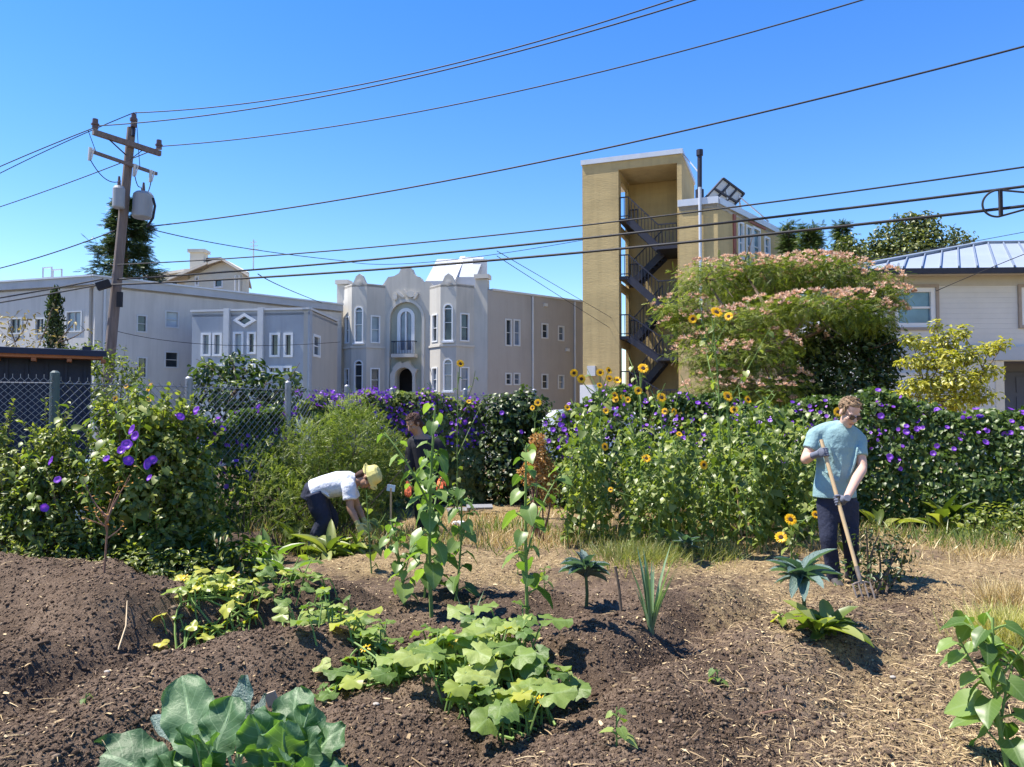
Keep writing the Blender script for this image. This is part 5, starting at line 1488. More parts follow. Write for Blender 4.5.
# lime-yellow tree by the metal-roofed house
bs = tbase(948, 13.8)
yc = px_clumps(bs, [(948, 340, 0, 12, 14), (962, 332, .2, 9, 9), (928, 345, .1, 14, 9), (912, 340, 0, 11, 7), (940, 360, -.2, 22, 12), (915, 362, 0, 16, 8), (968, 355, 0, 18, 10), (990, 348, .2, 14, 6), (1003, 343, .2, 8, 5), (955, 380, -.2, 28, 13), (925, 385, 0, 24, 10), (985, 372, .1, 16, 8), (945, 402, 0, 30, 12), (905, 393, .1, 12, 5), (975, 396, 0, 22, 8), (980, 385, -.2, 8, 5), (935, 325, .1, 6, 6)], 13.8)
tree('lime_green_tree', 'small airy yellow-green tree in front of the white house', bs, 1.0, yc, 3400, .085, T_OVAL, L_YEL, .05, .55, up=.9, jit=.7, inner=.15, bend=.06)
# loquat by the fence
bs = tbase(250, 11.3)
tree('loquat_tree', 'dark leafy loquat tree behind the fence in front of the blue-grey house', bs, .8, px_clumps(bs, [(215, 372, 0, 22, 12), (245, 368, .1, 20, 12), (205, 395, .1, 20, 14), (235, 395, -.2, 28, 18), (265, 385, 0, 22, 14), (290, 378, .1, 14, 10), (225, 420, -.2, 30, 16), (260, 412, 0, 28, 18), (285, 400, .2, 16, 14), (248, 440, 0, 30, 18), (200, 378, 0, 8, 7), (232, 358, 0, 8, 7)], 11.3), 1300, .115, T_LANCE, L_LOQ, .07, .42, up=.5, jit=.8, droop=.25)
# green bush and tan tree behind the shed
bs = tbase(112, 14.5)
tree('green_bush', 'rounded bright green bush at the foot of the utility pole', bs, .6, px_clumps(bs, [(100, 360, 0, 22, 16), (122, 372, 0, 20, 16), (88, 352, .3, 16, 12), (112, 395, 0, 34, 24), (85, 385, 0, 22, 24), (136, 382, .2, 10, 12)], 14.5), 1200, .09, T_OVAL, L_SHRUB, .06, cat='shrub')
bs = tbase(24, 15.0)
tree('tan_leaved_tree', 'straw-coloured thin leaved tree rising over the navy shed', bs, 1.2, px_clumps(bs, [(8, 322, 0, 18, 14), (28, 318, .2, 12, 10), (15, 342, 0, 24, 14), (42, 338, 0, 14, 10), (58, 342, .1, 10, 8), (-10, 335, 0, 22, 20), (75, 322, .2, 8, 5), (52, 308, .2, 7, 5), (85, 330, .2, 7, 4)], 15.0), 330, .09, T_OVAL, L_TAN, .06, .5, inner=.15)

# conifers
def conifer(name, label, px, Y, ytop, ybot, wpx, mat, n=900, T_=T_FIR, leaf=1.0, layers=16, pw=.75, seed=0, irregular=.35, droop=.15):
    bq = at(px, 400, Y); base = Vector((bq.x, bq.y, 0)); zt_ = at(px, ytop, Y).z; zb_ = at(px, ybot, Y).z; R0 = wpx * Y / F
    T = thing(name, label, 'tree', base)
    b = MB(); b.tube([base, base + Vector((0, 0, zt_ * .6)), base + Vector((0, 0, zt_))], [.02 * zt_ + .05, .012 * zt_ + .03, .02], 8)
    P, D, N, L_, R = [], [], [], [], []
    for k in range(layers):
        t = (k + .5) / layers; z0 = zb_ + (zt_ - zb_) * t
        nb = max(3, int(7 - 3 * t)); ph = rng.random() * 6
        for j in range(nb):
            a = ph + 2 * PI * j / nb + rng.normal(0, .25); r = R0 * (1 - t) ** pw * (1 - irregular * rng.random()) + .1
            z = z0 + rng.normal(0, .5) * (zt_ - zb_) / layers
            tip = base + Vector((r * math.cos(a), r * math.sin(a), z - droop * r + .08 * r)); st = base + Vector((0, 0, z))
            mid = st.lerp(tip, .5) + Vector((0, 0, -.06 * r))
            b.tube([st, mid, tip], [.02 + .012 * r, .012 + .006 * r, .008], 4)
            m_ = max(4, int(n / layers / nb))
            for i in range(m_):
                s = .18 + .85 * rng.random() ** .7; p = st.lerp(tip, s) + Vector((0, 0, -.24 * r * s * (1 - s)))
                P.append(tuple(p + Vector(rng.normal(0, .10, 3)) * (1 + r * .25)))
                D.append((math.cos(a) + rng.normal(0, .6), math.sin(a) + rng.normal(0, .6), rng.normal(.05, .35))); N.append((rng.normal(0, .4), rng.normal(0, .4), 1)); L_.append(leaf * (.6 + .6 * rng.random())); R.append(np.clip(.25 + .5 * s * rng.random() + rng.normal(0, .12), 0, 1))
    b.build('trunk', M_BARK, T)
    scatter('crown', np.array(P), np.array(D), np.array(N), np.array(L_), np.array(L_) * .6, T_, mat, T, rnd=np.array(R))
conifer('redwood_tree', 'tall dark redwood rising behind the utility pole', 123, 50, 200, 292, 39, L_RED, 6500, leaf=.62, layers=15, pw=.62, irregular=.5, droop=.05)
0 and conifer('cypress_tree', 'narrow dark cypress against the long pale building', 55, 24, 287, 356, 7.5, L_DARK, 4200, leaf=.20, layers=22, pw=.4, irregular=.2, droop=-.9)
bs = tbase(55, 24); tree('cypress_tree', 'narrow dark cypress against the long pale building', bs, 1.0, px_clumps(bs, [(55, 352, 0, 9.5, 16), (55, 332, 0, 9, 16), (54.5, 315, 0, 8, 14), (55, 302, 0, 6, 10), (55, 294, 0, 3.5, 7)], 24), 3200, .12, T_LANCE, L_DARK, .08, .35, up=.2, droop=-.9, jit=.5)
conifer('spire_conifer', 'thin pointed conifer left of the other behind the silk tree', 791, 36, 224, 275, 9, L_CON, 1600, leaf=.34, layers=12)
conifer('spire_conifer', 'fuller bright green conifer behind the silk tree', 812, 34, 226, 290, 14, L_CON, 4200, leaf=.34, layers=12, pw=.5)
conifer('spire_conifer', 'pale slender conifer left of the round far tree', 845, 40, 222, 290, 12, L_CON, 2400, leaf=.38, layers=12)
def far_tree(label, px, Y, lst, per, leaf, mat=L_OAK):
    bs = tbase(px, Y); tree('broadleaf_tree', label, bs, 4.0, px_clumps(bs, lst, Y), per, leaf, T_OVAL, mat, .3, .6, grp='far trees beyond the metal roof')
far_tree('large rounded far tree above the metal roof', 905, 38, [(890, 240, 0, 22, 15), (918, 230, .5, 20, 14), (930, 240, 0, 18, 16), (900, 255, 0, 34, 18), (925, 262, .5, 30, 18), (868, 258, .5, 24, 15), (880, 275, 0, 40, 20), (920, 280, 0, 40, 20), (905, 222, .5, 14, 9), (925, 220, .5, 13, 8)], 620, .20)
far_tree('wispy grey-green far tree at the right of the rounded one', 955, 44, [(950, 248, 0, 14, 9), (962, 240, .5, 12, 10), (944, 258, 0, 16, 9), (960, 262, 0, 18, 12), (968, 250, 0, 10, 8), (955, 232, 0, 6, 6)], 420, .19)
far_tree('low olive-green far tree left of the rounded one', 852, 37, [(850, 245, 0, 14, 10), (838, 258, 0, 16, 12), (858, 262, .5, 18, 14), (845, 280, 0, 30, 16), (825, 272, 0, 16, 14)], 620, .19)

# ---- sunflowers -----------------------------------------------------------
def sunflower(label, loc, h, leaf, nl, heads, branch=4, mat=None, name='sunflower_plant', bigsz=None, lean=(0, 0), group=None, low=.12, stemr=.012, cat='sunflower'):
    """a branching sunflower; heads = list of (height fraction, size)"""
    mat = mat or L_SUN
    loc = Vector(loc); T = thing(name, label, cat, loc, group)
    b = MB(); top = loc + Vector((lean[0], lean[1], h)); P, D, N, L_ = [], [], [], []
    ax = limb(b, loc - Vector((0, 0, .05)), top, stemr, stemr * .5, .04, 9, 0, 6)
    def petiole(p, a, l, el):
        q = Vector(p) + Vector((math.cos(a), math.sin(a), el)).normalized() * (l * .55)
        b.tube([p, Vector(p).lerp(q, .5) + Vector((0, 0, .02 * l)), q], [.004 + stemr * .12] * 3, 4)
        d = Vector((math.cos(a), math.sin(a), -.55 + rng.normal(0, .3)))
        P.append(tuple(q)); D.append(tuple(d)); N.append((math.cos(a) * .55 + rng.normal(0, .35), math.sin(a) * .55 + rng.normal(0, .35), 1)); L_.append(l * (.75 + .5 * rng.random()))
    def along(pts, t):
        t = t * (len(pts) - 1); i = min(int(t), len(pts) - 2); return pts[i].lerp(pts[i + 1], t - i)
    tips = [(top, Vector((0, 0, 1)))]
    for k in range(nl):
        t = low + (1 - low) * (k + rng.random() * .6) / nl; sz = leaf * (1.15 - .5 * t) * (.8 + .4 * rng.random())
        petiole(along(ax, min(t, .99)), k * 2.4 + rng.normal(0, .4), sz, .55)
    for k in range(branch):
        t = .25 + .6 * (k + rng.random()) / branch; p = along(ax, t); a = k * 2.4 + 1 + rng.normal(0, .5); l = h * (.5 - .28 * t) * (.8 + .5 * rng.random())
        e = p + Vector((math.cos(a) * .55, math.sin(a) * .55, .9)) * l
        br = limb(b, p, e, stemr * .6, stemr * .3, .08, 5, 0, 5); tips.append((e, Vector((math.cos(a), math.sin(a), .5))))
        for j in range(max(2, nl // 4)): petiole(along(br, .2 + .75 * (j + rng.random()) / max(2, nl // 4)), rng.random() * 6.3, leaf * .65, .5)
    b.build('stem', M_STEMG, T)
    big = mat is L_SUNBIG; scatter('leaves', np.array(P), np.array(D), np.array(N), np.array(L_), np.array(L_) * (.86 if big else .92), T_HEARTX if big else T_HEART, mat, T, smooth=big)
    for i, s in enumerate(heads):
        p, d = tips[i % len(tips)]; nr = unit(np.array((rng.normal(-.1, .5), -.75 + rng.normal(0, .35), .45 + rng.normal(0, .3))))
        add_head(T, p + Vector(nr) * .03, nr, s, i)
    return T
GT = 'wild sunflowers packed into the thicket left of the man'
LT = 'leafy wild sunflower plant among the thicket beside the man in the teal shirt'
protos = [sunflower(LT, (0, 0, 0), 1.45, .11, 32, [], 6, group=GT), sunflower(LT, (0, 0, 0), 1.3, .10, 34, [], 8, group=GT), sunflower(LT, (0, 0, 0), 1.5, .13, 28, [], 6, group=GT), sunflower(LT, (0, 0, 0), 1.15, .10, 32, [], 8, group=GT)]
spots = []
k = 0
while len(spots) < 54 and k < 5000:
    k += 1; px = rng.uniform(562, 812); Y_ = rng.uniform(8.0, 10.4)
    x = (px - 512) / F * Y_
    if px > 770 and Y_ < 8.5: continue
    if Y_ < 8.25 and (px < 610 or px > 745): continue
    if all((x - a) ** 2 + (Y_ - c) ** 2 > .22 ** 2 for a, c in spots): spots.append((x, Y_))
for i, (x, y) in enumerate(spots):
    p = on(x, y, .02); s = rng.uniform(.82, 1.12) * (.82 if y < 8.5 else 1)
    if i < 4: o = protos[i]; o.location = p; o.rotation_euler = (0, 0, rng.random() * 6.3); o.scale = (s,) * 3
    else: o = clone(protos[i % 4], p, rng.random() * 6.3, s, tilt=(rng.normal(0, .08), rng.normal(0, .08)))
for px_, y_, s_ in ((78, 7.0, .95), (98, 6.75, .8), (118, 7.4, 1.1), (142, 6.9, 1.05), (166, 7.6, 1.1), (182, 7.3, .8), (30, 6.6, .8), (205, 8.2, .9)):
    o = clone(protos[int(px_) % 4], on((px_ - 512) / F * y_, y_, .02), px_ * .7, s_, 'leafy flowerless sunflower plant growing among the shrubs before the chain-link fence'); o['group'] = 'leafy sunflower plants among the left shrubs'
# the tall ones, each where it stands in the photograph; heads at their own pixels
def tall(label, px, py_top, Y, leaf, nl, heads, branch=5, **kw):
    q = at(px, py_top, Y); base = on(q.x, Y, .02); T = sunflower(label, base, q.z - base.z, leaf, nl, [], branch, **kw)
    b = MB(); tip = base + Vector((kw.get('lean', (0, 0))[0], 0, (q.z - base.z)))
    for i, (hx, hy, s) in enumerate(heads):
        h = at(hx, hy, Y - .08); t = min(.97, max(.15, (h.z - base.z) / (q.z - base.z) - .14)); st = base.lerp(Vector((q.x, Y, q.z)), t)
        b.tube([st, st.lerp(h, .5) + Vector((0, .02, -.03)), h], [.008, .006, .005], 5)
        nr = unit(np.array((rng.normal(-.05, .35), -.85, .35 + rng.normal(0, .2)))); add_head(T, h + Vector(nr) * .015, nr, s, i)
    if heads: b.build('flower_stalk', M_STEMG, T)
    return T
tall('tallest sunflower, its lit head high in front of the silk tree', 712, 318, 8.9, .12, 22, [(716, 313, .075), (693, 319, .055), (729, 317, .055)], 5)
tall('sunflower with several yellow heads before the tan tower foot', 600, 378, 9.2, .09, 12, [(574, 373, .05), (581, 379, .055), (600, 373, .05), (608, 371, .05), (609, 379, .045), (617, 381, .055), (599, 386, .04), (606, 411, .04)], 4)
tall('sunflower with heads in front of the stair foot', 640, 372, 9.0, .10, 14, [(643, 369, .065), (614, 396, .05), (616, 400, .04), (638, 391, .05), (622, 398, .04), (628, 400, .04)], 4)
tall('sunflower with one bright head left of the tallest one', 660, 392, 8.8, .11, 18, [(661, 398, .06), (665, 412, .045), (673, 412, .045)], 4)
tall('sunflower with a large double head right of the tallest one', 728, 402, 8.7, .11, 18, [(727, 397, .065), (747, 400, .05), (734, 410, .045)], 4)
tall('sunflower with two heads near the ground at the left of the man', 792, 520, 7.6, .10, 12, [(790, 520, .06), (781, 538, .06), (815, 515, .04)], 3)
tall('sunflower in the thicket with three scattered heads', 675, 440, 8.2, .12, 20, [(646, 459, .05), (703, 465, .05), (604, 447, .045), (679, 435, .035), (611, 490, .03)], 4)
tall('sunflower behind the man with a head beside his hair', 832, 416, 7.9, .10, 10, [(838, 412, .05)], 2)
tall('small sunflower in front of the mission building', 458, 372, 11.8, .10, 14, [(460, 364, .065), (469, 402, .04)], 3)
tall('sunflower with yellow heads beside the shed and fence', 148, 392, 8.2, .10, 14, [(151, 388, .055), (149.5, 400, .055), (135, 402, .045), (127, 387, .03), (114, 411, .04), (116, 399, .035), (110, 423, .03)], 4)
tall('sunflower near the vine mound with orange-yellow heads', 535, 418, 11.0, .10, 14, [(538, 403, .055), (567, 408, .05), (533, 408, .04)], 3)
# the two big stalks in the middle of the beds
sunflower('tallest thick-stemmed sunflower with large leaves in the centre beds, without a flower', G(432, 622), 1.62, .165, 26, [], 2, L_SUNBIG, lean=(.02, 0), stemr=.016, low=.22)
sunflower('bushy flowerless sunflower just behind the tallest thick-stemmed one', G(424, 598), 1.28, .14, 24, [], 3, L_SUNBIG, lean=(.02, 0), low=.1)
sunflower('half-height open sunflower right of the tallest thick-stemmed one', G(455, 604), .95, .14, 16, [], 2, L_SUNBIG, lean=(.05, 0), low=.1)
sunflower('short leafy sunflower leaning left of the tallest thick-stemmed one', G(405, 606), .7, .13, 16, [], 3, L_SUNBIG, lean=(-.12, 0))
sunflower('slender sunflower stalk with a bare lower stem, right of the squash', G(528, 640), 1.2, .125, 20, [], 1, L_SUNBIG, lean=(-.01, 0), low=.2, stemr=.012)
sunflower('thin dark-stemmed young plant between the bending gardener and the sunflower', G(372, 575), .8, .10, 9, [], 1, L_SUN, lean=(-.06, 0), stemr=.008)
T = sunflower('leafy sunflower in the bottom right corner', G(1010, 775) , .60, .14, 20, [], 4, L_SUNBIG, lean=(.02, .12))

# ---- ground crops ---------------------------------------------------------
def squash(name, label, spots, leaf, mat, n_y=0, height=.25, flowers=0, T_=T_LOBE, cat='squash', per=1):
    c = sum((Vector(s) for s in spots), Vector()) / len(spots)
    T = thing(name, label, cat, on(c.x, c.y))
    b = MB(); P, D, N, L_, yl = [], [], [], [], []
    for s in spots:
        s = Vector(s)
        for k in range(per):
            a = rng.random() * 2 * PI; l = leaf * (.65 + .6 * rng.random()); h = height * (.45 + .75 * rng.random())
            root = on(s.x + rng.normal(0, .05), s.y + rng.normal(0, .05)); e = root + Vector((math.cos(a) * h * .45, math.sin(a) * h * .45, h))
            b.tube([root - Vector((0, 0, .02)), root.lerp(e, .55) + Vector((0, 0, h * .1)), e], [.006, .005, .004], 5)
            P.append(tuple(e)); D.append((math.cos(a), math.sin(a), -.15 + rng.normal(0, .2))); N.append((rng.normal(0, .38), rng.normal(-.12, .38), 1)); L_.append(l)
    for s, s2 in zip(spots[:-1], spots[1:]):
        p, q = on(s[0], s[1]) + Vector((0, 0, .02)), on(s2[0], s2[1]) + Vector((0, 0, .02))
        if (p - q).length < .6: limb(b, p, q, .007, .006, .1, 4, 0, 5)
    b.build('stems', M_STEMG, T)
    P, D, N, L_ = map(np.array, (P, D, N, L_)); n = len(P); yk = np.arange(n) % 9 < n_y
    for nm, k, mt in (('leaves', ~yk, mat), ('yellow_leaves', yk, L_YELLOW)):
        if k.any(): scatter(nm, P[k], D[k], N[k], L_[k], L_[k] * 1.0, T_, mt, T, smooth=True)
    for k in range(flowers):
        s = Vector(spots[int(rng.integers(len(spots)))]); p = on(s.x, s.y) + Vector((rng.normal(0, .05), -.05, height * .8)); 
        o = link('flower', ME_SQF, T); o.location = p - LOC[T.name]; o.scale = (.035,) * 3; aim(o, (rng.normal(0, .4), -.4, 1))
    return T
def region(pts, n, md=.05):
    """random ground points inside a pixel polygon"""
    from mathutils.geometry import intersect_point_line
    xs_ = [p[0] for p in pts]; ys_ = [p[1] for p in pts]; out = []; k = 0
    def inside(x, y):
        c = False; j = len(pts) - 1
        for i in range(len(pts)):
            if (pts[i][1] > y) != (pts[j][1] > y) and x < (pts[j][0] - pts[i][0]) * (y - pts[i][1]) / (pts[j][1] - pts[i][1]) + pts[i][0]: c = not c
            j = i
        return c
    while len(out) < n and k < 4000:
        k += 1; x, y = rng.uniform(min(xs_), max(xs_)), rng.uniform(min(ys_), max(ys_))
        if inside(x, y):
            g_ = flat(x, y, .12)
            if all((g_.x - o[0]) ** 2 + (g_.y - o[1]) ** 2 > md * md for o in out): out.append((g_.x, g_.y, 0))
    return out
squash('squash_plant', 'large squash plant with broad lobed leaves in the centre foreground', region([(395, 665), (440, 645), (500, 650), (560, 690), (560, 712), (520, 730), (470, 722), (430, 700)], 130, .05), .135, L_SQUASH, 1, .20, 3)
squash('squash_plant', 'squash runner between the large plant and the yellow-green patch', region([(335, 672), (360, 655), (420, 650), (440, 668), (395, 690), (350, 690)], 40, .06), .12, L_SQUASH, 1, .13, 1)
squash('squash_plant', 'yellow-green squash patch trailing over the left mounds', region([(172, 640), (195, 612), (245, 604), (275, 616), (240, 632), (200, 640)], 64, .04), .10, L_YELLOW, 0, .13, 1, T_LOBE2)
squash('squash_plant', 'mid-green squash vines right of the yellow-green patch', region([(262, 612), (300, 600), (370, 612), (385, 640), (340, 650), (315, 665), (290, 640)], 90, .05), .10, L_SQUASH, 2, .16, 1, T_LOBE2)
squash('squash_plant', 'small green squash clump at the back of the left mounds', region([(140, 592), (170, 580), (212, 578), (215, 600), (170, 606)], 44, .045), .09, L_SQUASH, 1, .14, 0, T_LOBE2)
squash('squash_plant', 'few small leaves beside the foreground collards', region([(315, 690), (345, 680), (340, 700), (320, 704)], 6, .05), .09, L_SQUASH, 0, .07, 0, T_LOBE2)

def rosette(name, label, loc, n, L, wr, el, mat, T_=T_LANCE, cat='vegetable', spread=.0, tall_stem=0, curl=0):
    loc = Vector(loc); T = thing(name, label, cat, loc)
    P, D, N, L_ = [], [], [], []
    for k in range(n):
        a = k * 2.4 + rng.normal(0, .25); e = math.radians(el + rng.normal(0, 22)); o = Vector((rng.normal(0, spread), rng.normal(0, spread), tall_stem + .02 + (k / n) * .06))
        P.append(tuple(loc + o)); D.append((math.cos(a) * math.cos(e), math.sin(a) * math.cos(e), math.sin(e))); N.append((-math.cos(a) * math.sin(e), -math.sin(a) * math.sin(e), math.cos(e))); L_.append(L * (.7 + .5 * rng.random()))
    scatter('leaves', np.array(P), np.array(D), np.array(N), np.array(L_), np.array(L_) * wr, T_, mat, T, smooth=True)
    b = MB(); 
    if tall_stem: b.tube([loc - Vector((0, 0, .05)), loc + Vector((.01, 0, tall_stem * .5)), loc + Vector((0, 0, tall_stem + .06))], [.016, .013, .012], 8)
    else: b.tube([loc - Vector((0, 0, .04)), loc + Vector((0, 0, .07))], [.02, .012], 8)
    b.build('stem', M_STEMD, T); return T
T_ARCH = strip([0, .12, .3, .5, .7, .88, 1.0], [.08, .25, .44, .5, .4, .22, .01], .3, .42)
for i, (px, py, n, L, lab) in enumerate([(262, 566, 16, .34, 'broad pale-leaved low plant beside the dark soil heap'), (300, 552, 20, .36, 'dense clump of long green leaves before the gardener in white'), (328, 558, 20, .36, 'long-leaved clump directly under the bending gardener'), (352, 556, 16, .30, 'long-leaved clump by the gloved hand of the bending gardener'), (282, 580, 10, .30, 'pale spreading leaves in front of the long-leaved clumps')]):
    rosette('leafy_crop', lab, G(px, py), n, L, .30, 38, L_SUNBIG if i in (0, 4) else L_SUN, T_ARCH, spread=.05)
for px, py, lab in ((944, 532, 'broad-leaved chard growing at the foot of the right hedge'), (878, 530, 'single pointed broad leaf plant behind the man by the hedge')):
    rosette('leafy_crop', lab, G(px, py), 16 if px > 900 else 6, .42 if px > 900 else .36, .36, 52, L_SHRUB, T_ARCH, spread=.08)
rosette('kale_plant', 'dark blue-green kale on a bare stalk in the centre beds', G(586, 607), 34, .19, .34, 52, L_KALE, strip([0, .2, .45, .7, .9, 1.0], [.10, .32, .5, .5, .35, .02], .45, .35), tall_stem=.20)
rosette('kale_plant', 'blue-grey kale with drooping leaves in front of the digging fork', G(803, 625), 26, .21, .34, 40, L_KALE, strip([0, .2, .45, .7, .9, 1.0], [.08, .3, .5, .48, .3, .02], .35, .6), tall_stem=.24)
rosette('leafy_crop', 'dark green low leaves at the base of the blue-grey kale', G(822, 640), 20, .22, .5, 35, L_SUN, strip([0, .2, .45, .7, .9, 1.0], [.10, .35, .5, .45, .3, .02], .3, .4), spread=.04)
rosette('kale_plant', 'small grey-green kale at the foot of the sunflower thicket', G(686, 560), 16, .20, .4, 45, L_KALE, T_ARCH, tall_stem=.08)
def leek(label, loc, n, L):
    loc = Vector(loc); T = thing('leek_plant', label, 'vegetable', loc); P, D, N, L_ = [], [], [], []
    for k in range(n):
        a = rng.random() * 6.3; P.append(tuple(loc + Vector((math.cos(a) * .015, math.sin(a) * .015, 0)))); s = .05 + .22 * rng.random()
        D.append((math.cos(a) * s, math.sin(a) * s, 1)); N.append((-math.cos(a), -math.sin(a), .3)); L_.append(L * (.45 + .6 * rng.random()))
    scatter('leaves', np.array(P), np.array(D), np.array(N), np.array(L_), .026, strip([0, .25, .5, .75, 1.0], [.4, .5, .45, .3, .02], .035, .14), L_LEEK, T, smooth=True)
    b = MB(); b.tube([loc - Vector((0, 0, .05)), loc + Vector((0, 0, .12))], [.022, .018], 10); b.build('stem', L_LEEK, T)
leek('tall pale leek on the ridge right of centre', G(651, 632), 18, .54)
leek('small leek among the squash behind the large plant', G(468, 640), 6, .36)
b = MB()
def seedling(label, loc, h, n, lf, mat=L_SQUASH): return sunflower(label, loc, h, lf, n, [], 0, mat, name='seedling', stemr=.005, cat='seedling', low=.35)
seedling('tiny two-stemmed seedling at the bottom edge right of the squash', G(617, 748), .16, 6, .06)
seedling('small pale seedling alone on the bare right bed', G(717, 686), .07, 5, .05)
seedling('small yellow-green seedling behind the slender stalk', G(517, 578), .34, 7, .13, L_SUNBIG)
seedling('dusty young plant left of the small dark kale', G(545, 592), .22, 6, .07)
seedling('tiny weed on the left mound front', G(86, 706), .04, 4, .035)
seedling('yellow-leaved weed left of the blue-grey kale', G(780, 628), .08, 5, .07, L_YELLOW)
seedling('small shadowed plant at the right edge above the corner sunflower', G(985, 662), .14, 6, .10, L_SUNBIG)
M_FEATHG = leafmat('pale_green_grass', (.14, .17, .05), (.25, .27, .09), (.40, .38, .17), .42, .03)
# grass tuft at right
def tuft(label, loc, n, h, mat, r=.18):
    loc = Vector(loc); T = thing('grass_tuft', label, 'grass', loc)
    x = loc.x + rng.normal(0, r, n); y = loc.y + rng.normal(0, r, n); P = np.stack([x, y, gz(x, y) - .01], -1)
    D = np.stack([(x - loc.x) * 1.5 + rng.normal(0, .3, n), (y - loc.y) * 1.5 + rng.normal(0, .3, n), np.ones(n)], -1)
    scatter('leaves', P, D, rdir(n), h * (.5 + .6 * rng.random(n)), .006, strip([0, .4, .75, 1], [.5, .45, .3, .02], .012, .35), mat, T)
L_LIMEG = leafmat('lime_grass', (.30, .30, .09), (.50, .46, .17), (.66, .58, .28), .4, .02)
tuft('yellow-green grass tuft at the right edge', G(1012, 640), 1600, .24, L_LIMEG, .12)
tuft('paler grass tuft behind the yellow-green one', G(1020, 610), 1100, .24, M_DRYG, .14)
for px, py, lab in ((655, 560, 'weedy grass tuft under the left of the thicket'), (622, 560, 'tall seeding grass left of the tall leek'), (705, 556, 'dry grass tuft at the thicket foot')): tuft(lab, G(px, py), 600, .22, M_FEATHG, .2)
# bare reddish shrub at left
def twigs(label, loc, h, n, lf):
    loc = Vector(loc); T = thing('bare_shrub', label, 'shrub', loc); b = MB(); P, N = [], []
    tr_ = limb(b, loc - Vector((0, 0, .03)), loc + Vector((.02, 0, h * .55)), .008, .006, .05)
    for k in range(n):
        p = tr_[-1].lerp(tr_[2], .6 * rng.random()); e = p + Vector((np.clip(rng.normal(0, .12), -.2, .2), rng.normal(0, .10), h * (.12 + .35 * rng.random()))); l = limb(b, p, e, .007, .002, .15, 5, 0, 4)
        for j in range(5): q = l[-1 - j % 3] + Vector(rng.normal(0, .03, 3)); P.append(tuple(q)); N.append((0, 0, 1.))
    b.build('branches', M_TWIG, T); leafy('leaves', np.array(P), np.array(N), lf, T_OVAL, L_ORANGE, T, wr=.6)
twigs('small bare reddish shrub with a few orange leaves in front of the left bushes', G(104, 574), .72, 10, .025)

# ---- the foreground collards: each leaf a curved blade of its own -----------
def blade(T, name, base, tip, up, width, mat, ruffle=.020, curl=.15, pet=.34, seed=0, cup=.05, round_=1.0, nl=16, nw=13):
    """leaf from base along to tip; up = upper side"""
    r = np.random.default_rng(seed); base = Vector(base); tip = Vector(tip); d = tip - base; L = d.length; d.normalize()
    up = Vector(up); up = (up - d * up.dot(d)).normalized(); s = d.cross(up)
    ph = r.random() * 6
    V, al, ac = [], [], []
    for i in range(nl + 1):
        t = i / nl; tt = pet + (1 - pet) * t
        w_ = width * .5 * (math.sin(PI * min(1, (t * .97 + .02)) ** (1.25 * round_)) ** .50 if t < 1 else .22)
        for j in range(nw + 1):
            v = -1 + 2 * j / nw
            edge = abs(v) ** 2.5
            wave = ruffle * edge * math.sin(t * 17 + ph + (2 if v > 0 else 0)) + ruffle * .35 * math.sin(t * 9 + v * 5 + ph)
            z = cup * width * abs(v) ** 1.4 + wave - curl * L * (tt ** 2.2) + .012 * width * (abs(math.sin((t - abs(v) * .35) * 20)) - .5)
            notch = .008 * width * math.sin(t * 41 + ph) * edge
            p = base + d * (L * (tt - .05 * edge * (1 - t))) + s * (v * w_ + notch * (1 if v > 0 else -1)) + up * z
            V.append(tuple(p)); al.append(t); ac.append(v * .5)
    idx = np.arange((nl + 1) * (nw + 1)).reshape(nl + 1, nw + 1)
    Fq = np.stack([idx[:-1, :-1], idx[:-1, 1:], idx[1:, 1:], idx[1:, :-1]], -1).reshape(-1, 4)
    o = np_mesh(name, V, [Fq], mat, T, attrs={'rnd': np.full(len(V), np.clip(.5 + r.normal(0, .2), .1, .9)), 'along': al, 'across': ac}, smooth=True)
    b = MB(); pts = [base + d * (L * q) - up * (curl * L * q ** 2.2 + .004) for q in (0, pet * .5, pet, pet + (1 - pet) * .4, pet + (1 - pet) * .85)]
    b.tube(pts, [.010, .008, .007, .004, .0015], 6); b.build('midrib', M_STEMP, o)
    return o
M_STEMP = surf('pale_leaf_rib', (.30, .42, .22), .6, .1, 10)
def collard(label, bpx, Y, leaves, mat, name='collard_plant', **kw):
    bp = at(bpx[0], bpx[1], Y); base = on(bp.x, bp.y); T = thing(name, label, 'vegetable', base)
    b = MB(); b.tube([base - Vector((0, 0, .06)), base + Vector((0, 0, .08))], [.022, .018], 10); b.build('stalk', M_STEMP, T)
    for i, (tx, ty, dY, wpx, ux, uy, uz_, cu) in enumerate(leaves):
        tip = at(tx, ty, Y + dY); blade(T, 'leaf', base + Vector((0, 0, .05 + .004 * i)), tip, (ux, uy, uz_), wpx * .88 * Y / F, mat, curl=cu, seed=i + bpx[0], **kw)
    return T
collard('large blue-green collard in the left bottom corner', (205, 790), 3.0, [
    (178, 674, .22, 62, .1, -1, .3, .10), (228, 697, .10, 64, -.35, -1, .45, .12), (88, 742, .02, 74, -.1, -.55, 1, .14), (120, 782, -.15, 70, 0, -.6, 1, .12),
    (200, 728, -.15, 74, .55, .9, .5, .10), (165, 760, -.2, 58, .3, -.4, 1, .25), (228, 742, -.2, 50, .8, -.3, .6, .2), (150, 735, .3, 60, -.4, -.3, 1, .2), (250, 800, -.1, 60, .4, -.4, 1, .2)], L_COLL)
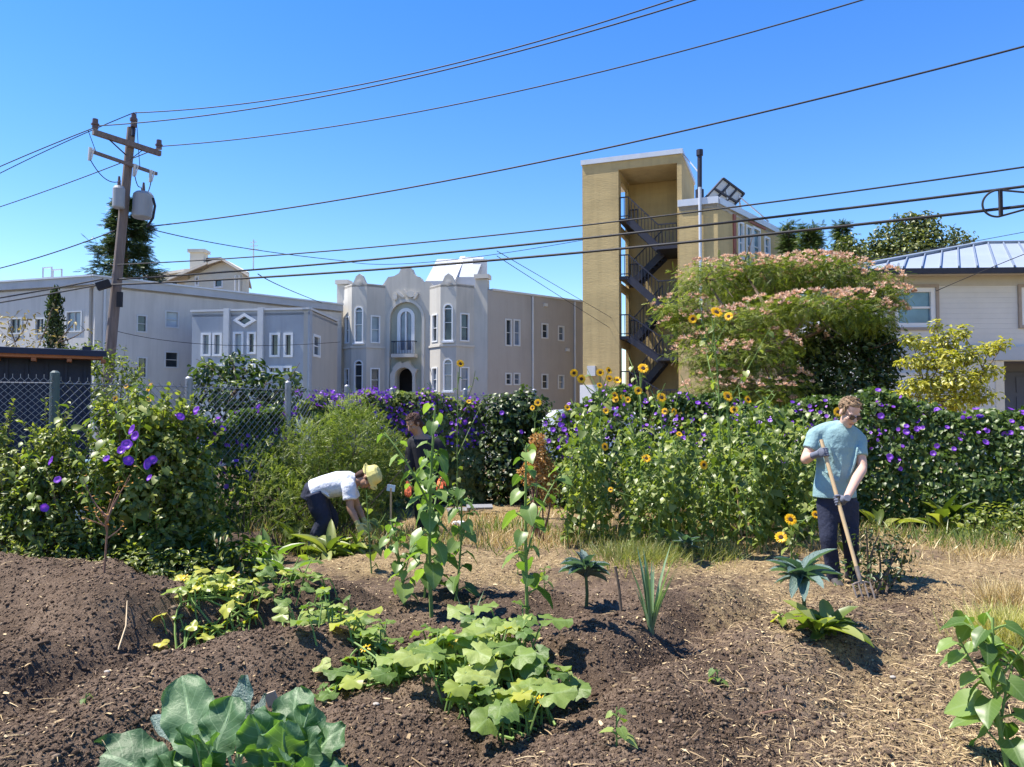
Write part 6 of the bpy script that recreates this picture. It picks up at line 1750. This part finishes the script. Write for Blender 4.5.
collard('green collard with rounded leaves right of the blue-green one', (285, 792), 3.05, [
    (292, 684, .22, 58, -.2, -1, .4, .16), (262, 707, .1, 70, .3, .9, .5, .10), (316, 704, .05, 52, .5, .9, .5, .12), (250, 722, -.1, 56, -.1, -1, .5, .16), (280, 735, -.15, 56, .1, -1, .7, .2),
    (342, 722, .1, 46, -.4, -.8, .9, .10), (310, 740, -.15, 50, .2, -.8, .8, .15), (235, 758, -.25, 60, .2, .9, .5, .15), (300, 750, -.3, 62, .3, .9, .6, .1), (340, 765, -.1, 44, .5, -.5, 1, .25)], L_COLL)
collard('blue-grey lacinato kale standing between the two collards', (235, 780), 3.12, [
    (243, 675, .12, 27, -.2, -1, .2, .05), (152, 708, .1, 25, .1, -.7, 1, .15), (217, 705, .2, 20, .4, -.5, .8, .2), (258, 690, .2, 16, -.5, -.8, .4, .15)], L_KALE, 'lacinato_kale', ruffle=.012, pet=.42)
b = MB(); p0 = G(273, 712); b.box(p0 + Vector((0, 0, .02)), (.055, .015, .11), Matrix.Rotation(-.35, 3, 'Y')); o = b.build('wooden_tag', surf('pale_dry_wood', (.42, .33, .24), .9, .15, 6), loc=tuple(p0)); tag(o, 'pale dry husk standing behind the right collard', 'husk')
# ================================================================== people
M_SKIN = surf('fair_skin', (.58, .36, .27), .55, .06, 20, .1, 150)
M_SKIN2 = surf('tan_skin', (.34, .19, .12), .55, .06, 20, .1, 150)
M_TEE = surf('teal_cotton', (.22, .345, .36), .9, .07, 6, .7, 9, bdist=.035)
M_TEEW = surf('white_cotton', (.58, .60, .66), .9, .05, 6, .7, 9, bdist=.035)
M_JEAN = surf('navy_denim', (.018, .022, .045), .9, .25, 12, .6, 12, bdist=.03)
M_BLACK = surf('black_cloth', (.014, .014, .02), .9, .2, 10, .3, 40)
M_GLOVE = surf('grey_work_glove', (.12, .13, .17), .85, .2, 30, .3, 200)
M_GLOVEO = surf('orange_glove', (.75, .16, .05), .7, .1, 20)
M_GLOVEY = surf('yellowish_glove', (.42, .40, .16), .8, .1, 20)
M_HAIR = surf('light_brown_hair', (.21, .135, .075), .7, .45, 60, .8, 160, stretch=(1, 1, .4))
M_HAIRD = surf('dark_brown_hair', (.07, .03, .018), .7, .4, 60, .8, 160)
M_SHOE = surf('dark_shoe', (.05, .045, .045), .7, .2, 10)
M_HAT = surf('yellow_cotton_hat', (.66, .57, .20), .9, .10, 12, .4, 60)
M_ASHW = surf('ash_wood_handle', (.50, .36, .20), .6, .15, 4, stretch=(4, 4, .5))
M_FORK = surf('worn_steel', (.30, .24, .19), .5, .3, 12, metal=.5)
M_LIP = surf('lips', (.38, .17, .14), .5, .05)

def loft(b, secs, seg=18, cap=True):
    """secs: (centre, half-width vector, half-depth vector)"""
    rings = []
    for c, ax, ay in secs:
        c, ax, ay = Vector(c), Vector(ax), Vector(ay)
        rings.append([c + ax * math.cos(2 * PI * k / seg) + ay * math.sin(2 * PI * k / seg) for k in range(seg)])
    b.rings(rings, 0, cap)
def smooth_path(pts, rs, n=5):
    """Catmull-Rom through the joints"""
    P_ = [Vector(p) for p in pts]; out, ro = [], []
    for i in range(len(P_) - 1):
        p0 = P_[max(i - 1, 0)]; p1 = P_[i]; p2 = P_[i + 1]; p3 = P_[min(i + 2, len(P_) - 1)]
        for k in range(n):
            t = k / n
            q = .5 * ((2 * p1) + (p2 - p0) * t + (2 * p0 - 5 * p1 + 4 * p2 - p3) * t * t + (3 * p1 - p0 - 3 * p2 + p3) * t ** 3)
            out.append(q); ro.append(rs[i] + (rs[i + 1] - rs[i]) * t)
    out.append(P_[-1]); ro.append(rs[-1]); return out, ro
def limb_tube(b, pts, rs, seg=14):
    p, r = smooth_path(pts, rs); b.tube(p, r, seg)
def fuse(b, name, mat, parent, voxel=.008, it=4, fac=.5):
    """join overlapping closed shapes into one continuous skin"""
    me = bpy.data.meshes.new('tmp'); me.from_pydata([tuple(p) for p in b.v], [], b.f); me.update()
    o = bpy.data.objects.new('tmp', me); COL.objects.link(o)
    r = o.modifiers.new('r', 'REMESH'); r.mode = 'VOXEL'; r.voxel_size = voxel
    if it: s = o.modifiers.new('s', 'SMOOTH'); s.iterations = it; s.factor = fac
    dg = bpy.context.evaluated_depsgraph_get(); ev = o.evaluated_get(dg)
    m2 = bpy.data.meshes.new_from_object(ev); bpy.data.objects.remove(o); bpy.data.meshes.remove(me)
    off = LOC[parent.name]; m2.transform(Matrix.Translation(-off)); m2.name = name
    m2.materials.clear(); m2.materials.append(mat); m2.polygons.foreach_set('use_smooth', [True] * len(m2.polygons)); m2.update()
    return link(name, m2, parent)
def frame(fwd, up):
    f = Vector(fwd).normalized(); u = Vector(up); u = (u - f * u.dot(f)).normalized(); r = f.cross(u)
    return f, u, r
def head(b, c, fwd, up, s=1.0):
    f, u, r = frame(fwd, up); c = Vector(c); R = Matrix((r, f, u)).transposed()
    P_ = lambda x, y, z: c + r * x * s + f * y * s + u * z * s
    b.ball(P_(0, -.012, .035), (.076 * s, .096 * s, .092 * s), 18, 12, R=R)
    b.ball(P_(0, .028, -.035), (.060 * s, .066 * s, .082 * s), 16, 10, R=R)
    b.ball(P_(0, .058, -.098), (.030 * s, .030 * s, .024 * s), 10, 8, R=R)      # chin
    b.tube([P_(0, .088, .018), P_(0, .108, -.022), P_(0, .112, -.034)], [.011 * s, .016 * s, .018 * s], 8)   # nose
    for k in (-1, 1):
        b.ball(P_(k * .034, .074, .026), (.026 * s, .016 * s, .010 * s), 8, 6, R=R)   # brow
        b.ball(P_(k * .043, .066, -.022), (.022 * s, .022 * s, .020 * s), 8, 6, R=R)  # cheek
        b.ball(P_(k * .077, -.004, -.004), (.010 * s, .020 * s, .032 * s), 8, 6, R=R)  # ear
    return P_, R
def face(parent, P_, R, s=1.0, glasses=False):
    b = MB()
    for k in (-1, 1): b.ball(P_(k * .031, .0815, .008), (.013 * s, .009 * s, .007 * s), 10, 6, R=R)
    b.build('eyes', surf('eye', (.10, .07, .06), .3, .1, 10), parent, True)
    b = MB(); b.ball(P_(0, .0885, -.066), (.025 * s, .008 * s, .007 * s), 12, 6, R=R); b.build('mouth', M_LIP, parent, True)
    if glasses:
        b = MB(); rx, ry = .027 * s, .019 * s
        for k in (-1, 1):
            b.tube([P_(k * .034 + .027 * math.cos(a), .102, .006 + .019 * math.sin(a)) for a in [2 * PI * i / 14 for i in range(15)]], .0024 * s, 5, cap=False)
            b.tube([P_(k * .061, .100, .010), P_(k * .078, .03, .012), P_(k * .079, -.01, .01)], .0024 * s, 5)
        b.tube([P_(-.008, .104, .010), P_(0, .110, .012), P_(.008, .104, .010)], .0024 * s, 5)
        g_ = b.build('glasses', M_BLACK, parent)
        b = MB()
        for k in (-1, 1): b.ball(P_(k * .034, .102, .006), (rx, .002, ry), 12, 6, R=R)
        b.build('lens', surf('dark_lens', (.06, .045, .04), .1, .1, 3, spec=.7), g_, True)
def hair(parent, P_, R, mat, s=1.0, back=0.0):
    b = MB(); n0 = b.n
    b.ball(P_(0, -.030, .048), (.082 * s, .092 * s, .084 * s), 28, 20, R=R)
    c = P_(0, -.030, .048); v = []
    for p in b.v:
        d = Vector(p) - c; k = 1 + .07 * math.sin(p[0] * 160 + p[2] * 90) * math.sin(p[1] * 140 + p[2] * 60) + random.gauss(0, .02); v.append(tuple(c + d * k))
    b.v = v
    for k in (-1, 1): b.ball(P_(k * .070, .010, .020), (.012 * s, .028 * s, .040 * s), 8, 6, R=R)
    b.ball(P_(0, .030, .096), (.055 * s, .036 * s, .026 * s), 14, 8, R=R)
    ctr = P_(0, -.02, .03)
    for i in range(420):
        d = Vector((random.gauss(0, 1), random.gauss(0, 1), random.gauss(0, 1))).normalized()
        if d.z < -.25 or (d.y > .62 and d.z < .55): continue
        w0 = P_(d.x * .082, -.024 + d.y * .095, .046 + d.z * .086); w1 = P_(d.x * .090 + random.gauss(0, .006), -.024 + d.y * .100 + .016, .046 + d.z * .098 + random.gauss(0, .004))
        b.tube([w0, w1], [.007 * s, .002 * s], 4)
    if back: b.ball(P_(0, -.07, -.05), (.07 * s, .05 * s, .11 * s), 14, 10, R=R)
    return b.build('hair', mat, parent, True)
def grip_hand(b, Hp, a, p, rad=.016, s=1.0, thumb=1):
    """a gloved hand closed round a handle: a = handle direction, p = from the handle to the palm; returns the wrist point"""
    a = Vector(a).normalized(); p = Vector(p); p = (p - a * p.dot(a)).normalized(); q = a.cross(p)
    Hp = Vector(Hp); rf = .0098 * s; Rr = rad + rf
    R = Matrix((p, q, a)).transposed()
    b.ball(Hp + p * (Rr + .012) - q * .012, (.019 * s, .047 * s, .044 * s), 12, 8, R=R)
    for k, (ln, r_) in enumerate(((.92, 1), (1.0, 1.03), (.96, 1), (.80, .9))):
        off = a * ((1.5 - k) * .0215 * s * thumb)
        pts = [Hp + off + p * (Rr + .014) + q * .022]
        for th in np.linspace(25, 25 + 235 * ln, 6):
            t = math.radians(th); pts.append(Hp + off + (p * math.cos(t) + q * math.sin(t)) * Rr)
        b.tube(pts, [rf * r_ * 1.1] * 4 + [rf * r_] * 2 + [rf * .8 * r_], 8)
    off = a * (.048 * s * thumb); pts = [Hp + p * (Rr + .012) - q * .03 + a * .022 * s * thumb]
    for th in (-35, -80, -120, -155): t = math.radians(th); pts.append(Hp + off * (.75 + .25 * abs(th) / 155) + (p * math.cos(t) + q * math.sin(t)) * (Rr + .002))
    b.tube(pts, [rf * 1.25, rf * 1.25, rf * 1.15, rf * 1.1, rf * .9], 8)
    wr_ = Hp + p * (Rr + .02) - q * .078 * s
    limb_tube(b, [Hp + p * (Rr + .014) - q * .02, wr_, wr_ - q * .03], [.034 * s, .030 * s, .033 * s])
    return wr_
def loose_hand(b, wrist, d, n, s=1.0):
    """a slightly curled hand: d = where it points, n = back of the hand"""
    d = Vector(d).normalized(); n = Vector(n); n = (n - d * n.dot(d)).normalized(); l = d.cross(n); w_ = Vector(wrist); R = Matrix((l, d, n)).transposed()
    limb_tube(b, [w_ - d * .03, w_, w_ + d * .03], [.032 * s, .029 * s, .03 * s])
    b.ball(w_ + d * .05 * s, (.042 * s, .052 * s, .017 * s), 12, 8, R=R)
    for k, ln in enumerate((.072, .080, .075, .06)):
        o = w_ + d * .088 * s + l * ((k - 1.5) * .0215 * s); L = ln * s
        b.tube([o - d * .02, o + d * L * .4 - n * .004, o + d * L * .75 - n * .018, o + d * L * .92 - n * .036], [.0105 * s, .0098 * s, .009 * s, .0075 * s], 8)
    o = w_ + d * .025 * s - l * .034 * s; b.tube([o, o + d * .03 - l * .026 - n * .01, o + d * .062 - l * .034 - n * .022], [.013 * s, .0115 * s, .009 * s], 8)
def shoe(parent, ankle, toe_dir, gz_, mat=None):
    t = Vector((toe_dir[0], toe_dir[1], 0)).normalized(); l = Vector((-t.y, t.x, 0)); A_ = Vector((ankle[0], ankle[1], gz_)); b = MB(); u = Vector((0, 0, 1))
    secs = []
    for d, hw, h in ((-.075, .025, .05), (-.06, .036, .085), (0, .040, .10), (.06, .043, .075), (.12, .047, .05), (.17, .040, .038), (.195, .018, .024)):
        secs.append((A_ + t * d + u * h * .5, l * hw, u * h * .5))
    loft(b, secs, 14); o = b.build('shoe', mat or M_SHOE, parent, True)
    b = MB(); secs = [(A_ + t * d + u * .008, l * hw, u * .014) for d, hw in ((-.08, .02), (-.06, .04), (.06, .047), (.12, .051), (.18, .040), (.2, .018))]; loft(b, secs, 12); b.build('sole', M_BLACK, o)
V3 = Vector

# ---- the man with the digging fork ------------------------------------------
YM = 7.0
mb = at(838, 500, YM); gm = float(gz(mb.x, YM)); k_ = YM / F
T = thing('person', 'man in a teal T-shirt, navy jeans and grey gloves leaning over a digging fork', 'person', (mb.x, YM, gm))
fA, fB = at(823, 446, YM - .20), at(859.5, 578, YM - .58); fdir = (fB - fA).normalized()
def on_fork(py): t = (py - 446) / (578 - 446); return fA.lerp(fB, t)
LX = V3((1, .10, 0)).normalized(); LY = V3((-.10, 1, 0)).normalized()
hL, hR = on_fork(453), on_fork(503)
# hands first: the wrists follow from them
gb = MB(); wL = grip_hand(gb, hL, -fdir, V3((-.75, -.35, .1)), thumb=1); gbR = MB(); wR = grip_hand(gbR, hR, -fdir, V3((.55, .1, .45)), thumb=1)
shL, shR = at(817, 434, YM + .02), at(857, 438, YM)
eL, eR_ = at(805.5, 459, YM - .02), at(862, 468, YM - .12)
hd = at(849, 412.5, YM - .10); fw, hup = V3((.16, -.80, -.50)), V3((.16, -.42, .9))
b = MB(); P_, R = head(b, hd, fw, hup, 1.06)
limb_tube(b, [at(842, 434, YM + .02), at(845, 426, YM - .02), at(847.5, 418, YM - .06)], [.068, .058, .058])
tors = [(838, 515, .165, .115), (837, 500, .170, .12), (836.5, 484, .150, .108), (837.5, 466, .158, .115), (838, 448, .178, .122), (838, 436, .175, .11), (839, 428, .13, .09), (841.5, 424, .075, .07)]
loft(b, [(at(px, py, YM + .02), LX * hw, LY * hd_) for px, py, hw, hd_ in tors])
zA = gm + .09
hipL, hipR = at(827.5, 505, YM + .02), at(847.5, 505, YM + .02); knL, knR = at(828.5, 541, YM - .05), at(850.5, 540, YM - .02)
anL = at(834, 576, YM); anL.z = zA; anR = at(852.5, 574, YM + .12); anR.z = float(gz(anR.x, anR.y)) + .09
for hp, kn, an in ((hipL, knL, anL), (hipR, knR, anR)): limb_tube(b, [hp, kn, an - V3((0, 0, .02))], [.086, .058, .042])
for sh, el, wr_, in ((shL, eL, wL), (shR, eR_, wR)):
    limb_tube(b, [at(838, 437, YM + .02), sh, sh.lerp(el, .45), el, el.lerp(wr_, .35), wr_], [.07, .064, .052, .044, .044, .029])
body = fuse(b, 'body', M_SKIN, T, .0075, 3)
face(T, P_, R, 1.06, True); hair(T, P_, R, M_HAIR, 1.06)
# T-shirt
b = MB()
st = [(834.5, 494.5, .205, .150), (834.5, 486, .198, .145), (835.5, 474, .186, .138), (837, 460, .190, .140), (838, 447, .202, .142), (838, 435, .196, .128), (838.5, 428.5, .168, .108), (840.5, 424.6, .112, .085), (843, 421.8, .072, .072)]
loft(b, [(at(px, py + (2.5 if i == 0 else 0), YM + .015), LX * hw, LY * hd_) for i, (px, py, hw, hd_) in enumerate(st)], 26)
for sh, el in ((shL, eL), (shR, eR_)):
    limb_tube(b, [at(838, 438, YM + .02), sh, sh.lerp(el, .36), sh.lerp(el, .62)], [.06, .074, .074, .072])
for sh in (shL, shR): limb_tube(b, [at(839.5, 428, YM + .02), at(839.5, 428.5, YM + .02).lerp(sh, .55) + V3((0, 0, .012)), sh], [.078, .078, .074])
# a few soft folds
for (p, q, r_) in (((818, 440), (830, 478), .016), ((858, 446), (848, 480), .016), ((842, 446), (838, 486), .012), ((822, 470), (846, 490), .014), ((826, 438), (834, 462), .012)):
    A_, B_ = at(p[0], p[1], YM - .115), at(q[0], q[1], YM - .125); limb_tube(b, [A_, A_.lerp(B_, .5) + V3((.01, -.004, 0)), B_], [r_ * .4, r_, r_ * .4], 8)
shirt = fuse(b, 'shirt', M_TEE, T, .009, 4)
b_unused = None; b = MB(); n_ = 24
b.tube([at(844, 422.6, YM - .005) + LX * .074 * math.cos(2 * PI * i / n_) + LY * .070 * math.sin(2 * PI * i / n_) + V3((0, 0, .016 * math.sin(2 * PI * i / n_) - .004)) for i in range(n_ + 1)], .009, 6, cap=False); b.build('collar', M_TEE, shirt, True)
# jeans
b = MB(); loft(b, [(at(836.5, 488, YM + .02), LX * .178, LY * .128), (at(837, 500, YM + .02), LX * .186, LY * .134), (at(838, 513, YM + .02), LX * .180, LY * .132), (at(838, 521, YM + .02), LX * .165, LY * .115)])
for hp, kn, an in ((hipL, knL, anL), (hipR, knR, anR)):
    d = (an - kn).normalized(); limb_tube(b, [hp + V3((0, 0, .03)), hp.lerp(kn, .5), kn, kn.lerp(an, .5), an - V3((0, 0, .035))], [.104, .088, .074, .068, .064])
    for t in (.15, .3, .75, .88): c = kn.lerp(an, t); b.tube([c + V3((-.05, -.045, 0)), c + V3((0, -.072 + .01 * t, .012)), c + V3((.05, -.04, .02))], [.008, .013, .008], 6)
fuse(b, 'jeans', M_JEAN, T, .009, 3)
fuse(gb, 'glove', M_GLOVE, T, .0042, 2); fuse(gbR, 'glove', M_GLOVE, T, .0042, 2)
shoe(T, anL, (-.1, -1), gm); shoe(T, anR, (.35, -1), anR.z - .09)
# the fork
T = thing('digging_fork', 'wooden handled digging fork with four tines stuck in the soil under the gloved hands', 'fork', (fB.x, fB.y, float(gz(fB.x, fB.y))))
b = MB(); limb_tube(b, [fA - fdir * .06, fA.lerp(fB, .5), fB], [.0165, .0175, .0155], 12); b.build('handle', M_ASHW, T)
b = MB(); b.tube([fB - fdir * .10, fB + fdir * .03], [.020, .017], 12); b.build('ferrule', M_FORK, T)
tl = V3((1, .22, 0)).normalized(); tl = (tl - fdir * tl.dot(fdir)).normalized()
b = MB(); c0 = fB + fdir * .05; b.tube([c0 - tl * .088, c0 - tl * .05 - fdir * .012, c0 - fdir * .018, c0 + tl * .05 - fdir * .012, c0 + tl * .088], .0085, 8); b.tube([fB, c0], .014, 8); b.build('fork_head', M_FORK, T)
for k in range(4):
    o = c0 + tl * ((k - 1.5) * .0575); bk = V3((0, -.03, 0)); b = MB(); b.tube([o - fdir * .01, o + fdir * .05 + bk * .4, o + fdir * .16 + bk * .5, o + fdir * .25, o + fdir * .275], [.008, .0085, .008, .006, .002], 6); b.build('tine', M_FORK, T)

# ---- the gardener bending over, in white ------------------------------------
YB = 8.5
q = at(318, 495, YB); gB = float(gz(q.x, YB))
T = thing('person', 'gardener in a white T-shirt, dark trousers and yellow hat bending down to the ground', 'person', (q.x, YB, gB))
DY = V3((0, 1, 0))
def BP(px, py, dy=0): return at(px, py, YB + dy)
pel, neck = BP(316, 494), BP(357, 481)
sp = [BP(312, 500), BP(315, 492), BP(325, 487), BP(338, 484), BP(350, 483), BP(357, 482.5)]
dims = [(.12, .15), (.13, .165), (.115, .15), (.125, .165), (.115, .17), (.07, .07)]
def spine_loft(b, add=0.0, sl=slice(None)):
    secs = []
    S_ = sp[sl]; D_ = dims[sl]
    for i, (c, (h1, h2)) in enumerate(zip(S_, D_)):
        t = (S_[min(i + 1, len(S_) - 1)] - S_[max(i - 1, 0)]).normalized(); n = DY.cross(t).normalized()
        secs.append((c, n * (h1 + add), DY * (h2 + add)))
    loft(b, secs, 20)
b = MB(); spine_loft(b)
hc = BP(368.5, 478, -.04); fwb, upb = V3((.35, -.25, -.9)), V3((.9, -.1, .38))
P_, R = head(b, hc, fwb, upb, 1.0)
limb_tube(b, [BP(354, 482), BP(361, 480, -.02), BP(366, 478.5, -.03)], [.065, .055, .055])
gw = [(BP(349, 487, -.17), BP(350.5, 508, -.22), BP(357.5, 523, -.25)), (BP(349, 486, .17), BP(357, 505, .25), BP(364, 520, .2))]
for sh, el, wr_ in gw: limb_tube(b, [sh.lerp(BP(345, 484), .4), sh, sh.lerp(el, .5), el, el.lerp(wr_, .4), wr_], [.07, .062, .05, .042, .041, .028])
legs = []
for sgn in (-1, 1):
    hp = BP(315, 497, sgn * .09); an = V3((q.x - .02 + .10 * (sgn > 0), YB + sgn * .13, gB + .09)); kn = hp.lerp(an, .5) + V3((.11, 0, .01)); legs.append((hp, kn, an))
    limb_tube(b, [hp, kn, an - V3((0, 0, .02))], [.085, .058, .04])
fuse(b, 'body', M_SKIN2, T, .008, 3)
face(T, P_, R)
hair(T, P_, R, M_HAIRD, 1.0, 1)
b = MB(); spine_loft(b, .022, slice(1, 6))
for sh, el, wr_ in gw: limb_tube(b, [sh.lerp(BP(345, 484), .6), sh, sh.lerp(el, .4), sh.lerp(el, .62)], [.09, .085, .078, .078])
for (p, q2) in (((318, 488), (330, 497)), ((336, 488), (346, 494))):
    A_, B_ = BP(p[0], p[1], -.15), BP(q2[0], q2[1], -.165); limb_tube(b, [A_, A_.lerp(B_, .5), B_], [.008, .016, .008], 8)
fuse(b, 'shirt', M_TEEW, T, .009, 3)
b = MB(); spine_loft(b, .018, slice(0, 3))
for hp, kn, an in legs: limb_tube(b, [hp + V3((0, 0, .04)), hp.lerp(kn, .5), kn, kn.lerp(an, .5), an - V3((0, 0, .04))], [.125, .112, .092, .085, .08])
fuse(b, 'trousers', M_JEAN, T, .010, 3)
for (sh, el, wr_), nb in zip(gw, ((0, -1, .3), (0, -1, .3))):
    b = MB(); d = (wr_ - el).normalized(); loose_hand(b, wr_, d + V3((.2, 0, -.3)), nb); fuse(b, 'glove', M_GLOVEY, T, .005, 2)
for hp, kn, an in legs: shoe(T, an, (1, -.15), gB)
f_, u_, r_ = frame(fwb, upb); Rh = Matrix((r_, f_, u_)).transposed()
b = MB(); rings = []
for rad, hh in ((.150, .030), (.152, .022), (.105, .050), (.100, .085), (.092, .125), (.06, .145), (.012, .150)):
    rings.append([P_(rad * math.cos(2 * PI * k / 28) * (1 + .03 * math.sin(k * 1.7)), -.012 + rad * 1.12 * math.sin(2 * PI * k / 28), hh + (.018 * math.sin(k * .9) if rad > .14 else .004 * math.sin(k * 2.3))) for k in range(28)])
b.rings(rings); fuse(b, 'sun_hat', M_HAT, T, .006, 2)

# ---- the third gardener, in black, half hidden behind the sunflower ----------
YC = 9.5
q = at(425, 480, YC); gC = float(gz(q.x, YC))
T = thing('person', 'gardener in black with orange gloves half hidden behind the tall sunflower', 'person', (q.x, YC, gC))
def CP(px, py, dy=0): return at(px, py, YC + dy)
cx_ = V3((1, .3, 0)).normalized(); cy_ = V3((-.3, 1, 0)).normalized()
cs = [(429, 496, .165, .12), (429, 486, .17, .12), (428, 472, .145, .105), (427, 458, .16, .115), (426, 446, .175, .12), (424, 439, .15, .10), (421, 434, .08, .07)]
b = MB(); P_, R = head(b, CP(414, 424, -.05), V3((-.55, -.6, -.5)), V3((-.3, -.2, .9)), 1.0)
limb_tube(b, [CP(423, 440), CP(419, 433, -.02), CP(416, 428, -.03)], [.062, .055, .055]); loft(b, [(CP(px, py), cx_ * a, cy_ * c) for px, py, a, c in cs])
ar = [(CP(413, 442), CP(409, 466, -.05), CP(408.5, 484, -.2)), (CP(438, 444), CP(443, 466, -.05), CP(441, 479, -.15))]
for sh, el, wr_ in ar: limb_tube(b, [CP(425, 444), sh, el, wr_], [.07, .058, .042, .028])
lg = []
for px, dy in ((423, 0), (434, .05)):
    hp = CP(px, 490, dy); an = CP(px, 540, dy); an.z = gC + .09; kn = hp.lerp(an, .5) + V3((-.03, -.05, 0)); lg.append((hp, kn, an)); limb_tube(b, [hp, kn, an], [.085, .058, .042])
fuse(b, 'body', M_SKIN2, T, .009, 3); face(T, P_, R); hair(T, P_, R, M_HAIRD, 1.02, 1)
b = MB(); loft(b, [(CP(px, py), cx_ * (a + .02), cy_ * (c + .02)) for px, py, a, c in cs[:-1]])
for sh, el, wr_ in ar: limb_tube(b, [CP(425, 444), sh, el, el.lerp(wr_, .8)], [.085, .075, .056, .046])
fuse(b, 'jacket', M_BLACK, T, .010, 3)
b = MB(); loft(b, [(CP(429, 484), cx_ * .18, cy_ * .135), (CP(429, 497), cx_ * .17, cy_ * .13)])
for hp, kn, an in lg: limb_tube(b, [hp, hp.lerp(kn, .5), kn, an - V3((0, 0, .04))], [.105, .092, .078, .068])
fuse(b, 'trousers', M_BLACK, T, .010, 3)
for sh, el, wr_ in ar:
    b = MB(); loose_hand(b, wr_, (wr_ - el).normalized() + V3((0, -.2, -.2)), (0, -1, .2), 1.05); fuse(b, 'glove', M_GLOVEO, T, .005, 2)
for hp, kn, an in lg: shoe(T, an, (-.7, -.6), gC)

# ================================================================== small things
b = MB(); p0 = at(391, 488, 8.7); g0 = on(p0.x, 8.7); b.bar(g0 - V3((0, 0, .1)), p0, .02, .02); 
T = thing('plant_marker', 'pale blue card on a thin stake beside the bending gardener', 'plant marker', g0); b.build('stake', M_ASHW, T)
b = MB(); b.box(p0, (.095, .008, .075), Matrix.Rotation(.15, 3, 'Y')); b.build('card', surf('pale_blue_card', (.55, .68, .78), .6, .04, 4), T)
b = MB(); p0 = G(622, 612); b.tube([p0 - V3((0, 0, .05)), p0 + V3((-.02, 0, .16)), p0 + V3((-.045, 0, .30))], [.011, .010, .009], 8); tag(b.build('wooden_stake', M_BARK, loc=tuple(p0)), 'thin dark stake leaning left beside the tall leek', 'stake')
b = MB(); p0 = G(742, 545); e = at(737, 487, p0.y); b.tube([p0, p0.lerp(e, .5), e], [.013, .012, .011], 8); tag(b.build('wooden_stake', M_ASHW, loc=tuple(p0)), 'pale bare stick standing in the sunflower thicket', 'stake')
# grey boards lying behind the beds
for i, (px, py, ww, rz, lab) in enumerate(((470, 490, .42, .35, 'upper weathered grey board lying behind the tall sunflower'), (484, 494, .40, .15, 'lower weathered grey board lying behind the tall sunflower'))):
    p0 = flat(px, py, .1); b = MB(); g0 = on(p0.x, min(p0.y, 11.5)); b.box(g0 + V3((0, 0, .06 + .05 * i)), (ww, .16, .035), Matrix.Rotation(rz, 3, 'Z') @ Matrix.Rotation(.2, 3, 'X')); tag(b.build('weathered_board', surf('weathered_board_%d' % i, (.20, .20, .21), .9, .2, 4, stretch=(1, 8, 8)), loc=tuple(g0)), lab, 'board')
# pale blue plastic behind the fence at left and white scrap near the stalks
b = MB(); p0 = on(-4.5, 8.1); 
b.tube([p0, p0 + V3((0, 0, .1)), p0 + V3((0, 0, .6)), p0 + V3((0, 0, .95)), p0 + V3((0, 0, 1.05))], [.19, .21, .23, .21, .18], 20); tag(b.build('plastic_barrel', surf('pale_blue_plastic', (.15, .24, .31), .6, .1, 3), loc=tuple(p0)), 'pale blue barrel behind the fence right of the shed', 'barrel')
p0 = G(459, 527); b = MB(); 
for k in range(3): b.ball(p0 + V3((.05 * k - .05, .02 * (k % 2), .03)), (.05, .035, .04), 8, 6)
tag(b.build('paper_scrap', surf('white_paper', (.70, .74, .82), .8, .04, 20, .8, 30, bdist=.03), loc=tuple(p0)), 'crumpled white scrap on the ground behind the tall sunflower', 'scrap')
# fallen twigs and a few pale stones in the soil
for i, (px, py, l, a, lab) in enumerate(((338, 690, .25, .6, 'dry curved twig on the centre mound'), (500, 742, .22, 2.6, 'dry root end under the front of the large squash'), (118, 655, .3, 1.9, 'thin pale dry stem lying across the left mound'), (760, 718, .2, .3, 'short dark stick on the right bed'))):
    p0 = G(px, py); b = MB(); d = V3((math.cos(a), math.sin(a), 0)); q1, q2 = on(*(p0 + d * l * .5)[:2]), on(*(p0 + d * l)[:2]); b.tube([p0 + V3((0, 0, .012)), q1 + V3((.02, 0, .03)), q2 + V3((0, 0, .012))], [.006, .005, .003], 6); tag(b.build('dry_twig', M_TWIG if i % 2 else M_ASHW, loc=tuple(p0)), lab, 'twig')
for i, (px, py, s, lab) in enumerate(((376, 706, .013, 'small pale stone on the centre mound left of the squash'), (107, 673, .011, 'small white stone on the left mound'), (893, 684, .013, 'white pebble on the strawy path at right'), (300, 748, .012, 'little pale stone between the collard leaves and the mound'))):
    p0 = G(px, py); b = MB(); b.ball(p0 + V3((0, 0, s * .4)), (s * 1.4, s, s * .7), 10, 7); tag(b.build('pebble', surf('pale_stone_%d' % i, (.36, .32, .27), .9, .1, 30, .4, 60), True and None, True, tuple(p0)), lab, 'pebble')
